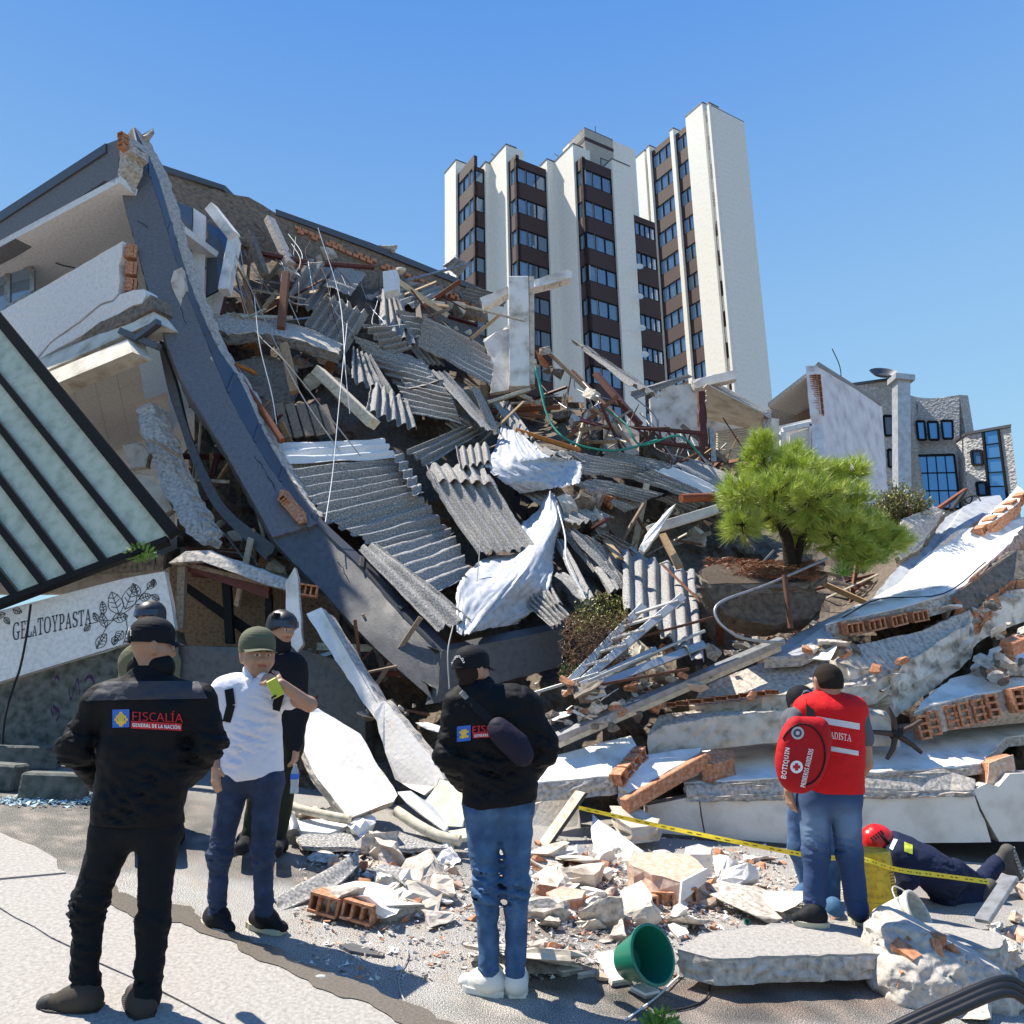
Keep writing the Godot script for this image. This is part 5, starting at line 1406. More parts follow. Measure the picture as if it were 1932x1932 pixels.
	for wv in [[[1729, 795], [1744, 795], [1747, 830], [1733, 830], 1, 1], [[1750, 796], [1769, 796], [1771, 830], [1754, 830], 1, 1], [[1776, 794], [1797, 794], [1798, 828], [1780, 828], 1, 1], [[1731, 860], [1800, 858], [1812, 960], [1737, 960], 4, 3]]:
		gridwin(ob, Plane(p2.normal, p2.d + (.5 if p2.normal.z > 0 else -.5)), wv.slice(0, 4), wv[4], wv[5])
	for wv in [[[1833, 851], [1852, 850], [1855, 877], [1836, 877], 1, 1], [[1843, 911], [1861, 910], [1863, 935], [1846, 935], 1, 1], [[1855, 814], [1884, 809], [1902, 945], [1868, 945], 1, 5]]:
		gridwin(ob, p3, wv.slice(0, 4), wv[4], wv[5])
	var ch := Mb.new()
	ch.beam(W(1702, 1000, 43.5) - o, W(1700, 722, 43.5) - o, .72, .72, Vector3.BACK)
	ch.beam(W(1700, 722, 43.5) - o, W(1700, 712, 43.5) - o, 1.1, 1.1, Vector3.BACK)
	var co := obj("flue", ch, "flue", ob)
	var dsh := Mb.new()
	dsh.lathe(W(1665, 712, 45) - o, Basis(Vector3.RIGHT, .7), [[.02, 0], [.5, .12], [.8, .35]], 14)
	obj("dish", dsh, "metal_dark", ob)
	# maroon truss
	var tr := thing("steel_truss", "maroon lattice steel truss in front of the pale blue panel", "truss", W(1262, 830, 13.6))
	o = tr.position
	var ca := [W(1196, 806, 13.6), W(1330, 818, 13.6), W(1330, 848, 13.6), W(1216, 830, 13.6)]
	for e in [[0, 1], [3, 2]]:
		var b := Mb.new()
		b.beam(ca[e[0]] - o, ca[e[1]] - o, .06, .06)
		obj("chord", b, "maroon", tr)
	for k in 9:
		var b := Mb.new()
		var u0: Vector3 = ca[0].lerp(ca[1], (k + .2) / 9.0)
		var l0: Vector3 = ca[3].lerp(ca[2], (k + (.9 if k % 2 == 0 else -.4) + .2) / 9.6)
		b.beam(u0 - o, l0 - o, .03, .03)
		obj("lattice_bar", b, "maroon", tr)
	plank("orange_rail", "bright orange timber rail lying below the green hoses", "timber", [974, 812, 13.0], [1094, 850, 12.6], .09, .07, "orange")
	for k in 3: slab("partition_board", ["left", "middle", "right"][k] + " pinkish partition board standing behind the flat sheets", "board", [[1106 + k * 34, 772 + k * 14, 14.2 - k * .2], [1138 + k * 34, 786 + k * 14, 14.2 - k * .2], [1138 + k * 34, 858, 13.9 - k * .2], [1104 + k * 34, 856, 13.9 - k * .2]], Vector3(0, 0, -.04), "board_pink", "wood_old", .006)
	for d in [["long brown roof rafter slanting behind the green hoses", [1030, 660, 14.8], [1202, 826, 13.8], .12, "wood_old"], ["upper maroon rafter slanting towards the truss", [1125, 706, 15.0], [1206, 800, 14.2], .16, "maroon"], ["brown roof rafter left of the upper maroon one", [1080, 700, 14.9], [1188, 812, 14.1], .1, "wood_red"], ["pale plank lying across the pillar foot", [920, 760, 13.6], [1000, 735, 13.8], .1, "wood_pale"], ["thin pale plank crossing in front of the pillar", [870, 575, 13.6], [990, 606, 13.7], .05, "wood_pale"], ["broken brown plank left of the pillar", [888, 640, 13.9], [945, 592, 14.0], .08, "wood"]]:
		plank("roof_rafter", d[0], "timber", d[1], d[2], d[3], d[3] * .6, d[4], "roof timbers")
	slab("blue_white_box", "small white metal box above the upright ridged sheet", "box", [[722, 512, 13.4], [748, 508, 13.6], [750, 545, 13.5], [724, 552, 13.3]], Vector3(.02, 0, -.25), "white_clean", "white_clean", 0.0)
	# loose cables and hoses
	var cab := [["teal garden hose drooping from the pillar foot across the sheets", [[1010, 690, 13.6], [1035, 790, 13.2], [1080, 835, 12.9], [1160, 850, 13.0], [1240, 830, 13.2]], .02, "teal"], ["teal hose looping in front of the truss", [[1130, 760, 13.9], [1180, 800, 13.5], [1210, 840, 13.3], [1280, 822, 13.4], [1325, 862, 13.5]], .018, "teal"], ["short teal pipe hanging under the pillar", [[1012, 700, 13.5], [1026, 752, 13.4]], .025, "teal"], ["white cable falling over the ordered sheets by the parapet", [[655, 610, 11.8], [640, 760, 10.8], [628, 890, 10.2], [614, 985, 9.6]], .006, "wire_white"], ["long thin cable falling from the brick line to the cream beam", [[600, 430, 13.0], [640, 560, 12.4], [652, 700, 11.2], [660, 780, 11.0]], .007, "wire_white"], ["cable bundle strand from the rear wall down past the ledge", [[410, 400, 12.4], [480, 560, 11.8], [560, 730, 11.2], [640, 850, 10.8]], .01, "wire"], ["second cable strand from the rear wall past the ledge", [[425, 410, 12.4], [470, 600, 11.7], [545, 690, 11.2], [680, 860, 10.8]], .009, "wire"], ["cable hanging in front of the lower grey ledge", [[480, 560, 11.8], [490, 650, 11.4], [512, 740, 11.1], [522, 800, 10.9]], .008, "wire_white"], ["black cable lying across the white sloping slab", [[1590, 1165, 9.1], [1660, 1130, 9.6], [1780, 1120, 9.4], [1860, 1060, 9.8]], .008, "black"], ["grey conduit loop in front of the tree pit", [[1560, 1054, 9.3], [1450, 1102, 9.0], [1360, 1136, 8.8], [1353, 1168, 8.7], [1390, 1200, 8.6], [1440, 1210, 8.7], [1480, 1212, 8.8]], .017, "metal_grey"], ["white cable hanging from the membrane peak to the bush", [[1052, 955, 10.0], [1066, 1010, 9.6], [1070, 1060, 9.3], [1105, 1130, 9.0]], .01, "wire_white"], ["thin cable in front of the lower membrane", [[910, 940, 9.9], [905, 1040, 9.6], [895, 1140, 9.2]], .006, "wire"], ["cable over the parapet corner", [[855, 1180, 8.6], [845, 1230, 8.4], [848, 1300, 8.3]], .008, "wire"]]
	for c in cab: tubes("loose_cable", c[0], "cable", c[1], c[2], c[3], "loose cables and hoses")
	for k in 26:
		var x := rnd(1010, 1300)
		var y := 690 + (x - 1010) * .42 + rnd(-20, 40)
		tubes("bent_rod", "thin bent %s rod in the tangle %s" % [["pale", "rusty", "grey steel"][k % 3], "close to the white pillar" if x < 1090 else ("above the pinkish partition boards" if x < 1190 else "above the maroon truss")], "rod", [[x, y, 14.3 + rnd(-.5, .5)], [x + rnd(-20, 40), y + rnd(20, 60), 13.9 + rnd(-.4, .4)], [x + rnd(-10, 80), y + rnd(40, 110), 13.5 + rnd(-.3, .3)]], .012, ["wire", "rust", "metal_grey"][k % 3], "bent rods right of the pillar", 5)
	for k in 34:
		var x := rnd(430, 720)
		var y := 400 + (x - 430) * .36 + rnd(-10, 90)
		tubes("bent_rod", "thin bent %s wire hanging %s" % [["grey", "rusty", "white"][k % 3], "left of the splintered post" if x < 530 else ("over the topmost sheets" if x < 630 else "below the brick line")], "rod", [[x, y, R(x, y) - .2], [x + rnd(-10, 30), y + rnd(20, 50), R(x, y) - .6], [x + rnd(0, 60), y + rnd(40, 110), R(x + 20, y + 60) - .5]], .007, ["wire", "rust", "wire_white"][k % 3], "bent wires under the rear wall", 5)
func back_materials():
	mat("white_stained", lin(.78, .76, .78), .85, ntex([Color(.74, .72, .74), Color(.92, .91, .92), Color(1, 1, 1), Color(1, 1, 1)], .01, 71, 512, 5), .35)
	mat("pebble", Color(1, 1, 1), .95, ntex([g(.16), g(.36), g(.46), g(.72)], .09, 72, 512, 3, FastNoiseLite.TYPE_CELLULAR), .14, nnrm(.09, 73, 8.0, 2, 512, FastNoiseLite.TYPE_CELLULAR), .8)
	mat("flue", lin(.5, .52, .56), .4, ntex([Color(.8, .78, .76), Color(.93, .93, .93), Color(1, 1, 1)], .02, 74), .2, null, 1.0, .4)
	mat("board_pink", lin(.58, .48, .4), .85, M["white"].albedo_texture, 1.0)
	mat("rust_pipe", lin(.42, .22, .12), .8, M["brick"].albedo_texture, 3.0)
# ---------------------------------------------------------------- plants
func pine_tuft(mb: Mb, p: Vector3, dir: Vector3, L: float, n: int):
	var x := dir.cross(Vector3(.31, .2, .93)).normalized()
	var y := dir.cross(x)
	for i in n:
		var a := rnd(0, TAU)
		var s := rnd(.15, 1.15)
		var d := (dir + (x * cos(a) + y * sin(a)) * s).normalized()
		var l := L * rnd(.7, 1.1)
		var w := d.cross(Vector3(rnd(-1, 1), rnd(-1, 1), rnd(-1, 1))).normalized() * .0034
		var b := p + dir * rnd(-.05, .03)
		var k := rnd(.75, 1.2)
		mb.col = Color(.4 * k, .5 * k, .085 * k).lerp(Color(.6, .56, .16), rnd(0, .6) * rng.randf())
		var tip := b + d * l + Vector3(0, -.02 * s, 0)
		mb.tri(b - w, b + w, tip)
func leaf_quad(mb: Mb, p: Vector3, d: Vector3, L: float, w: float):
	var s := d.cross(Vector3(rnd(-1, 1), rnd(-1, 1), rnd(-1, 1))).normalized() * w
	var m := p + d * L * .5
	mb.tri(p, m + s, p + d * L); mb.tri(p, p + d * L, m - s)
func rdir() -> Vector3:
	return Vector3(rng.randfn(), rng.randfn(), rng.randfn()).normalized()
func build_plants():
	var lm := mat("pine_needles", Color(1, 1, 1), .55)
	lm.vertex_color_use_as_albedo = true
	lm.backlight_enabled = true; lm.backlight = Color(.25, .32, .05)
	mat("bark", lin(.055, .04, .03), .95, M["concrete"].albedo_texture, 2.0, nnrm(.05, 81, 9.0), 1.0)
	mat("twig", lin(.16, .09, .055), .9)
	# pine with long needles
	var t := thing("pine_tree", "bright green long needled pine growing out of the broken planter", "pine tree", W(1490, 1068, 9.7))
	var o := t.position
	var blobs := [[1434, 838, 24, 0], [1440, 878, 42, .1], [1500, 888, 50, -.1], [1560, 905, 40, .2], [1606, 890, 30, .1], [1398, 928, 42, -.2], [1462, 930, 55, -.3], [1530, 945, 60, -.35], [1595, 950, 50, 0], [1400, 990, 34, -.2], [1585, 1005, 52, -.25], [1640, 1015, 46, -.1], [1680, 1022, 34, 0], [1530, 1010, 45, .2], [1620, 1048, 32, -.2], [1475, 985, 34, .35], [1562, 985, 42, -.1], [1612, 985, 38, .1], [1500, 860, 26, .3]]
	var tb := Mb.new()
	tb.tube([W(1492, 1075, 9.7) - o, W(1486, 1020, 9.7) - o, W(1466, 966, 9.65) - o, W(1448, 915, 9.65) - o, W(1436, 860, 9.7) - o], .085, .025, 9)
	tb.tube([W(1500, 1070, 9.75) - o, W(1512, 1020, 9.75) - o, W(1530, 970, 9.75) - o, W(1560, 920, 9.8) - o], .06, .02, 8)
	obj("trunk", tb, "bark", t)
	var br := Mb.new()
	var cr := Mb.new()
	for b in blobs:
		var c := W(b[0], b[1], 9.7 + b[3]) - o
		var rad: float = b[2] / 1516.0 * 9.9
		var root: Vector3 = (W(1466, 966, 9.65) if b[0] < 1490 else W(1525, 985, 9.75)) - o
		br.tube([root, root.lerp(c, .5) + Vector3(0, -.06, 0), c], .035, .012, 5)
		var n := int(b[2] * 1.6)
		for i in n:
			var d := rdir()
			var p := c + d * rad * pow(rng.randf(), .45) * Vector3(1, .8, 1.05)
			var q := (d + Vector3(0, .75, 0)).normalized()
			pine_tuft(cr, p, q, .185, 50)
			if i % 4 == 0: br.tube([c, p], .01, .005, 4, false)
	obj("branch", br, "bark", t)
	obj("crown", cr, "pine_needles", t)
	# broad-leaved shrub behind it
	var sh := thing("broad_shrub", "olive green broad leaved shrub in a tipped planter right of the pine", "shrub", W(1700, 1005, 11.6))
	o = sh.position
	var sc := Mb.new()
	var sw := Mb.new()
	for i in 95:
		var a := rnd(-1.25, 1.25)
		var L := rnd(.55, 1.0) * (1.0 - absf(a) * .18)
		var tip := Vector3(sin(a) * L * .62 * 1.05 - .02, cos(a) * L * .72 + .05, rnd(-.35, .35))
		var mid := tip * .5 + Vector3(rnd(-.08, .08), rnd(-.02, .05), rnd(-.08, .08))
		sw.tube([Vector3(rnd(-.08, .08), -.25, rnd(-.08, .08)), mid, tip], .014, .004, 4, false)
		for k in 46:
			var u := 1.0 - pow(rng.randf(), 1.6) * .75
			var p := mid.lerp(tip, u * 2 - 1) if u > .5 else mid * (u * 2)
			p += rdir() * rnd(0, .09)
			var kk := rnd(.6, 1.15)
			sc.col = Color(.14 * kk, .165 * kk, .045 * kk).lerp(Color(.38, .33, .1), (1.0 if rng.randf() < .22 else 0.0) * u)
			leaf_quad(sc, p, (rdir() + Vector3(0, .5, 0)).normalized(), rnd(.035, .06), rnd(.009, .015))
	obj("branch", sw, "twig", sh)
	obj("crown", sc, "leaf_v", sh)
	# dry brown bush by the ladder
	var db := thing("dry_bush", "brown twiggy bush with yellow green tips hanging over the parapet end", "bush", W(1115, 1285, 8.9))
	o = db.position
	var dc := Mb.new()
	var dw := Mb.new()
	for i in 520:
		var c := W(rnd(1062, 1190), rnd(1160, 1275), 8.75 + rnd(-.25, .3)) - o
		var d := (rdir() + Vector3(0, .1, 0)).normalized()
		dw.tube([c - d * .08, c + rdir() * .03, c + d * .09], .0035, .002, 3, false)
		if i % 2 == 0:
			for k in 5:
				var kk := rnd(.6, 1.2)
				dc.col = Color(.16 * kk, .075 * kk, .035 * kk).lerp(Color(.10, .11, .03), rng.randf() * .5)
				leaf_quad(dc, c + rdir() * .07, rdir(), rnd(.02, .035), .006)
	for i in 1100:
		var x := rnd(1085, 1185)
		var y := rnd(1118, 1185) + absf(x - 1140) * .25
		var kk := rnd(.7, 1.2)
		dc.col = Color(.2 * kk, .2 * kk, .03 * kk)
		leaf_quad(dc, W(x, y, 8.75 + rnd(-.2, .25)) - o, (rdir() + Vector3(0, .6, 0)).normalized(), rnd(.02, .04), .006)
	for i in 400:
		dc.col = Color(.05, .11, .025)
		leaf_quad(dc, W(rnd(1055, 1110), rnd(1255, 1290), 8.7 + rnd(-.1, .2)) - o, rdir(), rnd(.02, .04), .007)
	obj("twigs", dw, "twig", db)
	obj("foliage", dc, "leaf_v", db)
	# planter with dead needles
	slab("planter_edge", "mossy broken concrete planter edge covered with fallen rusty needles", "planter", [[1318, 1078, 9.3], [1345, 1066, 9.6], [1420, 1062, 9.9], [1500, 1070, 10.0], [1560, 1080, 9.9], [1520, 1098, 9.4], [1420, 1100, 9.2], [1340, 1102, 9.1]], Vector3(0, -.12, 0), "soil", "concrete_dark", .02)
	slab("planter_wall", "dark tilted planter wall in the shade under the pine", "planter", [[1325, 1100, 9.1], [1420, 1112, 9.2], [1530, 1106, 9.4], [1560, 1125, 9.5], [1530, 1168, 9.4], [1450, 1180, 9.2], [1370, 1160, 9.1], [1345, 1130, 9.05]], Vector3(0, -.1, -.35), "mound", "mound", .03)
	var nm := Mb.new()
	for i in 6500:
		var u := rng.randf()
		var x := lerpf(1335, 1545, u)
		var y := rnd(1062, 1094) + (u - .5) * 6
		var p := W(x, y, lerpf(9.25, 9.85, clampf((1098 - y) / 34.0, 0, 1)))
		p.y += .03 + .05 * fn.get_noise_2d(x * .05, y * .08)
		var d := rdir() * Vector3(1, .4, 1)
		var w := Vector3(rnd(-1, 1), rnd(-1, 1), rnd(-1, 1)).normalized() * .004
		var k := rnd(.6, 1.2)
		nm.col = Color(.28 * k, .11 * k, .05 * k)
		nm.tri(p - w, p + w, p + d * rnd(.06, .12))
	var no := obj("fallen_needles", nm, "leaf_v")
	tag(no, "rusty carpet of fallen pine needles on the planter edge", "needles")
	no.set_meta("kind", "stuff")
	# small fronds and weeds
	for f in [[1660, 1062, 9.4, .22, "bright green fern frond sticking out right of the pine"], [1590, 1085, 9.3, .16, "small fern frond under the right side of the pine"], [268, 1058, 8.85, .2, "fresh green leaf spray caught above the white sign"], [1243, 1938, 4.2, .1, "spiky green weed at the bottom edge of the street"], [107, 1478, 7.8, .07, "tiny green weed growing at the kerb stone"]]:
		var fm := Mb.new()
		for i in 9:
			var a := lerpf(-1.3, 1.3, i / 8.0)
			var d := Vector3(sin(a), cos(a) * .8 + .1, rnd(.1, .5)).normalized()
			for k in 10:
				var kk := rnd(.8, 1.2)
				fm.col = Color(.16 * kk, .3 * kk, .04 * kk)
				var p: Vector3 = d * f[3] * k / 10.0
				var sd := d.cross(Vector3.BACK).normalized()
				leaf_quad(fm, p, (d + sd * .9).normalized(), f[3] * .35, .006); leaf_quad(fm, p, (d - sd * .9).normalized(), f[3] * .35, .006)
		var fo := obj("fern", fm, "leaf_v")
		fo.position = W(f[0], f[1], f[2]) if f[2] > 8.2 else G(f[0], f[1])
		tag(fo, f[4], "plant")
func veg_materials():
	var m := mat("leaf_v", Color(1, 1, 1), .5)
	m.vertex_color_use_as_albedo = true
# ---------------------------------------------------------------- rubble
func chunk_mesh(sz: Vector3, cuts: int, div: int, rough: float) -> ArrayMesh:
	var pl := []
	for i in cuts: pl.append([rdir(), rnd(.52, .85)])
	var seed_ := rnd(0, 90)
	var pt := func(p: Vector3) -> Vector3:
		var q := p * .5 + p.normalized() * .28
		for c in pl:
			var d: float = q.dot(c[0]) - c[1] * .5
			if d > 0: q -= c[0] * d
		q += p.normalized() * rough * fn.get_noise_3d(p.x * 2.2 + seed_, p.y * 2.2, p.z * 2.2)
		return q * sz
	var mb := Mb.new()
	for ax in 3:
		for sg in [-1.0, 1.0]:
			for i in div:
				for j in div:
					var q := []
					for s in [[i, j], [i + 1, j], [i + 1, j + 1], [i, j + 1]]:
						var u: float = s[0] / float(div) * 2 - 1
						var v: float = s[1] / float(div) * 2 - 1
						var p := Vector3.ZERO
						p[ax] = sg; p[(ax + 1) % 3] = u * sg; p[(ax + 2) % 3] = v
						q.append(pt.call(p))
					mb.quad(q[0], q[3], q[2], q[1])
	return mb.mesh()
var CH := {}
func make_chunks():
	CH = {"concrete": [], "brick": [], "shard": [], "pebble": []}
	for i in 9: CH.concrete.append(chunk_mesh(Vector3(rnd(.8, 1.2), rnd(.5, .9), rnd(.7, 1.1)), 7, 4, .16))
	for i in 7: CH.brick.append(chunk_mesh(Vector3(rnd(.9, 1.3), rnd(.45, .7), rnd(.6, .9)), 4, 3, .1))
	for i in 7: CH.shard.append(chunk_mesh(Vector3(rnd(1.1, 1.7), .16, rnd(.7, 1.2)), 6, 3, .1))
	for i in 5: CH.pebble.append(chunk_mesh(Vector3(1, .7, .9), 5, 2, .1))
func drop(kind: String, called: String, label: String, category: String, group: String, at: Vector3, s: float, mt: String, flat := .3):
	var o := MeshInstance3D.new()
	o.name = numbered(called)
	o.mesh = CH[kind][rng.randi() % CH[kind].size()]
	o.material_override = M[mt]
	add_child(o)
	o.position = at
	o.rotation = Vector3(rnd(-flat, flat), rnd(0, TAU), rnd(-flat, flat))
	o.scale = Vector3.ONE * s
	tag(o, label, category, group)
var LASTB := 0
func in_blobs(n: int, bl: Array) -> Vector2:
	LASTB = rng.randi() % bl.size()
	var b = bl[LASTB]
	return Vector2(b[0] + rng.randfn() * b[2] * .5, b[1] + rng.randfn() * b[3] * .5)
func build_debris():
	make_chunks()
	var street := [[1050, 1630, 110, 30], [1120, 1660, 130, 40], [1240, 1650, 130, 40], [1380, 1640, 90, 30], [1080, 1720, 110, 40], [1200, 1740, 90, 30], [740, 1640, 120, 35], [800, 1700, 90, 40], [700, 1600, 110, 25], [640, 1690, 70, 30], [1010, 1800, 90, 30], [1400, 1700, 120, 30], [1290, 1700, 120, 40], [1100, 1650, 120, 40]]
	var right := [[1860, 1880, 60, 40], [1910, 1800, 30, 60], [1905, 1740, 30, 40]]
	var place := ["below the leaning pale door panel", "left of the tan brick block", "around the tan brick block", "behind the medic's slab", "between sling bag man and green tub", "behind the green tub", "behind the fallen hollow brick wall piece", "right of the fallen hollow brick wall piece", "beside the long pale board", "around the curved grey roof scrap", "near the sling bag man's white shoes", "in front of the low white wall beam", "between green tub and medic", "under the bright triangular panel"]
	var tone := ["grey", "white plastered", "tan", "rough grey"]
	for i in 230:
		var p := in_blobs(0, street)
		var s := .03 + pow(rng.randf(), 4.5) * .3
		drop("concrete" if i % 3 else "shard", "concrete_chunk", "loose %s %s lying %s" % [tone[i % 4], "concrete chunk" if i % 3 else "flat shard", place[LASTB]], "rubble", "concrete chunks on the street", G(p.x, p.y, s * .22), s, ["concrete", "white", "plaster_grey", "concrete"][i % 4])
	for i in 150:
		var p := in_blobs(0, street)
		var s := .035 + pow(rng.randf(), 2.5) * .09
		drop("brick", "brick_fragment", "loose %s brick fragment lying %s" % [["orange", "red", "dusty pink"][i % 3], place[LASTB]], "brick", "brick fragments on the street", G(p.x, p.y, s * .2), s, ["brick", "brick", "brick_pale"][i % 3], .5)
	for i in 40:
		var p := in_blobs(0, right)
		var s := .05 + pow(rng.randf(), 2) * .1
		drop("concrete", "concrete_chunk", "%s concrete chunk piled %s" % [["grey", "white", "dusty pink"][i % 3], ["above the black rubber profile", "at the right margin beside the steel bar", "at the right margin behind the slab"][LASTB]], "rubble", "concrete chunks at lower right", G(p.x, p.y, s * .25), s, ["concrete", "white", "brick_pale"][i % 3], .6)
	# ledge rubble
	var led := [[1100, 1300, 60, 15, -.35], [1180, 1325, 70, 20, -.3], [1090, 1350, 60, 20, -.3], [1260, 1290, 90, 18, -.3], [1590, 1225, 60, 10, -.5], [1900, 1215, 30, 30, -.5], [1880, 1260, 30, 20, -.5], [740, 1345, 40, 20, -.4], [880, 1500, 60, 40, -.5], [1420, 1230, 90, 20, -.35], [640, 1540, 70, 20, -.4], [560, 1240, 30, 12, -.4], [1850, 1130, 40, 40, -.5]]
	var lplace := ["under the ladder foot", "below the steel channel", "left of the steel channel end", "above the cracked cream beam", "on the concrete lip under the white slab", "under the curved edge beam at right", "on the white slab corner at right", "beside the long white fallen beam", "left of the leaning door panel", "in front of the tree pit", "below the large bright wall slab", "on the plinth behind the helmeted officer", "on the dark masonry seam"]
	for i in 260:
		var b = led[i % led.size()]
		var x: float = b[0] + rng.randfn() * b[2] * .55
		var y: float = b[1] + rng.randfn() * b[3] * .55
		var s := .05 + pow(rng.randf(), 2.5) * .17
		drop(["concrete", "concrete", "concrete", "brick", "shard"][i % 5], "ledge_rubble", "%s %s lying %s" % [["grey", "tan", "dark grey", "red", "white"][i % 5], ["lump", "lump", "lump", "brick piece", "flat shard"][i % 5], lplace[i % lplace.size()]], "rubble", "lumps on the crushed ledges", P(x, y, b[4]), s, ["concrete", "plaster_grey", "concrete_dark", "brick", "white"][i % 5], .6)
	# upper heap: boards, laths and chunks in the gaps
	var gaps := [[470, 640, 60, 60], [520, 560, 50, 40], [600, 700, 60, 40], [480, 820, 60, 20], [640, 500, 80, 30], [800, 560, 70, 30], [860, 600, 40, 30], [960, 790, 60, 30], [1060, 780, 70, 40], [1150, 810, 70, 30], [1100, 960, 60, 30], [1220, 1010, 80, 40], [1300, 980, 60, 30], [1380, 1130, 60, 40], [1250, 1240, 80, 30], [380, 920, 30, 50], [420, 1020, 40, 30], [480, 1060, 50, 25], [540, 1080, 50, 25], [1600, 1105, 40, 20], [1480, 1190, 70, 25], [700, 1270, 40, 50], [1020, 690, 40, 30], [1380, 860, 60, 15], [560, 520, 60, 50], [450, 560, 40, 60]]
	var gplace := ["left of the topmost sheets", "beside the splintered post", "by the cream timber beam", "above the board panel", "under the brick line", "below the ridge flashing", "left of the white pillar", "below the pillar foot", "behind the green hose", "in front of the truss", "right of the membrane peak", "left of the pale lintel", "above the upright sheet", "left of the planter", "behind the ladder", "beside the fallen column", "under the parapet band", "above the shop lintel", "right of the shop lintel", "behind the white sloping slab", "right of the planter", "under the parapet corner", "under the concrete arm", "below the louvred room", "behind the topmost sheets", "right of the parapet coping"]
	for i in 300:
		var b = gaps[i % gaps.size()]
		var x: float = b[0] + rng.randfn() * b[2] * .6
		var y: float = b[1] + rng.randfn() * b[3] * .6
		var dr := rnd(.05, .45)
		if i % 2 == 0:
			var s := .08 + pow(rng.randf(), 2) * .28
			drop(["concrete", "shard", "concrete", "brick"][(i / 2) % 4], "heap_chunk", "%s masonry piece caught in the heap %s" % [["grey", "dark grey", "tan", "red", "cream"][i % 5], gplace[i % gplace.size()]], "rubble", "masonry caught in the fallen roof", P(x, y, dr), s, ["concrete", "concrete_dark", "plaster_grey", "brick", "beige"][i % 5], 1.2)
		else:
			var a := P(x, y, dr - .15)
			var d := (rdir() * Vector3(1, .7, .5)).normalized() * rnd(.25, .95)
			plank("loose_lath", "loose %s sticking out of the heap %s" % [["weathered board", "brown lath", "reddish lath", "pale board", "grey steel strip", "maroon steel strip"][(i / 2) % 6], gplace[i % gplace.size()]], "timber", a - d, a + d, rnd(.02, .11), rnd(.015, .04), ["wood_old", "wood", "wood_red", "wood_pale", "metal_grey", "maroon"][(i / 2) % 6], "loose laths in the fallen roof", rdir(), 0.0)
	# fine grit, dust crumbs and glass crumbs: too many to count
	for gset in [["grit", "fine pale grit and crumbs spread over the street", street, 9000, "concrete", .012], ["plaster_bits", "white plaster crumbs spread over the street", street, 6000, "white_clean", .014], ["brick_crumbs", "fine red brick crumbs spread over the street", street, 3200, "brick", .012], ["glass_crumbs", "bluish heap of shattered safety glass along the kerb", [[40, 1512, 90, 8], [150, 1510, 120, 10], [200, 1500, 100, 8]], 2600, "glass_crumb", .014]]:
		var mb := Mb.new()
		for i in gset[3]:
			var p := in_blobs(0, gset[2])
			if gset[0] != "glass_crumbs" and i % 3 == 0: p = Vector2(rnd(560, 1600), rnd(1580, 1850))
			var s: float = gset[5] * (.4 + pow(rng.randf(), 3) * 2.2)
			var c := G(clampf(p.x, -60, 1980), maxf(p.y, 1490), s * .3)
			var q := []
			for k in 4: q.append(c + Vector3(rnd(-s, s), rnd(-s * .3, s * .8), rnd(-s, s)))
			mb.tri(q[0], q[1], q[2]); mb.tri(q[0], q[2], q[3]); mb.tri(q[0], q[3], q[1]); mb.tri(q[1], q[2], q[3])
		var o := obj(gset[0], mb, gset[4])
		tag(o, gset[1], "rubble")
		o.set_meta("kind", "stuff")
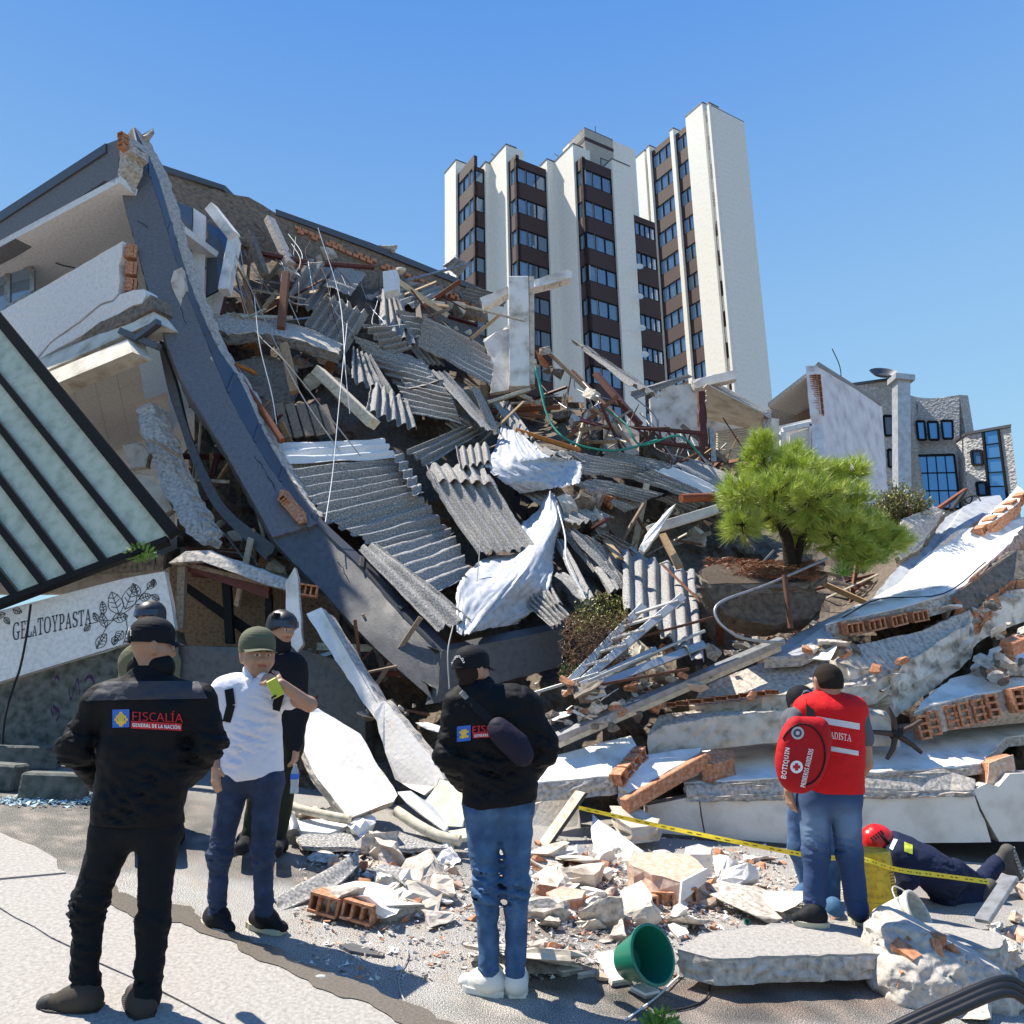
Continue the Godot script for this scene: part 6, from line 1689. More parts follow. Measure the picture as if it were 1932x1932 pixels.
func build_props():
	# wall piece of hollow bricks near the white-shirted man
	var t := slab("brick_wall_piece", "fallen wall piece with open hollow bricks beside the white shirted man's shoe", "masonry", [[600, 1690, 5.45], [630, 1674, 5.6], [671, 1662, 5.75], [782, 1669, 5.8], [799, 1694, 5.55], [772, 1706, 5.4], [690, 1706, 5.3], [644, 1700, 5.35]], Vector3(-.02, -.16, .02), "white", "concrete", .012)
	for k in 2: hollow_brick(t, W(622 + k * 62, 1703 + k * 13, 5.33 - k * .05) - t.position, Basis(Vector3.UP, -.25).rotated(Vector3.BACK, -.2), Vector3(.2, .11, .2), 3, 1)
	t = slab("brick_block", "tan brick block with one white plastered side in the middle of the street rubble", "masonry", [[1181, 1622, 6.3], [1215, 1608, 6.5], [1300, 1612, 6.5], [1331, 1640, 6.25], [1282, 1664, 6.0], [1230, 1650, 6.05]], Vector3(.0, -.22, .02), "brick_pale", "brick_pale", .018)
	part_slab(t, "plaster_side", [W(1284, 1662, 5.98), W(1331, 1638, 6.22), W(1330, 1662, 6.2), W(1280, 1704, 5.95)], Vector3(.01, 0, .012), "white")
	for k in 3: hollow_brick(t, W(1215 + k * 38, 1702 - k * 8, 6.0 + k * .06) - t.position, Basis(Vector3.UP, rnd(-.3, .3)), Vector3(.16, .1, .16), 2, 1)
	slab("brick_block", "small tan and grey brick block right of the man with the sling bag", "masonry", [[1030, 1684, 5.85], [1060, 1672, 6.0], [1105, 1680, 6.0], [1098, 1694, 5.8], [1050, 1700, 5.75]], Vector3(0, -.13, .02), "brick_pale", "brick", .015)
	slab("white_block", "small white plaster block behind the tan brick block", "masonry", [[1293, 1598, 6.6], [1318, 1592, 6.7], [1343, 1600, 6.7], [1340, 1612, 6.6], [1300, 1612, 6.55]], Vector3(0, -.16, 0), "white", "white", .012)
	slab("brick_block", "broken brick lump with openings left of the white triangular panel", "masonry", [[1000, 1622, 6.6], [1020, 1604, 6.8], [1056, 1612, 6.8], [1062, 1632, 6.6], [1030, 1640, 6.5]], Vector3(0, -.15, 0), "concrete", "brick", .02)
	# rough boulder of concrete, lower right
	var big := thing("rough_concrete_lump", "large rough concrete lump with red brick bits at the lower right", "rubble", G(1760, 1915))
	var o := big.position
	var lb := [[W(1700, 1785, 5.1) - o, W(1820, 1835, 5.0) - o, .2, .2], [W(1705, 1850, 4.95) - o, W(1850, 1885, 4.95) - o, .2, .18], [W(1735, 1795, 5.1) - o, W(1765, 1890, 4.9) - o, .23, .2]]
	var lm := Mb.new()
	nets(lm, lb, .1, .02, {"amp": .055, "creases": [[W(1760, 1830, 5.1) - o, .5, .05]]}, [[W(1652, 1800, 4.95) - o, Vector3(-1, .35, .2).normalized()], [W(1720, 1735, 5.1) - o, Vector3(.5, 1, .1).normalized()]])
	obj("mass", lm, "concrete_pale", big)
	for b in [[1738, 1775, 4.84], [1770, 1792, 4.8], [1795, 1806, 4.82], [1800, 1862, 4.74], [1715, 1800, 4.8], [1760, 1780, 4.84], [1690, 1850, 4.76]]:
		var bm := MeshInstance3D.new()
		bm.name = "brick"; bm.mesh = CH.brick[rng.randi() % 7]; bm.material_override = M["brick"]
		big.add_child(bm, true)
		bm.position = W(b[0], b[1], b[2] + .07) - o; bm.scale = Vector3.ONE * .1; bm.rotation = rdir() * 2
	# buckets and tub
	var yb := thing("yellow_bucket", "yellow plastic bucket standing upside down beside the lying rescuer", "bucket", G(1658, 1720))
	var m := Mb.new()
	m.lathe(Vector3.ZERO, Basis(), [[.0, .0], [.145, .0], [.147, .02], [.140, .025], [.139, .06], [.143, .065], [.142, .08], [.137, .085], [.125, .40], [.12, .415], [.108, .42], [.104, .41], [.0, .41]], 36)
	obj("shell", m, "yellow", yb)
	m = Mb.new()
	for i in 9: m.box(Vector3(cos(.9) * .133, .14 + i * .02, sin(.9) * .133), Basis(Vector3.UP, -.9), Vector3(.003, .006, .06))
	obj("print", m, "print_brown", yb)
	var wb := thing("white_bucket", "tipped white plastic bucket with wire handle in front of the yellow bucket", "bucket", G(1700, 1735, .12))
	m = Mb.new()
	var bb := Basis(Vector3.BACK, -1.15).rotated(Vector3.UP, -.75)
	m.lathe(Vector3.ZERO, bb, [[.0, -.14], [.105, -.14], [.135, .11], [.146, .112], [.147, .135], [.136, .14], [.13, .13], [.1, -.125], [.0, -.125]], 32)
	obj("shell", m, "bucket_white", wb)
	m = Mb.new()
	var arc := []
	for i in 17:
		var a := PI * i / 16.0
		arc.append(bb * Vector3(-sin(a) * .19, .12 - sin(a) * .06, cos(a) * .145))
	m.tube(arc, .005, .005, 5)
	obj("handle", m, "bucket_white", wb)
	var gt := thing("green_tub", "green plastic tub lying on its side in the wet street", "tub", G(1205, 1808, .16))
	m = Mb.new()
	var gb := Basis(Vector3.BACK, -1.2).rotated(Vector3.UP, -.95)
	m.lathe(Vector3.ZERO, gb, [[.0, -.1], [.09, -.1], [.135, .1], [.147, .102], [.148, .118], [.134, .12], [.128, .1], [.085, -.09], [.0, -.09]], 36)
	obj("shell", m, "tub_green", gt)
	var gc := Mb.new()
	gc.lathe(Vector3.ZERO, Basis(Vector3.RIGHT, 1.2), [[.0, -.015], [.018, -.015], [.018, .015], [.014, .015], [.014, -.01], [.0, -.01]], 14)
	var gco := obj("bottle_cap", gc, "tub_green")
	gco.position = G(1409, 1739, .018)
	tag(gco, "small green cap lying in front of the medic's slab", "cap")
	# caution tape
	var tp := thing("caution_tape", "yellow caution tape stretched from the pale door panel past the medic", "tape", W(1092, 1524, 7.45))
	o = tp.position
	var path := [W(1092, 1524, 7.45), W(1280, 1566, 6.95), W(1480, 1606, 6.4), W(1560, 1618, 6.3), W(1624, 1620, 6.15), W(1690, 1640, 6.1), W(1760, 1650, 6.15), W(1866, 1664, 6.3)]
	m = Mb.new()
	var ink := Mb.new()
	for i in 84:
		var a: Vector3 = crv(path, i / 84.0) - o
		var b: Vector3 = crv(path, (i + 1) / 84.0) - o
		var up := Vector3(0, .017, .005 * sin(i * .35))
		var up2 := Vector3(0, .017, .005 * sin((i + 1) * .35))
		m.quad(a - up, b - up2, b + up2, a + up)
		if i % 3 != 0:
			var n := Vector3(0, 0, .002)
			ink.quad(a - up * .2 + n, a.lerp(b, .55) - up * .2 + n, a.lerp(b, .55) + up * .15 + n, a + up * .15 + n)
	obj("ribbon", m, "tape_yellow", tp)
	var pi := obj("print", ink, "black", tp)
	pi.set_meta("kind", "stuff")
	# crowbar-like steel bar
	plank("steel_bar", "flat grey steel bar lying between the rescuer's boots and the rubble", "bar", W(1908, 1655, 6.3), W(1853, 1738, 5.95), .1, .035, "metal_grey", "", Vector3.UP, .006)
	# black rubber profile at the corner
	var rp := thing("rubber_profile", "black ridged rubber profile bent across the lower right corner", "profile", W(1700, 1932, 4.1))
	o = rp.position
	for k in 3:
		var ln := []
		for q in [[1640, 1962], [1720, 1922], [1800, 1886], [1870, 1856], [1905, 1850], [1930, 1862], [1990, 1905]]: ln.append(W(q[0], q[1] + k * 13 - 2, 4.15 - k * .02) - o)
		var l2 := []
		for i in 40: l2.append(crv(ln, i / 39.0))
		m = Mb.new()
		m.tube(l2, .021, .021, 8)
		obj("ridge", m, "rubber", rp)
	# roof scraps, pipes and boards in front of the plinth
	var rs := thing("sheet_scrap", "curved grey roof sheet scrap lying left of the fallen wall piece", "roof sheet", G(600, 1700))
	o = rs.position
	m = Mb.new()
	grid_sheet(m, [[W(515, 1700, 5.5) - o, W(560, 1672, 5.7) - o, W(620, 1640, 5.95) - o, W(684, 1604, 6.2) - o], [W(528, 1712, 5.35) - o, W(580, 1690, 5.5) - o, W(640, 1660, 5.75) - o, W(672, 1625, 6.0) - o]], 24, 8, .01, func(a: float, b: float, p: Vector3): return .03 * sin(b * 5.5), .06)
	obj("sheet", m, "sheet", rs)
	rs = thing("sheet_scrap", "short curved roof scrap resting on the fallen wall piece", "roof sheet", W(735, 1670, 5.6))
	o = rs.position
	m = Mb.new()
	grid_sheet(m, [[W(690, 1640, 5.8) - o, W(735, 1650, 5.7) - o, W(765, 1672, 5.55) - o], [W(720, 1630, 5.9) - o, W(750, 1638, 5.85) - o, W(775, 1655, 5.75) - o]], 14, 8, .01, func(a: float, b: float, p: Vector3): return .02 * sin(b * 3.2), .06)
	obj("sheet", m, "sheet", rs)
	tubes("grey_pipe", "grey bent drain pipe behind the white shirted man", "pipe", [[515, 1528, 7.0], [540, 1538, 6.9], [552, 1560, 6.75], [553, 1572, 6.7]], .05, "metal_grey", "", 10)
	tubes("cream_pipe", "cream plastic pipe lying in front of the large white wall slab", "pipe", [[520, 1510, 7.1], [580, 1530, 6.95], [660, 1546, 6.85]], .035, "wood_pale", "", 8)
	tubes("cream_pipe", "cream bent pipe left of the man with the sling bag", "pipe", [[748, 1530, 7.0], [790, 1558, 6.85], [830, 1578, 6.75], [868, 1586, 6.7]], .045, "wood_pale", "", 8)
	slab("white_board", "curved white board leaning beside the cracked glass sheet", "board", [[750, 1494, 7.05], [775, 1492, 7.05], [815, 1520, 6.95], [845, 1560, 6.85], [838, 1568, 6.8], [800, 1540, 6.85], [765, 1512, 6.95]], Vector3(0, -.02, -.05), "white_clean", "white_clean", .006)
	slab("white_board", "flat white board lying on the street behind the white shirted man", "board", [[528, 1548, 6.9], [600, 1545, 7.0], [658, 1556, 6.95], [620, 1572, 6.75], [530, 1562, 6.75]], Vector3(0, -.03, 0), "white_clean", "white_clean", .01)
	slab("white_board", "long pale board lying along the street rubble by the plinth", "board", [[560, 1575, 6.7], [760, 1568, 6.95], [850, 1590, 6.75], [845, 1600, 6.65], [700, 1600, 6.55], [570, 1596, 6.5]], Vector3(0, -.03, 0), "sheet", "concrete", .015)
	slab("board_piece", "cream board end sticking out behind the sling bag man's jeans", "board", [[830, 1570, 6.9], [880, 1562, 6.95], [882, 1580, 6.8], [845, 1586, 6.75]], Vector3(0, -.03, 0), "wood_pale", "wood_pale", .008)
	slab("flat_shard", "thin dark slate shard on the asphalt in front of the fallen wall piece", "shard", [[640, 1782, 4.75], [665, 1779, 4.8], [726, 1798, 4.65], [720, 1803, 4.6], [660, 1793, 4.65]].map(func(p): return G(p[0], p[1], .02)), Vector3(0, -.012, 0), "slate_smooth", "slate_smooth", .004)
	for k in 6:
		var q = [[1005, 1795, 1075, 1800], [1090, 1835, 1200, 1822], [1120, 1800, 1190, 1845], [1260, 1745, 1300, 1760], [1190, 1860, 1245, 1868], [1020, 1812, 1100, 1825]][k]
		slab("white_shard", ["short white shard left of the green tub", "long white shard in front of the green tub", "slanting white shard below the green tub", "white shard right of the green tub", "small white shard near the bottom edge below the tub", "pale shard beside the sling bag man's white shoe"][k], "shard", [G(q[0], q[1], .03), G((q[0] + q[2]) * .5, q[1] - 8, .03), G(q[2], q[3], .03), G((q[0] + q[2]) * .5, q[3] + 6, .03)], Vector3(0, -.028, 0), "white", "concrete", .008)
	tubes("ground_wire", "thin wire running over the pavement to the bottom edge", "wire", [G(755, 1765, .01), G(770, 1800, .02), G(752, 1850, .01), G(770, 1900, .01), G(810, 1940, .01)], .004, "wire")
	tubes("ground_wire", "thin pale wire running from the medic's slab to the bottom edge", "wire", [G(1330, 1822, .03), G(1290, 1835, .02), G(1240, 1880, .01), G(1180, 1925, .01)], .005, "wire_white")
	tubes("ground_wire", "dark wire curling below the medic's slab", "wire", [G(1340, 1840, .05), G(1335, 1880, .01), G(1300, 1900, .01), G(1240, 1910, .01)], .005, "black")
	# aluminium ladder by the dry bush
	var ld := thing("aluminium_ladder", "bent aluminium step ladder lying beside the dry bush", "ladder", W(1070, 1300, 8.5))
	o = ld.position
	var ra := [W(1068, 1294, 8.45), W(1215, 1142, 8.75)]
	var rb := [W(1082, 1300, 8.4), W(1290, 1124, 8.6)]
	for r in [ra, rb, [W(1085, 1300, 8.35), W(1240, 1226, 8.5)], [W(1110, 1300, 8.3), W(1330, 1215, 8.5)]]:
		m = Mb.new()
		m.beam(r[0] - o, r[1] - o, .085, .03, Vector3(0, .5, 1), .004)
		obj("rail", m, "alu", ld)
	for k in 5:
		var u := .25 + k * .16
		m = Mb.new()
		m.beam(ra[0].lerp(ra[1], u) - o, rb[0].lerp(rb[1], u + .06) - o, .09, .025, Vector3(0, 1, .3), .003)
		obj("step", m, "alu", ld)
	for d in [["thin steel angle lying right of the ladder", [1110, 1285, 8.3], [1330, 1190, 8.6]], ["thin steel angle crossing under the ladder", [1000, 1310, 8.45], [1130, 1270, 8.4]], ["dark iron bar crossing the upright sheet", [1195, 1205, 8.6], [1345, 1165, 8.8]], ["brown timber strip under the ladder foot", [1130, 1292, 8.25], [1300, 1262, 8.4]]]:
		plank("steel_angle", d[0], "bar", d[1], d[2], .04, .03, "alu" if "steel" in d[0] else "rust", "bars around the ladder")
	for d in [["rusty pipe lying above the pine left side", [1285, 940, 10.6], [1345, 938, 10.8], .06, "rust_pipe"], ["rusty iron post standing in front of the planter", [1480, 1085, 9.0], [1492, 1185, 8.9], .03, "rust"]]:
		tubes("iron_pipe", d[0], "pipe", [d[1], d[2]], d[3], d[4], "", 10)
	plank("broken_lintel", "broken pale lintel left of the pine trunk", "beam", [1225, 1000, 10.4], [1350, 962, 10.6], .16, .12, "white")
	plank("timber_prop", "pale timber prop standing in the dark void left of the pine", "timber", [1250, 1010, 10.3], [1282, 1070, 10.0], .09, .08, "wood", "", Vector3.BACK)
	slab("torn_strip", "curling white torn strip at the end of the pale lintel", "strip", [[1262, 960, 10.2], [1275, 950, 10.2], [1240, 1010, 10.0], [1215, 1042, 9.9], [1206, 1036, 9.9], [1225, 1000, 10.1]], Vector3(0, -.02, -.05), "white", "plaster_grey", .012)
	# shrub planter ledge and iron brackets
	slab("planter_ledge", "tilted grey planter ledge under the olive shrub", "planter", [[1700, 980, 11.2], [1760, 955, 11.6], [1782, 962, 11.6], [1740, 1030, 11.0], [1700, 1055, 10.7], [1690, 1020, 10.8]], Vector3(0, -.12, -.1), "concrete", "concrete_dark", .02)
	plank("rusty_beam", "rusty beam running up to the iron scroll bracket", "beam", [1770, 960, 11.6], [1822, 924, 12.2], .07, .05, "rust_pipe")
	plank("rusty_beam", "dark beam sloping down beside the iron scroll bracket", "beam", [1795, 962, 11.5], [1822, 924, 12.2], .05, .05, "black")
	tubes("iron_scroll", "black wrought iron scroll above the grey slab strip", "ironwork", [[1826, 926, 12.0], [1834, 940, 11.9], [1828, 950, 11.9], [1820, 944, 11.9], [1826, 938, 11.9], [1842, 936, 11.9], [1850, 945, 11.8]], .012, "black")
	# kerb stones at the left
	for k in 3:
		var q = [[-40, 1462, 40, 1468], [44, 1482, 165, 1486], [-60, 1428, 115, 1430]][k]
		plank("kerb_stone", ["short kerb stone at the left margin below the plinth", "long dark kerb stone behind the black jacketed man", "upper step edge along the dark plinth wall"][k], "kerb", G(q[0], q[1], .1) , G(q[2], q[3], .1), .24, .24, "plinth", "", Vector3.UP, .02)
	# crumbling wall foot and dust on slab seams
	for d in [[[1420, 1312, 8.5], "wide flat stone on the broken beam"], [[1650, 1258, 8.6], "orange brick standing on the concrete lip"], [[1700, 1244, 8.6], "second orange brick leaning on the concrete lip"]]:
		drop("brick", "brick_fragment", d[1], "brick", "", W3(d[0]), .1, "brick", .6)
func debris_materials():
	mat("yellow", lin(.62, .42, .02), .45, M["white"].albedo_texture, 3.0)
	mat("bucket_white", lin(.66, .64, .58), .45, M["white"].albedo_texture, 3.0)
	mat("tub_green", lin(.01, .16, .10), .3)
	mat("tape_yellow", lin(.75, .58, .03), .4)
	mat("rubber", lin(.012, .013, .015), .35)
	mat("print_brown", lin(.2, .1, .02), .7)
	mat("glass_crumb", lin(.5, .62, .66), .15)
	mat("concrete_pale", Color(1, 1, 1), .95, ntex([g(.2, .12), g(.37, .11), g(.46, .1), g(.6, .08)], .03, 67, 512, 5), 1.4, M["concrete"].normal_texture, 1.0)
# ---------------------------------------------------------------- people: distance fields meshed as surface nets
func fld(p: Vector3, bones: Array, k: float) -> float:
	var f := 1.0
	for b in bones:
		var ab: Vector3 = b[1] - b[0]
		var l2 := ab.length_squared()
		var t := clampf((p - b[0]).dot(ab) / l2, 0, 1) if l2 > 0 else 0.0
		var d: float = (p - b[0] - ab * t).length() - lerpf(b[2], b[3], t)
		var h := maxf(k - absf(f - d), 0) / k
		f = minf(f, d) - h * h * k * .25
	return f
func wrinkle(p: Vector3, w: Dictionary) -> float:
	var s: float = w.amp * (fn.get_noise_3d(p.x * 3.2, p.y * 4.5, p.z * 3.2) + .9 * (.32 - absf(fn.get_noise_3d(p.x * 4.5 + p.y * 3 + 9, p.y * 5.5 - p.x * 2, p.z * 4.5))))
	for c in w.get("creases", []):
		var d := p.distance_squared_to(c[0])
		if d < c[1] * c[1] * 2.2:
			var e := exp(-d / (c[1] * c[1]) * 1.6)
			s += c[2] * e * (absf(fn.get_noise_3d(p.x * 4 + p.y * 2, p.y * 17 + p.x * 5, p.z * 4)) * 2.0 - .45)
	return s
func nets(mb: Mb, bones: Array, k: float, cell: float, w: Dictionary = {}, cuts: Array = [], colfn = null):
	var lo := Vector3(1e9, 1e9, 1e9)
	var hi := -lo
	for b in bones:
		var m := maxf(b[2], b[3]) + k * .3 + cell * 3 + .01
		for q in [b[0], b[1]]:
			lo = lo.min(q - Vector3.ONE * m); hi = hi.max(q + Vector3.ONE * m)
	var nx := int((hi.x - lo.x) / cell) + 2
	var ny := int((hi.y - lo.y) / cell) + 2
	var nz := int((hi.z - lo.z) / cell) + 2
	var sy := nx
	var sz := nx * ny
	var f := PackedFloat32Array()
	f.resize(sz * nz)
	f.fill(1.0)
	for b in bones:
		var a0: Vector3 = b[0]
		var ab: Vector3 = b[1] - b[0]
		var l2 := maxf(ab.length_squared(), 1e-9)
		var r0: float = b[2]
		var r1: float = b[3]
		var m := maxf(r0, r1) + k + cell * 3
		var l: Vector3 = ((a0.min(b[1]) - Vector3.ONE * m - lo) / cell).max(Vector3.ZERO)
		var h: Vector3 = (a0.max(b[1]) + Vector3.ONE * m - lo) / cell
		var x0 := int(l.x)
		var x1 := mini(int(h.x) + 1, nx - 1)
		for z in range(int(l.z), mini(int(h.z) + 1, nz - 1) + 1):
			for y in range(int(l.y), mini(int(h.y) + 1, ny - 1) + 1):
				var base := z * sz + y * sy
				var p := Vector3(lo.x + x0 * cell, lo.y + y * cell, lo.z + z * cell) - a0
				for x in range(x0, x1 + 1):
					var t := clampf(p.dot(ab) / l2, 0.0, 1.0)
					var d := (p - ab * t).length() - (r0 + (r1 - r0) * t)
					var i := base + x
					var o := f[i]
					if d < o + k:
						var hh := k - absf(o - d)
						if hh > 0: f[i] = minf(o, d) - hh * hh / k * .25
						else: f[i] = minf(o, d)
					p.x += cell
	var wr := w.size() > 0
	if wr or cuts.size():
		for z in nz:
			for y in ny:
				for x in nx:
					var i := z * sz + y * sy + x
					var v := f[i]
					if v < .05 and v > -.05:
						var p := lo + Vector3(x, y, z) * cell
						if wr: v += wrinkle(p, w)
						f[i] = v
					if v < .05:
						var p := lo + Vector3(x, y, z) * cell
						for c in cuts: v = maxf(v, (p - c[0]).dot(c[1]))
						f[i] = v
	var vid := PackedInt32Array()
	vid.resize(sz * nz)
	vid.fill(-1)
	var vs := PackedVector3Array()
	var ns := PackedVector3Array()
	var lim := cell * 1.8
	var co := [0, 1, sy, sy + 1, sz, sz + 1, sz + sy, sz + sy + 1]
	var eg := [[0, 1], [2, 3], [4, 5], [6, 7], [0, 2], [1, 3], [4, 6], [5, 7], [0, 4], [1, 5], [2, 6], [3, 7]]
	var cp := [Vector3(0, 0, 0), Vector3(1, 0, 0), Vector3(0, 1, 0), Vector3(1, 1, 0), Vector3(0, 0, 1), Vector3(1, 0, 1), Vector3(0, 1, 1), Vector3(1, 1, 1)]
	for z in nz - 1:
		for y in ny - 1:
			for x in nx - 1:
				var i := z * sz + y * sy + x
				var v0 := f[i]
				if v0 > lim or v0 < -lim * 3: continue
				var vv := [v0, f[i + 1], f[i + sy], f[i + sy + 1], f[i + sz], f[i + sz + 1], f[i + sz + sy], f[i + sz + sy + 1]]
				var neg := 0
				for q in vv:
					if q < 0: neg += 1
				if neg == 0 or neg == 8: continue
				var s := Vector3.ZERO
				var n := 0
				for e in eg:
					var a: float = vv[e[0]]
					var b: float = vv[e[1]]
					if (a < 0) != (b < 0):
						s += cp[e[0]].lerp(cp[e[1]], a / (a - b)); n += 1
				vid[i] = vs.size()
				vs.append(lo + (Vector3(x, y, z) + s / n) * cell)
				ns.append(Vector3(vv[1] + vv[3] + vv[5] + vv[7] - vv[0] - vv[2] - vv[4] - vv[6], vv[2] + vv[3] + vv[6] + vv[7] - vv[0] - vv[1] - vv[4] - vv[5], vv[4] + vv[5] + vv[6] + vv[7] - vv[0] - vv[1] - vv[2] - vv[3]).normalized())
	var st := [1, sy, sz]
	for z in range(1, nz - 1):
		for y in range(1, ny - 1):
			for x in range(1, nx - 1):
				var i := z * sz + y * sy + x
				var v := f[i]
				if v > lim or v < -lim * 3: continue
				for ax in 3:
					var u := f[i + st[ax]]
					if (v < 0) == (u < 0): continue
					var s1: int = st[(ax + 1) % 3]
					var s2: int = st[(ax + 2) % 3]
					var a := vid[i - s1 - s2]
					var b := vid[i - s2]
					var c := vid[i]
					var d := vid[i - s1]
					if a < 0 or b < 0 or c < 0 or d < 0: continue
					if v < 0:
						var tt := b
						b = d; d = tt
					for q in [a, b, c, a, c, d]:
						mb.v.append(vs[q]); mb.n.append(ns[q])
						mb.c.append(colfn.call(vs[q], ns[q]) if colfn != null else mb.col)
func ray_hit(x: float, y: float, root: Vector3, bones: Array, k: float, w: Dictionary):
	var d := ray(x, y).normalized()
	var t := (root - CO).length() - 1.2
	for i in 90:
		var p := CO + d * t - root
		var v := fld(p, bones, k)
		if v < .05 and w.size(): v += wrinkle(p, w)
		if v < .0008: return p - d * .004
		t += maxf(v * .7, .0006)
		if t > 14: break
	return null
# flat print on cloth: a TextMesh or polygon, given in pixels, laid onto the garment
func print_text(t: Node3D, txt: String, px: Array, bones: Array, k: float, w: Dictionary, mt: String, font := "Droid Sans", nm := "print", bold := false):
	var tm := TextMesh.new()
	tm.text = txt; tm.font_size = 48; tm.pixel_size = .01; tm.depth = 0.0; tm.curve_step = 2.0
	var sf := SystemFont.new()
	sf.font_names = PackedStringArray([font])
	if bold: sf.font_weight = 700
	tm.font = sf
	var ar := tm.surface_get_arrays(0)
	var vv: PackedVector3Array = ar[Mesh.ARRAY_VERTEX]
	var id: PackedInt32Array = ar[Mesh.ARRAY_INDEX]
	var lo := Vector2(1e9, 1e9)
	var hi := -lo
	for q in vv:
		lo = lo.min(Vector2(q.x, q.y)); hi = hi.max(Vector2(q.x, q.y))
	var mb := Mb.new()
	var cache := []
	for q in vv:
		var u := (q.x - lo.x) / (hi.x - lo.x)
		var v := (q.y - lo.y) / (hi.y - lo.y)
		var p: Vector2 = (px[0] as Vector2).lerp(px[1], u).lerp((px[3] as Vector2).lerp(px[2], u), 1 - v)
		cache.append(ray_hit(p.x, p.y, t.position, bones, k, w))
	for i in range(0, id.size(), 3):
		if cache[id[i]] != null and cache[id[i + 1]] != null and cache[id[i + 2]] != null: mb.tri(cache[id[i]], cache[id[i + 1]], cache[id[i + 2]])
	return obj(nm, mb, mt, t)
func print_patch(t: Node3D, px: Array, bones: Array, k: float, w: Dictionary, mt: String, n := 10, lift := 0.0, nm := "print"):
	var mb := Mb.new()
	var g2 := []
	for j in n + 1:
		var row := []
		for i in n + 1:
			var u := i / float(n)
			var p: Vector2 = (px[0] as Vector2).lerp(px[1], u).lerp((px[3] as Vector2).lerp(px[2], u), j / float(n))
			var h = ray_hit(p.x, p.y, t.position, bones, k, w)
			row.append(null if h == null else h - ray(p.x, p.y) * lift)
		g2.append(row)
	for j in n:
		for i in n:
			if g2[j][i] != null and g2[j][i + 1] != null and g2[j + 1][i] != null and g2[j + 1][i + 1] != null: mb.quad(g2[j][i], g2[j][i + 1], g2[j + 1][i + 1], g2[j + 1][i])
	return obj(nm, mb, mt, t)
func rect(x0: float, y0: float, x1: float, y1: float, skew := 0.0) -> Array:
	return [Vector2(x0, y0), Vector2(x1, y0 + skew), Vector2(x1, y1 + skew), Vector2(x0, y1)]
# head bones in person space; fw is where the face looks
func head_bones(c: Vector3, fw: Vector3, s := 1.0, neck := Vector3.ZERO) -> Array:
	var z := fw.normalized()
	var x := Vector3.UP.cross(z).normalized()
	var y := z.cross(x)
	var at := func(a: float, b: float, d: float) -> Vector3: return c + (x * a + y * b + z * d) * s
	var B := []
	B.append([at.call(0, .025, -.012), at.call(0, .022, .018), .088 * s, .082 * s])
	B.append([at.call(0, -.02, .03), at.call(0, -.078, .052), .064 * s, .036 * s])
	for e in [-1, 1]:
		B.append([at.call(.04 * e, -.03, .035), at.call(.02 * e, -.075, .05), .042 * s, .03 * s])
		B.append([at.call(.079 * e, .012, -.01), at.call(.08 * e, -.028, -.004), .017 * s, .012 * s])
		B.append([at.call(.032 * e, .022, .082), at.call(.012 * e, .02, .088), .011 * s, .012 * s])
		B.append([at.call(.036 * e, -.022, .072), at.call(.036 * e, -.022, .07), .022 * s, .022 * s])
	B.append([at.call(0, .008, .095), at.call(0, -.026, .111), .009 * s, .014 * s])
	B.append([at.call(-.013, -.03, .1), at.call(.013, -.03, .1), .009 * s, .009 * s])
	B.append([at.call(-.02, -.055, .086), at.call(.02, -.055, .086), .009 * s, .009 * s])
	B.append([at.call(0, -.03, -.02), neck if neck != Vector3.ZERO else at.call(0, -.2, -.03), .056 * s, .064 * s])
	return B
func face_color(c: Vector3, fw: Vector3, skin: Color, s := 1.0):
	var z := fw.normalized()
	var x := Vector3.UP.cross(z).normalized()
	var y := z.cross(x)
	return func(p: Vector3, n: Vector3) -> Color:
		var q := Vector3((p - c).dot(x), (p - c).dot(y), (p - c).dot(z)) / s
		var k := skin
		if q.z > .05:
			var ex := absf(absf(q.x) - .031)
			if ex < .014 and absf(q.y - .002) < .007: k = Color(.02, .012, .01) if ex < .006 else Color(.5, .46, .42)
			elif ex < .02 and absf(q.y - .024) < .006: k = Color(.03, .02, .015)
			elif absf(q.x) < .024 and absf(q.y + .055) < .007: k = skin * Color(.75, .42, .42)
			elif q.y < -.045 and absf(q.x) < .05: k = skin * Color(.86, .84, .84)
		return k
func hand_bones(w: Vector3, dir: Vector3, nrm: Vector3, side: float, curl: float, s := 1.0) -> Array:
	# w wrist, dir towards fingertips, nrm out of the back of the hand, side sign of the thumb
	var d := dir.normalized()
	var n := (nrm - d * nrm.dot(d)).normalized()
	var x := d.cross(n) * side
	var B := []
	for i in 4:
		var off := (-.027 + i * .018) * s
		B.append([w + x * off * .55, w + d * .075 * s + x * off, .016 * s, .0135 * s])
		var L: float = [.072, .08, .074, .058][i] * s
		var k := w + d * .078 * s + x * off
		var d2 := (d * cos(curl) - n * sin(curl)).normalized()
		var k2 := k + d2 * L * .5
		var d3 := (d * cos(curl * 2.1) - n * sin(curl * 2.1)).normalized()
		B.append([k, k2, .0105 * s, .0095 * s]); B.append([k2, k2 + d3 * L * .5, .0095 * s, .0075 * s])
	var tb := w + d * .02 * s - x * .03 * s
	var tm := tb + (d * .7 - x * .7 - n * .25).normalized() * .042 * s
	B.append([tb, tm, .016 * s, .012 * s]); B.append([tm, tm + (d * .95 - x * .2 - n * .2).normalized() * .035 * s, .0115 * s, .009 * s])
	return B
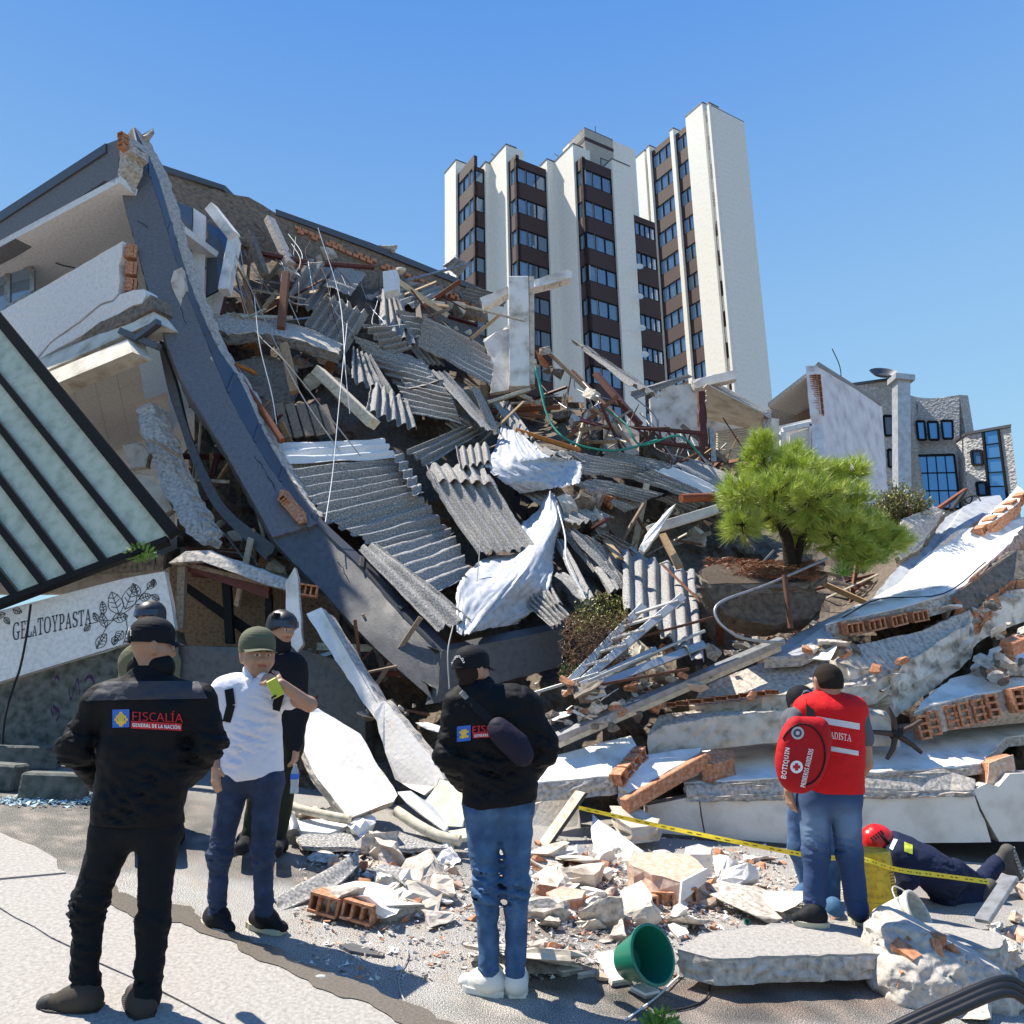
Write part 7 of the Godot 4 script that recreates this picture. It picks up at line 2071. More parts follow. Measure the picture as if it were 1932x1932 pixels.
func cap_mesh(t: Node3D, c: Vector3, fw: Vector3, mt: String, s := 1.0, brim := true, brim_mt := ""):
	var z := fw.normalized()
	var x := Vector3.UP.cross(z).normalized()
	var y := z.cross(x)
	var b := Basis(x, y, z)
	var m := Mb.new()
	var prof := []
	for i in 11:
		var a := PI * .5 * i / 10.0
		prof.append([maxf(.105 * cos(a), .0) * s, (.02 + .108 * pow(sin(a), .75)) * s])
	prof.insert(0, [.102 * s, -.01 * s])
	m.lathe(c - z * .004, Basis(x * .92, y, z * 1.08), prof, 26)
	var o := obj("cap", m, mt, t)
	if brim:
		var bm := Mb.new()
		var rows := []
		for j in 3:
			var row := []
			for i in 7:
				var u := lerpf(-1, 1, i / 6.0)
				var dz := (.095 * sqrt(maxf(1 - u * u * .72, 0)) + j * .036 * (1 - u * u * .5)) * s
				row.append(c + x * u * .085 * s + y * (.012 - j * .009 - u * u * .012) * s + z * dz)
			rows.append(row)
		grid_sheet(bm, rows, 12, 6, .004)
		obj("brim", bm, brim_mt if brim_mt else mt, o)
	if mt == "cap_black":
		# adjustable opening at the back with its strap and the small embroidered word above it
		var bk := c - z * .113 * s
		var ho := Mb.new()
		for i in 8:
			var a0 := PI * i / 8
			var a1 := PI * (i + 1) / 8
			ho.tri(bk - y * .002, bk + x * cos(a1) * .036 * s + y * sin(a1) * .04 * s + z * .004, bk + x * cos(a0) * .036 * s + y * sin(a0) * .04 * s + z * .004)
		obj("opening", ho, "hair_short", o)
		var sb := Mb.new()
		sb.beam(bk - x * .045 * s - y * .006 - z * .002, bk + x * .045 * s - y * .006 - z * .002, .014, .008, y)
		obj("strap", sb, "strap_black", o)
		var word := "COLOMBIA"
		for i in 8:
			var an := PI * (.86 - i * .103)
			var tm := TextMesh.new()
			tm.text = word[i]; tm.font_size = 32; tm.pixel_size = .0007; tm.depth = 0.001
			var lo := MeshInstance3D.new()
			lo.name = "lettering"; lo.mesh = tm; lo.material_override = M["print_white"]
			o.add_child(lo, true)
			var ps := bk + x * -cos(an) * -.052 * s + y * sin(an) * .056 * s - z * .001
			lo.transform = Transform3D(Basis(-x, y, -z).rotated(-z, (an - PI * .5)), ps)
	m = Mb.new()
	m.lathe(c + y * .126 * s, b, [[.008, 0], [.006, .005], [0, .007]], 8)
	obj("button", m, mt, o)
func shoe(t: Node3D, heel: Vector3, toe: Vector3, ank: Vector3, mt: String, sole: String, s := 1.0):
	var up := Vector3(0.0976, 1, .1008).normalized()
	var d := (toe - heel).normalized()
	var L := (toe - heel).length()
	var B := [[heel + up * .045, heel + d * L * .35 + up * .045, .04 * s, .042 * s], [heel + d * L * .35 + up * .04, toe - d * .03 + up * .032, .044 * s, .033 * s], [heel + up * .06 + d * .03, ank, .042 * s, .05 * s], [heel + d * L * .45 + up * .06, heel + d * L * .2 + up * .085, .035 * s, .04 * s]]
	var mb := Mb.new()
	nets(mb, B, .05, .008, {"amp": .002}, [[heel + up * .016, -up]])
	var o := obj("shoe", mb, mt, t)
	if mt in ["shoe_brown", "shoe_black", "shoe_white"]:
		var tcm := mesh_of([[toe - d * .04 + up * .034, toe - d * .026 + up * .03, .036 * s, .034 * s]], .02, .008, {}, [[heel + up * .02, -up]])
		obj("toe_cap", tcm, "sole_dark" if mt == "shoe_brown" else mt, o)
		var lc := Mb.new()
		var sd := d.cross(up)
		for i in 4:
			var c := heel + d * L * (.38 + .09 * i) + up * (.106 - .011 * i)
			lc.tube([c - sd * .026 - up * .012, c + up * .004, c + sd * .026 - up * .012], .0035, .0035, 4)
		obj("laces", lc, "strap_black" if mt != "shoe_white" else "sole_white", o)
	var sb := Mb.new()
	var side := d.cross(up)
	var rows := []
	var pr := []
	for i in 15:
		var u := i / 14.0
		var wdt := (.044 + .012 * sin(u * PI * .9 + .3) - .02 * pow(maxf(u - .8, 0) * 5, 2)) * s
		if u < .08: wdt *= .8
		pr.append([heel - d * .04 + d * (L + .03) * u, wdt])
	for i in 14:
		var a: Vector3 = pr[i][0]
		var b: Vector3 = pr[i + 1][0]
		var wa: float = pr[i][1]
		var wb: float = pr[i + 1][1]
		sb.hexa([a - side * wa, b - side * wb, b + side * wb, a + side * wa, a - side * wa * 1.04 + up * .03, b - side * wb * 1.04 + up * .028, b + side * wb * 1.04 + up * .028, a + side * wa * 1.04 + up * .03])
	obj("sole", sb, sole, o)
func J(r: float, root: Vector3, a: Array) -> Vector3: return W(a[0], a[1], r - (a[2] if a.size() > 2 else 0.0)) - root
func bn(r: float, root: Vector3, list: Array) -> Array:
	var o := []
	for b in list: o.append([J(r, root, b[0]), J(r, root, b[1]), b[2], b[3]])
	return o
func mesh_of(bones: Array, k: float, cell: float, w: Dictionary = {}, cuts: Array = [], colfn = null) -> Mb:
	var m := Mb.new()
	nets(m, bones, k, cell, w, cuts, colfn)
	return m
func body_mesh(t: Node3D, hb: Array, hc: Vector3, fw: Vector3, skin: Color, parts: Array, hs := 1.0):
	var m := Mb.new()
	nets(m, hb, .022, .0062, {}, [], face_color(hc, fw, skin, hs))
	m.col = skin
	for p in parts: nets(m, p[0], p[1], p[2])
	obj("body", m, "skin", t)
func hair_cap(t: Node3D, c: Vector3, fw: Vector3, low: float, mt: String, s := 1.0):
	var z := fw.normalized()
	var x := Vector3.UP.cross(z).normalized()
	var y := z.cross(x)
	var m := mesh_of([[c + y * .027 * s - z * .014 * s, c + y * .024 * s + z * .014 * s, .0905 * s, .0835 * s], [c - y * .02 * s - z * .03 * s, c - y * .05 * s - z * .035 * s, .07 * s, .06 * s]], .03, .009, {"amp": .003}, [[c + y * low * s, (-y + z * .35).normalized()], [c + z * .05 * s + y * .03 * s, (z - y * .9).normalized()]])
	obj("hair", m, mt, t)
func build_people():
	people_materials()
	var up := Vector3.UP
	var DN := Vector3(0, -1, 0)
	# ---------- prosecutor's officer at the left, seen from behind
	var r := 4.0
	var root := G(205, 1912)
	var t := thing("person", "person in black FISCALÍA jacket and cap standing at left with back turned", "person", root)
	var jb := bn(r, root, [[[243, 1325], [226, 1545], .12, .125], [[318, 1325], [298, 1545], .12, .12], [[280, 1330], [262, 1545], .135, .13], [[200, 1322], [362, 1322], .085, .085], [[186, 1328], [144, 1412], .08, .071], [[144, 1412], [188, 1480, -.2], .071, .055], [[376, 1328], [398, 1404], .08, .071], [[398, 1404], [352, 1470, -.2], .071, .055], [[284, 1278], [284, 1290], .085, .1]])
	var jw := {"amp": .017, "creases": [[J(r, root, [142, 1412]), .16, .03], [J(r, root, [400, 1404]), .16, .03], [J(r, root, [250, 1520, .1]), .16, .022], [J(r, root, [300, 1470, .1]), .14, .014]]}
	obj("jacket", mesh_of(jb, .06, .0125, jw, [[J(r, root, [260, 1555]), Vector3(-.03, -1, 0).normalized()]]), "jacket_black", t)
	obj("collar", mesh_of(bn(r, root, [[[262, 1262], [308, 1262], .055, .055], [[266, 1252], [304, 1252], .05, .05]]), .03, .01), "jacket_black", t)
	print_patch(t, [Vector2(196, 1286), Vector2(374, 1284), Vector2(392, 1318), Vector2(162, 1322)], jb, .06, jw, "yoke_grey", 24, .0, "yoke")
	print_patch(t, rect(212, 1339, 244, 1373, -1), jb, .06, jw, "logo_blue", 8, .0, "emblem")
	for q in [[222, 1347, 234, 1367], [219, 1350, 238, 1355], [219, 1360, 238, 1365], [225, 1343, 231, 1348], [225, 1366, 231, 1371], [216, 1355, 221, 1360], [236, 1355, 241, 1360]]: print_patch(t, rect(q[0], q[1], q[2], q[3]), jb, .06, jw, "logo_yellow", 3, .0015, "emblem")
	print_text(t, "FISCALÍA", rect(250, 1338, 345, 1359, 4), jb, .06, jw, "print_red", "Droid Sans", "lettering")
	print_patch(t, rect(247, 1360, 343, 1374, 5), jb, .06, jw, "print_red", 12, .0, "lettering_bar")
	print_text(t, "GENERAL DE LA NACIÓN", rect(250, 1362, 340, 1371, 5), jb.map(func(b): return [b[0], b[1], b[2] + .0025, b[3] + .0025]), .06, jw, "print_white", "Droid Sans", "lettering", true)
	var tb := bn(r, root, [[[222, 1555], [295, 1555], .115, .11], [[214, 1575], [166, 1708], .1, .074], [[166, 1708], [158, 1872], .073, .066], [[300, 1575], [289, 1740], .096, .07], [[289, 1740], [276, 1885], .068, .062]])
	obj("trousers", mesh_of(tb, .05, .0125, {"amp": .011, "creases": [[J(r, root, [165, 1715]), .15, .036], [J(r, root, [290, 1740]), .13, .022], [J(r, root, [162, 1840]), .12, .026], [J(r, root, [280, 1850]), .12, .026]]}), "trousers_black", t)
	shoe(t, G(172, 1912) - root, G(72, 1908) - root, J(r, root, [165, 1880]), "shoe_brown", "sole_dark", 1.1)
	shoe(t, G(268, 1925) - root, G(248, 1880) - root, J(r, root, [275, 1885]), "shoe_brown", "sole_dark", 1.1)
	var hc := J(r, root, [286, 1221])
	var fw := Vector3(.8, -.05, -.6)
	body_mesh(t, head_bones(hc, fw, .96, J(r, root, [284, 1285])), hc, fw, Color(.33, .19, .125), [[bn(r, root, [[[188, 1478, -.2], [205, 1500, -.28], .034, .04], [[352, 1468, -.2], [335, 1490, -.28], .034, .04], [[188, 1478, -.2], [284, 1300], .03, .06], [[352, 1468, -.2], [284, 1300], .03, .06]]), .03, .014]], .96)
	cap_mesh(t, hc + Vector3(0, .026, 0), fw, "cap_black", .97)
	# ---------- man in white polo shirt
	r = 5.0
	root = G(465, 1756)
	t = thing("person", "person in white polo shirt, green cap and jeans raising a hand to the shoulder strap", "person", root)
	var sb2 := bn(r, root, [[[445, 1300], [448, 1450], .095, .105], [[498, 1302], [503, 1455], .095, .1], [[470, 1320], [476, 1455], .11, .125], [[426, 1296], [514, 1300], .062, .062], [[416, 1302], [407, 1338], .064, .066], [[522, 1305], [546, 1320], .062, .062]])
	var sw2 := {"amp": .007, "creases": [[J(r, root, [480, 1380, .1]), .16, .02], [J(r, root, [440, 1430, .1]), .14, .014], [J(r, root, [520, 1320, .05]), .12, .018]]}
	obj("polo_shirt", mesh_of(sb2, .05, .0125, sw2, [[J(r, root, [475, 1470]), Vector3(.12, -1, 0).normalized()]]), "shirt_white", t)
	obj("collar", mesh_of(bn(r, root, [[[468, 1266, .02], [505, 1278, .08], .028, .02], [[468, 1262], [470, 1284, .08], .03, .02]]), .02, .009), "shirt_white", t)
	tb = bn(r, root, [[[448, 1462], [503, 1464], .105, .1], [[442, 1478], [414, 1612], .09, .067], [[414, 1612], [409, 1722], .066, .055], [[506, 1480], [496, 1615], .09, .066], [[496, 1615], [498, 1722], .064, .054]])
	obj("jeans", mesh_of(tb, .045, .0125, {"amp": .01, "creases": [[J(r, root, [412, 1615]), .13, .034], [J(r, root, [496, 1615]), .13, .03], [J(r, root, [409, 1705]), .1, .024], [J(r, root, [498, 1705]), .1, .024]]}), "jeans_dark", t)
	shoe(t, G(396, 1745) - root, G(436, 1766) - root, J(r, root, [410, 1730]), "shoe_black", "sole_cream", 1.05)
	shoe(t, G(482, 1748) - root, G(538, 1764) - root, J(r, root, [497, 1728]), "shoe_black", "sole_cream", 1.05)
	hc = J(r, root, [486, 1238])
	fw = Vector3(.55, -.02, .83)
	var arm := bn(r, root, [[[406, 1335], [404, 1400], .046, .043], [[404, 1400], [408, 1446, .06], .043, .03], [[545, 1316], [584, 1328, .06], .046, .042], [[584, 1330, .06], [530, 1290, .2], .042, .03]])
	var h1 := hand_bones(J(r, root, [408, 1448, .06]), Vector3(.12, -1, .1), Vector3(-.5, 0, .8), 1.0, .22)
	var h2 := hand_bones(J(r, root, [528, 1289, .2]), Vector3(-1, .3, -.1), Vector3(0, .5, .9), -1.0, .5)
	body_mesh(t, head_bones(hc, fw, 1.13, J(r, root, [480, 1298])), hc, fw, Color(.40, .225, .15), [[arm, .02, .009], [h1, .012, .0055], [h2, .012, .0055]], 1.13)
	cap_mesh(t, hc + Vector3(-.005, .036, 0), fw, "cap_green", 1.14)
	hair_cap(t, hc, fw, -.06, "hair_black", 1.1)
	for s in [[[440, 1262], [432, 1300], [436, 1330], [428, 1362]], [[522, 1276], [528, 1310], [520, 1340]]]:
		var q := []
		for p in s: q.append(ray_hit(p[0], p[1], root, sb2, .05, sw2))
		var bm := Mb.new()
		for i in q.size() - 1:
			if q[i] != null and q[i + 1] != null: bm.beam(q[i], q[i + 1], .05, .014, Vector3(0, .1, 1))
		obj("backpack_strap", bm, "strap_black", t)
	var ph := thing("radio_phone", "yellow green rugged phone clipped at the white shirted person's strap", "phone", W(515, 1285, r + .28 - .28))
	ph.position = W(519, 1298, 4.76)
	var pm := Mb.new()
	pm.box(Vector3.ZERO, Basis(Vector3.BACK, .5).rotated(Vector3.UP, .3), Vector3(.065, .11, .03), .006)
	obj("case", pm, "phone_lime", ph)
	var sp := Mb.new()
	sp.box(Vector3(.0, -.05, .017), Basis(Vector3.BACK, .5), Vector3(.03, .012, .004))
	obj("speaker", sp, "black", ph)
	# ---------- helmeted officers
	var off := [[6.5, [490, 1606], [532, 1188], Vector3(.75, -.12, .55), "person in dark uniform and black helmet standing behind the white shirted man", [[[505, 1255], [512, 1400], .13, .125], [[548, 1260], [545, 1400], .13, .12], [[490, 1262], [556, 1265], .08, .08], [[560, 1270], [566, 1345], .07, .06], [[566, 1345], [558, 1410, .1], .06, .045], [[480, 1275], [470, 1350], .07, .06]], [[[510, 1400], [545, 1400], .12, .12], [[502, 1420], [472, 1580], .1, .07], [[545, 1420], [522, 1585], .1, .07]], [[455, 1600, 478, 1604], [520, 1606, 538, 1610]]], [6.9, [320, 1592], [283, 1168], Vector3(-.3, -.05, .9), "person in olive uniform and black helmet hidden behind the left jacketed man", [[[262, 1240], [268, 1380], .13, .13], [[300, 1240], [302, 1380], .13, .13], [[245, 1245], [318, 1245], .085, .085], [[240, 1255], [236, 1330], .07, .06], [[322, 1255], [328, 1330], .07, .06]], [[[268, 1380], [302, 1380], .12, .12], [[265, 1400], [262, 1560], .1, .07], [[305, 1400], [326, 1570], .1, .07]], [[258, 1590, 262, 1604], [326, 1590, 340, 1594]]]]
	for k in 2:
		var d = off[k]
		r = d[0]
		root = G(d[1][0], d[1][1])
		t = thing("person", d[4], "person", root)
		obj("uniform_jacket", mesh_of(bn(r, root, d[5]), .05, .016, {"amp": .008}), "uniform_dark" if k == 0 else "uniform_olive", t)
		obj("trousers", mesh_of(bn(r, root, d[6]), .05, .016, {"amp": .008}), "uniform_green", t)
		for q in d[7]: shoe(t, G(q[0], q[1]) - root, G(q[2], q[3]) - root, G(q[0], q[1], .14) - root, "shoe_black", "sole_dark")
		hc = J(r, root, d[2])
		fw = d[3]
		var hnd := hand_bones(J(r, root, [558, 1412, .1] if k == 0 else [328, 1332]), Vector3(0, -1, .1), Vector3(1, 0, .2), 1.0, .5)
		body_mesh(t, head_bones(hc, fw, .98, J(r, root, [d[2][0], d[2][1] + 70])), hc, fw, Color(.36, .2, .135), [[hnd, .012, .007]], .98)
		var z: Vector3 = fw.normalized()
		var x := up.cross(z).normalized()
		var hm := mesh_of([[hc + up * .045 - z * .015, hc + up * .04 + z * .02, .118, .112], [hc - x * .08 - up * .02 - z * .03, hc + x * .08 - up * .02 - z * .03, .05, .05]], .04, .01, {}, [[hc + up * .012 + z * .06, (-up + z * .3).normalized()], [hc - up * .05, -up]])
		var ho := obj("helmet", hm, "helmet_black", t)
		var gm := Mb.new()
		var row := []
		var row2 := []
		for i in 9:
			var a := lerpf(-1.2, 1.2, i / 8.0)
			var pp: Vector3 = hc + (x * sin(a) + z * cos(a)) * .13
			row.append(pp + up * .075); row2.append(pp + up * .025 + z * .004)
		grid_sheet(gm, [row, row2], 16, 4, .012)
		obj("goggles", gm, "goggle", ho)
		var nm2 := Mb.new()
		for i in 4: nm2.box(hc + up * (.085 + i * .014) - x * .09 + z * .03, Basis(x, up, z), Vector3(.05, .008, .06))
		obj("rail", nm2, "strap_black", ho)
		var mk := mesh_of([[hc - up * .06 - z * .01, hc - up * .14 - z * .01, .075, .085]], .02, .012)
		obj("balaclava", mk, "uniform_dark", t)
	var bt := thing("water_bottle", "clear plastic water bottle held by the helmeted officer", "bottle", W(556, 1470, 6.36))
	var wm := Mb.new()
	wm.lathe(Vector3(0, -.1, 0), Basis(), [[.0, 0], [.03, .0], [.032, .02], [.029, .06], [.032, .1], [.03, .15], [.014, .19], [.013, .21], [.0, .21]], 14)
	obj("shell", wm, "bottle_clear", bt)
	wm = Mb.new()
	wm.lathe(Vector3(0, -.1, 0), Basis(), [[.0325, .1], [.0325, .14]], 14)
	obj("label", wm, "logo_blue", bt)
	# ---------- second jacketed officer with sling bag
	r = 4.5
	root = G(925, 1874)
	t = thing("person", "person in black jacket, cap and blue jeans with a sling bag standing in the centre", "person", root)
	jb = bn(r, root, [[[900, 1345], [914, 1505], .115, .115], [[966, 1340], [972, 1500], .12, .115], [[935, 1345], [944, 1505], .13, .125], [[870, 1328], [985, 1322], .082, .085], [[862, 1335], [848, 1425], .078, .073], [[848, 1425], [872, 1478, -.22], .072, .052], [[998, 1338], [1026, 1415], .08, .075], [[1026, 1415], [992, 1470, -.22], .075, .052], [[900, 1300], [902, 1310], .075, .09]])
	jw = {"amp": .016, "creases": [[J(r, root, [846, 1425]), .15, .026], [J(r, root, [1028, 1410]), .16, .03], [J(r, root, [935, 1470, .1]), .16, .024], [J(r, root, [900, 1430, .1]), .12, .014]]}
	obj("jacket", mesh_of(jb, .06, .0125, jw, [[J(r, root, [940, 1520]), Vector3(.10, -1, 0).normalized()]]), "jacket_black", t)
	obj("collar", mesh_of(bn(r, root, [[[880, 1300], [920, 1298], .045, .045], [[884, 1290], [916, 1289], .042, .042]]), .03, .01), "jacket_black", t)
	print_patch(t, rect(862, 1371, 888, 1400, -3), jb, .06, jw, "logo_blue", 8, .0, "emblem")
	for q in [[870, 1377, 880, 1394], [867, 1380, 884, 1384], [867, 1389, 884, 1393]]: print_patch(t, rect(q[0], q[1], q[2], q[3], -2), jb, .06, jw, "logo_yellow", 3, .0015, "emblem")
	print_text(t, "FISCALÍA", rect(891, 1366, 970, 1384, -6), jb, .06, jw, "print_red", "Droid Sans", "lettering", true)
	print_patch(t, rect(892, 1382, 968, 1393, -5), jb, .06, jw, "print_red", 10, .0, "lettering_bar")
	print_text(t, "GENERAL DE LA NACIÓN", rect(895, 1384, 965, 1391, -5), jb.map(func(b): return [b[0], b[1], b[2] + .0025, b[3] + .0025]), .06, jw, "print_white", "Droid Sans", "lettering", true)
	tb = bn(r, root, [[[912, 1515], [973, 1512], .105, .105], [[910, 1535], [918, 1685], .092, .068], [[918, 1685], [923, 1842], .066, .052], [[974, 1535], [976, 1680], .092, .068], [[976, 1680], [972, 1842], .066, .05]])
	obj("jeans", mesh_of(tb, .035, .0125, {"amp": .01, "creases": [[J(r, root, [920, 1675, .05]), .15, .038], [J(r, root, [976, 1675, .05]), .15, .034], [J(r, root, [922, 1825]), .09, .018], [J(r, root, [972, 1825]), .09, .018]]}), "jeans_blue", t)
	shoe(t, G(938, 1874) - root, G(868, 1862) - root, J(r, root, [925, 1852]), "shoe_white", "sole_white", 1.12)
	shoe(t, G(974, 1878) - root, G(962, 1836) - root, J(r, root, [972, 1852]), "shoe_white", "sole_white", 1.12)
	hc = J(r, root, [891, 1268])
	fw = Vector3(.68, -.02, -.73)
	body_mesh(t, head_bones(hc, fw, .94, J(r, root, [897, 1315])), hc, fw, Color(.36, .2, .135), [[bn(r, root, [[[872, 1478, -.2], [890, 1490, -.28], .034, .038], [[992, 1470, -.2], [975, 1488, -.28], .034, .038], [[872, 1478, -.2], [930, 1340], .03, .05], [[992, 1470, -.2], [930, 1340], .03, .05]]), .03, .014]], .94)
	cap_mesh(t, hc + Vector3(0, .026, 0), fw, "cap_black", .95)
	hair_cap(t, hc, fw, -.055, "hair_short", .92)
	var gbn := bn(r, root, [[[945, 1385, .19], [985, 1425, .19], .055, .06], [[940, 1372, .18], [975, 1402, .19], .05, .06]])
	var bag := thing("sling_bag", "dark navy sling bag across the back of the centre jacketed person", "bag", root)
	obj("pouch", mesh_of(gbn, .04, .009, {"amp": .006}), "bag_navy", bag)
	var sm := Mb.new()
	var sl := []
	for q in [[876, 1312], [892, 1328], [910, 1345], [928, 1362], [945, 1378]]:
		var hh = ray_hit(q[0], q[1], root, jb, .06, jw)
		if hh != null: sl.append(hh)
	for i in sl.size() - 1: sm.beam(sl[i], sl[i + 1] + (sl[i + 1] - sl[i]).normalized() * .01, .045, .012, Vector3(0, .3, 1))
	obj("strap", sm, "strap_black", bag)
	sm = Mb.new()
	if sl.size() > 1: sm.box(sl[0] + Vector3(0, 0, .01), Basis(Vector3.BACK, -.8), Vector3(.05, .028, .014), .003)
	obj("buckle", sm, "metal_grey", bag)
	# ---------- medic with red vest
	root = G(1565, 1745, .19)
	r = -root.z
	t = thing("person", "person in red vest and faded jeans carrying a red first aid backpack", "person", root)
	var vb := bn(r, root, [[[1545, 1345], [1545, 1480], .125, .125], [[1592, 1345], [1594, 1482], .125, .12], [[1568, 1350], [1570, 1482], .135, .13], [[1520, 1338], [1612, 1338], .08, .08], [[1560, 1318], [1562, 1325], .07, .08]])
	var vw := {"amp": .008, "creases": [[J(r, root, [1590, 1400, .1]), .14, .014]]}
	obj("vest", mesh_of(vb, .05, .0125, vw, [[J(r, root, [1570, 1496]), Vector3(-.05, -1, 0).normalized()]]), "vest_red", t)
	obj("sleeve", mesh_of(bn(r, root, [[[1618, 1348], [1630, 1392], .068, .066]]), .03, .012, {"amp": .006}), "tshirt_grey", t)
	obj("sleeve", mesh_of(bn(r, root, [[[1508, 1350], [1492, 1392], .066, .062]]), .03, .012, {"amp": .006}), "tshirt_grey", t)
	for q in [[1540, 1351, 1622, 1363, 14], [1563, 1407, 1620, 1416, 10]]: print_patch(t, rect(q[0], q[1], q[2], q[3], q[4]), vb, .05, vw, "reflective", 14, .0, "reflective_stripe")
	print_text(t, "ADISTA", rect(1566, 1380, 1606, 1393, 6), vb, .05, vw, "print_white", "Droid Serif", "lettering")
	tb = bn(r, root, [[[1540, 1500], [1592, 1500], .115, .115], [[1535, 1518], [1540, 1612], .102, .08], [[1540, 1612], [1536, 1716], .08, .068], [[1594, 1518], [1602, 1610], .102, .08], [[1602, 1610], [1618, 1714], .078, .066]])
	var th1 := J(r, root, [1535, 1560, .1])
	var th2 := J(r, root, [1600, 1560, .1])
	var jm := Mb.new()
	nets(jm, tb, .035, .0125, {"amp": .006, "creases": [[J(r, root, [1540, 1600, .05]), .12, .02], [J(r, root, [1602, 1600, .05]), .12, .02], [J(r, root, [1536, 1705]), .09, .022], [J(r, root, [1618, 1700]), .09, .022]]}, [], func(p: Vector3, n: Vector3) -> Color:
		var e := maxf(exp(-p.distance_squared_to(th1) / .012), exp(-p.distance_squared_to(th2) / .012))
		var fade := clampf(e * 1.3 + fn.get_noise_3d(p.x * 9, p.y * 14, p.z * 9) * .5 * e, 0, 1)
		return Color(.02, .048, .13).lerp(Color(.24, .36, .52), fade * .5))
	obj("jeans", jm, "denim_v", t)
	shoe(t, G(1548, 1746, .192) - root, G(1494, 1743, .192) - root, J(r, root, [1538, 1722]), "shoe_black", "sole_cream")
	shoe(t, G(1622, 1743, .192) - root, G(1612, 1730, .192) - root, J(r, root, [1620, 1720]), "shoe_black", "sole_cream")
	hc = J(r, root, [1563, 1288])
	fw = Vector3(-.1, -.25, -.95)
	var am := bn(r, root, [[[1629, 1390], [1634, 1440], .046, .042], [[1634, 1440], [1618, 1474, -.15], .04, .03], [[1492, 1392], [1490, 1450, -.05], .044, .04], [[1490, 1450, -.05], [1488, 1492, -.02], .038, .03]])
	body_mesh(t, head_bones(hc, fw, 1.04, J(r, root, [1562, 1325])), hc, fw, Color(.36, .2, .14), [[am, .02, .011], [hand_bones(J(r, root, [1488, 1492, -.02]), Vector3(.1, -1, -.1), Vector3(-1, 0, .3), -1.0, .4), .012, .006], [hand_bones(J(r, root, [1618, 1474, -.15]), Vector3(-.4, -.9, -.2), Vector3(1, 0, .2), 1.0, .4), .012, .006]], 1.04)
	hair_cap(t, hc, fw, -.035, "hair_short", 1.04)
	var wb := Mb.new()
	wb.tube([J(r, root, [1627, 1450, -.06]), J(r, root, [1632, 1452, -.06])], .044, .044, 12)
	obj("wristband", wb, "vest_red", t)
	# first-aid backpack: rounded flat pack hanging on the left shoulder
	var pk := thing("first_aid_backpack", "red rounded first aid backpack with white lettering on the medic's shoulder", "backpack", root)
	var kb := []
	for i in 12:
		var u := i / 11.0
		var y := lerpf(1366, 1480, u)
		var hw := 31.0 * pow(sin(clampf(u * .86 + .13, 0, 1) * PI), .45)
		var cx := lerpf(1524, 1504, u)
		kb.append([J(r, root, [cx - hw, y, .2]), J(r, root, [cx + hw, y + 2, .2]), .048, .048])
	var kw := {"amp": .003}
	obj("pack", mesh_of(kb, .05, .009, kw), "bag_red", pk)
	print_text(pk, "BOTIQUIN", [Vector2(1473, 1468), Vector2(1482, 1410), Vector2(1492, 1412), Vector2(1485, 1470)], kb, .05, kw, "print_white", "Droid Sans", "lettering", true)
	print_text(pk, "PRIMEROS AUXILIOS", [Vector2(1510, 1484), Vector2(1526, 1412), Vector2(1535, 1414), Vector2(1519, 1486)], kb, .05, kw, "print_white", "Droid Sans", "lettering", true)
	var disc := func(cx: float, cy: float, rx: float, mt: String, lift: float, nm: String):
		var m2 := Mb.new()
		var c0 = ray_hit(cx, cy, root, kb, .05, kw)
		for i in 20:
			var a := TAU * i / 20
			var b := TAU * (i + 1) / 20
			var p1 = ray_hit(cx + cos(a) * rx, cy + sin(a) * rx, root, kb, .05, kw)
			var p2 = ray_hit(cx + cos(b) * rx, cy + sin(b) * rx, root, kb, .05, kw)
			var lf := -ray(cx, cy) * lift
			if c0 != null and p1 != null and p2 != null: m2.tri(c0 + lf, p1 + lf, p2 + lf)
		obj(nm, m2, mt, pk)
	disc.call(1503, 1447, 12.0, "print_white", 0.0, "emblem")
	for q in [[1500, 1440, 1506, 1454], [1496, 1444, 1510, 1450]]: print_patch(pk, rect(q[0], q[1], q[2], q[3]), kb, .05, kw, "print_red", 3, .0015, "emblem")
	disc.call(1505, 1383, 12.0, "badge_grey", 0.0, "badge")
	disc.call(1505, 1383, 8.0, "badge_dark", .0015, "badge")
	disc.call(1505, 1383, 4.0, "badge_grey", .003, "badge")
	var zp := Mb.new()
	var zl := []
	for i in 26:
		var a := lerpf(-2.6, 1.4, i / 25.0)
		var hh = ray_hit(1514 + cos(a) * 43, 1424 + sin(a) * 58, root, kb, .05, kw)
		if hh != null: zl.append(hh)
	if zl.size() > 2: zp.tube(zl, .005, .005, 5)
	obj("zip", zp, "strap_black", pk)
	var ps := Mb.new()
	ps.beam(J(r, root, [1528, 1322, .06]), J(r, root, [1530, 1362, .14]), .05, .012, Vector3(0, .3, 1))
	obj("strap", ps, "strap_black", pk)
	# ---------- person hidden behind the medic
	r = 6.45
	root = G(1545, 1722)
	t = thing("person", "person in jeans and grey shirt mostly hidden behind the red vested medic", "person", root)
	obj("shirt", mesh_of(bn(r, root, [[[1505, 1360], [1520, 1480], .12, .12], [[1545, 1360], [1555, 1480], .12, .12], [[1492, 1362], [1488, 1420], .065, .055]]), .05, .016, {"amp": .007}), "tshirt_grey", t)
	obj("jeans", mesh_of(bn(r, root, [[[1518, 1490], [1560, 1490], .11, .11], [[1508, 1505], [1506, 1600], .095, .075], [[1506, 1600], [1536, 1705], .072, .06], [[1558, 1505], [1566, 1610], .095, .075], [[1566, 1610], [1568, 1715], .075, .065]]), .04, .014, {"amp": .006}), "jeans_blue", t)
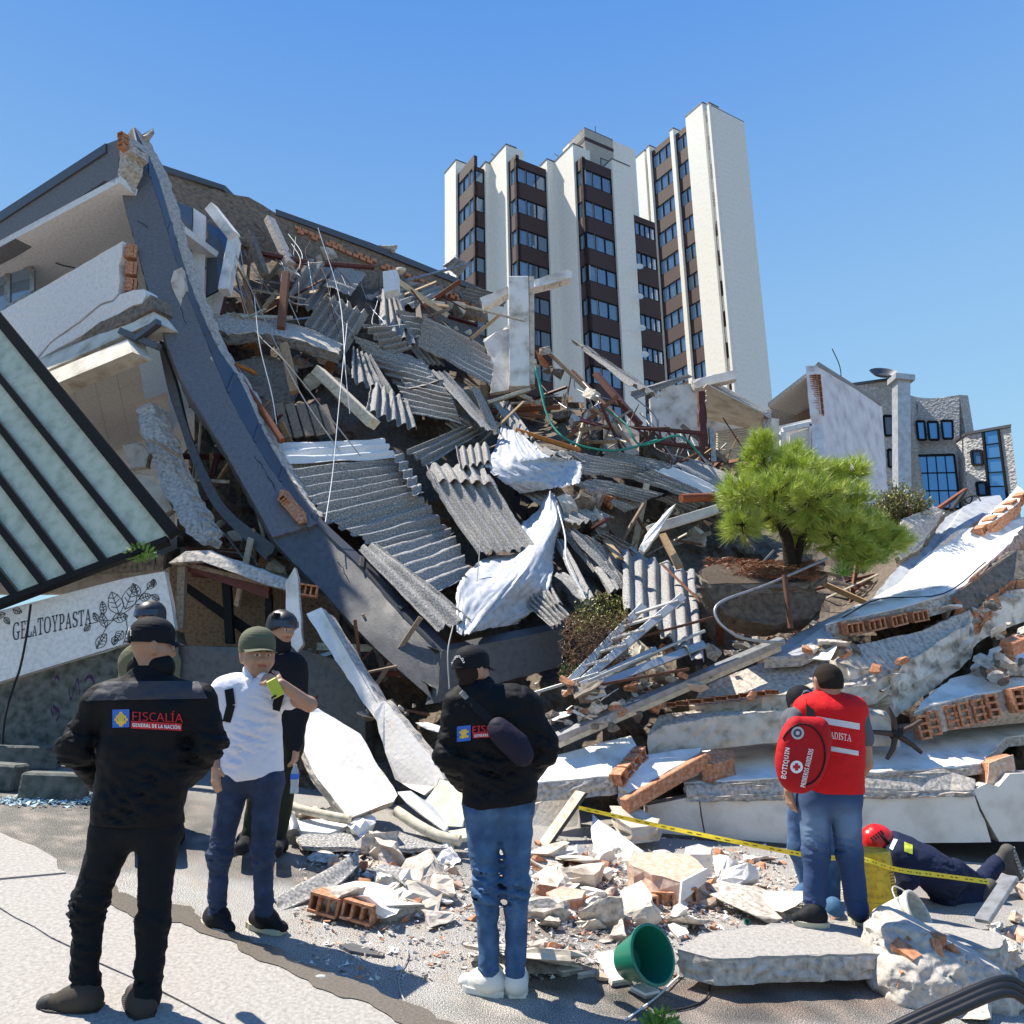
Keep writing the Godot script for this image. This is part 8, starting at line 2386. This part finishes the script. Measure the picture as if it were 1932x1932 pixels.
	shoe(t, G(1520, 1700) - root, G(1494, 1708) - root, J(r, root, [1528, 1700]), "shoe_blue", "sole_white")
	shoe(t, G(1568, 1728) - root, G(1585, 1734) - root, J(r, root, [1570, 1715]), "shoe_blue", "sole_white")
	hc = J(r, root, [1512, 1332])
	fw = Vector3(-.2, -.3, -.93)
	body_mesh(t, head_bones(hc, fw, 1.0, J(r, root, [1520, 1375])), hc, fw, Color(.36, .2, .14), [[hand_bones(J(r, root, [1490, 1440]), Vector3(.2, -1, 0), Vector3(-1, 0, .3), -1.0, .4), .012, .008]])
	cap_mesh(t, hc + Vector3(0, .02, 0), fw, "cap_black", 1.08, false)
	# ---------- rescuer lying on the ground
	r = 6.7
	root = G(1770, 1690)
	t = thing("person", "person in navy coverall and red helmet lying face down beside the yellow bucket", "person", root)
	var cbn := bn(r, root, [[[1692, 1602], [1745, 1628, .05], .13, .13], [[1700, 1618, .1], [1765, 1650, .12], .12, .13], [[1745, 1632, .02], [1790, 1652, .1], .13, .125], [[1690, 1612, .12], [1712, 1660, .18], .075, .06], [[1712, 1660, .18], [1690, 1690, .12], .06, .045], [[1775, 1660, .12], [1778, 1700, .02], .105, .085], [[1778, 1700, .02], [1846, 1694, -.1], .082, .062], [[1800, 1645, 0], [1845, 1668, -.15], .1, .08], [[1845, 1668, -.15], [1885, 1625, -.35], .075, .06]])
	obj("coverall", mesh_of(cbn, .06, .0125, {"amp": .013, "creases": [[J(r, root, [1765, 1655, .1]), .2, .026], [J(r, root, [1778, 1700]), .13, .02]]}, [[root, Vector3(-.0976, -1, -.1008).normalized()]]), "coverall_navy", t)
	print_patch(t, rect(1706, 1588, 1722, 1606, 6), cbn, .06, {"amp": .013}, "phone_lime", 8, .001, "shoulder_patch")
	print_patch(t, [Vector2(1686, 1582), Vector2(1694, 1584), Vector2(1684, 1604), Vector2(1678, 1600)], cbn, .06, {"amp": .013}, "reflective", 6, .001, "reflective_stripe")
	hc = J(r, root, [1654, 1594])
	fw = Vector3(-.75, -.55, .1)
	body_mesh(t, head_bones(hc, fw, .98, J(r, root, [1690, 1606])), hc, fw, Color(.36, .2, .14), [[hand_bones(J(r, root, [1688, 1692, .12]), Vector3(-1, -.2, 0), Vector3(0, 1, 0), 1.0, .25), .012, .008]], .98)
	var hz := Vector3(-.55, .84, 0).normalized()
	var hm := mesh_of([[hc + hz * .035, hc + hz * .03 + Vector3(.02, .02, 0), .112, .11], [hc + Vector3(.04, 0, 0), hc + Vector3(.05, .03, 0), .1, .095]], .04, .009, {}, [[hc - hz * .005, (-hz + Vector3(.0, .0, 0)).normalized()]])
	var ho := obj("helmet", hm, "helmet_red", t)
	var hbm := Mb.new()
	var hl := []
	for i in 15:
		var a := lerpf(-.2, PI + .2, i / 14.0)
		hl.append(hc + hz * (.02 + .11 * sin(a) * .75) + Vector3(.84, .55, 0) * (.03 + .02 * cos(a)) + Vector3(0, 0, .118 * cos(a)))
	hbm.tube(hl, .012, .012, 6)
	obj("strap", hbm, "strap_black", ho)
	var vn := Mb.new()
	for i in 5: vn.box(hc + hz * .07 + Vector3(-.03 + i * .02, .0 + i * .012, .1), Basis(Vector3.BACK, .6).rotated(Vector3.RIGHT, -.5), Vector3(.012, .035, .01))
	obj("vent", vn, "black", ho)
	for q in [[[1850, 1700, -.1], [1868, 1672, -.08], [1864, 1722, -.06]], [[1888, 1628, -.35], [1902, 1606, -.3], [1918, 1650, -.3]]]:
		var B := bn(r, root, [[q[0], q[1], .06, .05], [q[0], q[2], .055, .042], [q[1], q[2], .045, .04]])
		var so := obj("boot", mesh_of(B, .04, .009, {"amp": .002}), "boot_grey", t)
		var a0 := J(r, root, q[1])
		var a1 := J(r, root, q[2])
		var sole := Mb.new()
		var ax := (a1 - a0).normalized()
		var nn := Vector3(.85, .05, .5).normalized()
		nn = (nn - ax * nn.dot(ax)).normalized()
		for i in 8:
			var c := a0.lerp(a1, i / 7.0) + nn * .04
			var wd := .075 + .02 * sin(i / 7.0 * PI)
			sole.box(c, Basis(ax, nn.cross(ax), nn), Vector3(.02, wd, .022))
			sole.box(c + ax * .0, Basis(ax, nn.cross(ax), nn).rotated(nn, .7), Vector3(.012, wd * .8, .03))
		obj("sole_tread", sole, "sole_grey", so)
func people_materials():
	var cn := nnrm(.012, 91, 7.0, 4)
	var cl := func(nm: String, c: Color, rough := .85, ns := .55):
		var m := mat(nm, c, rough, null, 1.0, cn, ns)
		m.uv1_scale = Vector3.ONE * 1.6
		m.metallic_specular = .3
	cl.call("jacket_black", lin(.005, .0055, .0075), .7)
	cl.call("yoke_grey", lin(.05, .052, .065), .7)
	cl.call("trousers_black", lin(.006, .008, .011), .8)
	cl.call("shirt_white", lin(.72, .72, .8), .9)
	mat("jeans_dark", Color(1, 1, 1), .9, ntex([lin(.01, .018, .045), lin(.018, .034, .08), lin(.035, .06, .13)], .01, 93, 512, 5), 1.6, cn, .4)
	mat("jeans_blue", Color(1, 1, 1), .9, ntex([lin(.02, .05, .12), lin(.04, .1, .21), lin(.09, .18, .33)], .01, 92, 512, 5), 1.6, cn, .3)
	var dv := mat("denim_v", Color(1, 1, 1), .9, null, 3.0, cn, .3)
	dv.vertex_color_use_as_albedo = true
	cl.call("cap_black", lin(.008, .009, .014), .8)
	cl.call("cap_green", lin(.11, .115, .075), .85)
	cl.call("uniform_dark", lin(.010, .011, .014), .85)
	cl.call("uniform_olive", lin(.13, .13, .08), .9)
	cl.call("uniform_green", lin(.022, .028, .018), .9)
	cl.call("vest_red", lin(.60, .012, .016), .75)
	cl.call("bag_red", lin(.42, .012, .016), .7)
	cl.call("tshirt_grey", lin(.1, .11, .13), .9)
	cl.call("coverall_navy", lin(.014, .02, .05), .85)
	cl.call("bag_navy", lin(.016, .014, .028), .7)
	cl.call("strap_black", lin(.012, .012, .014), .7)
	cl.call("hair_black", lin(.01, .008, .007), .8)
	cl.call("hair_short", lin(.022, .016, .013), .9)
	cl.call("shoe_brown", lin(.055, .046, .038), .8)
	cl.call("shoe_black", lin(.012, .013, .016), .7)
	cl.call("shoe_white", lin(.7, .68, .62), .6)
	cl.call("shoe_blue", lin(.05, .12, .22), .7)
	cl.call("boot_grey", lin(.09, .085, .08), .8)
	mat("sole_dark", lin(.025, .025, .025), .7)
	mat("sole_cream", lin(.5, .48, .36), .7)
	mat("sole_white", lin(.72, .7, .64), .6)
	mat("sole_grey", lin(.32, .3, .27), .85)
	mat("helmet_black", lin(.012, .012, .014), .45)
	mat("helmet_red", lin(.6, .012, .01), .25)
	mat("goggle", lin(.02, .03, .07), .12)
	mat("logo_blue", lin(.03, .14, .55), .7)
	mat("logo_yellow", lin(.75, .5, .06), .7)
	mat("print_red", lin(.5, .012, .02), .7)
	mat("print_white", lin(.8, .8, .8), .7)
	mat("reflective", lin(.6, .6, .64), .45)
	mat("phone_lime", lin(.5, .55, .04), .45)
	mat("badge_grey", lin(.5, .5, .52), .7)
	mat("badge_dark", lin(.06, .06, .07), .7)
	var bc := mat("bottle_clear", Color(.85, .9, .95, .3), .05)
	bc.transparency = BaseMaterial3D.TRANSPARENCY_ALPHA
	var sk := mat("skin", Color(1, 1, 1), .55)
	sk.vertex_color_use_as_albedo = true
	sk.subsurf_scatter_enabled = true; sk.subsurf_scatter_strength = .12
func _ready():
	rng.seed = 7
	fn.seed = 5; fn.frequency = 1.0; fn.fractal_octaves = 3
	sky_and_sun()
	make_materials()
	build_ground()
	build_tower()
	left_materials()
	build_left()
	pile_materials()
	build_mound()
	build_fascia()
	build_sheets()
	right_materials()
	build_right()
	back_materials()
	build_back()
	veg_materials()
	build_plants()
	debris_materials()
	build_debris()
	build_props()
	build_people()
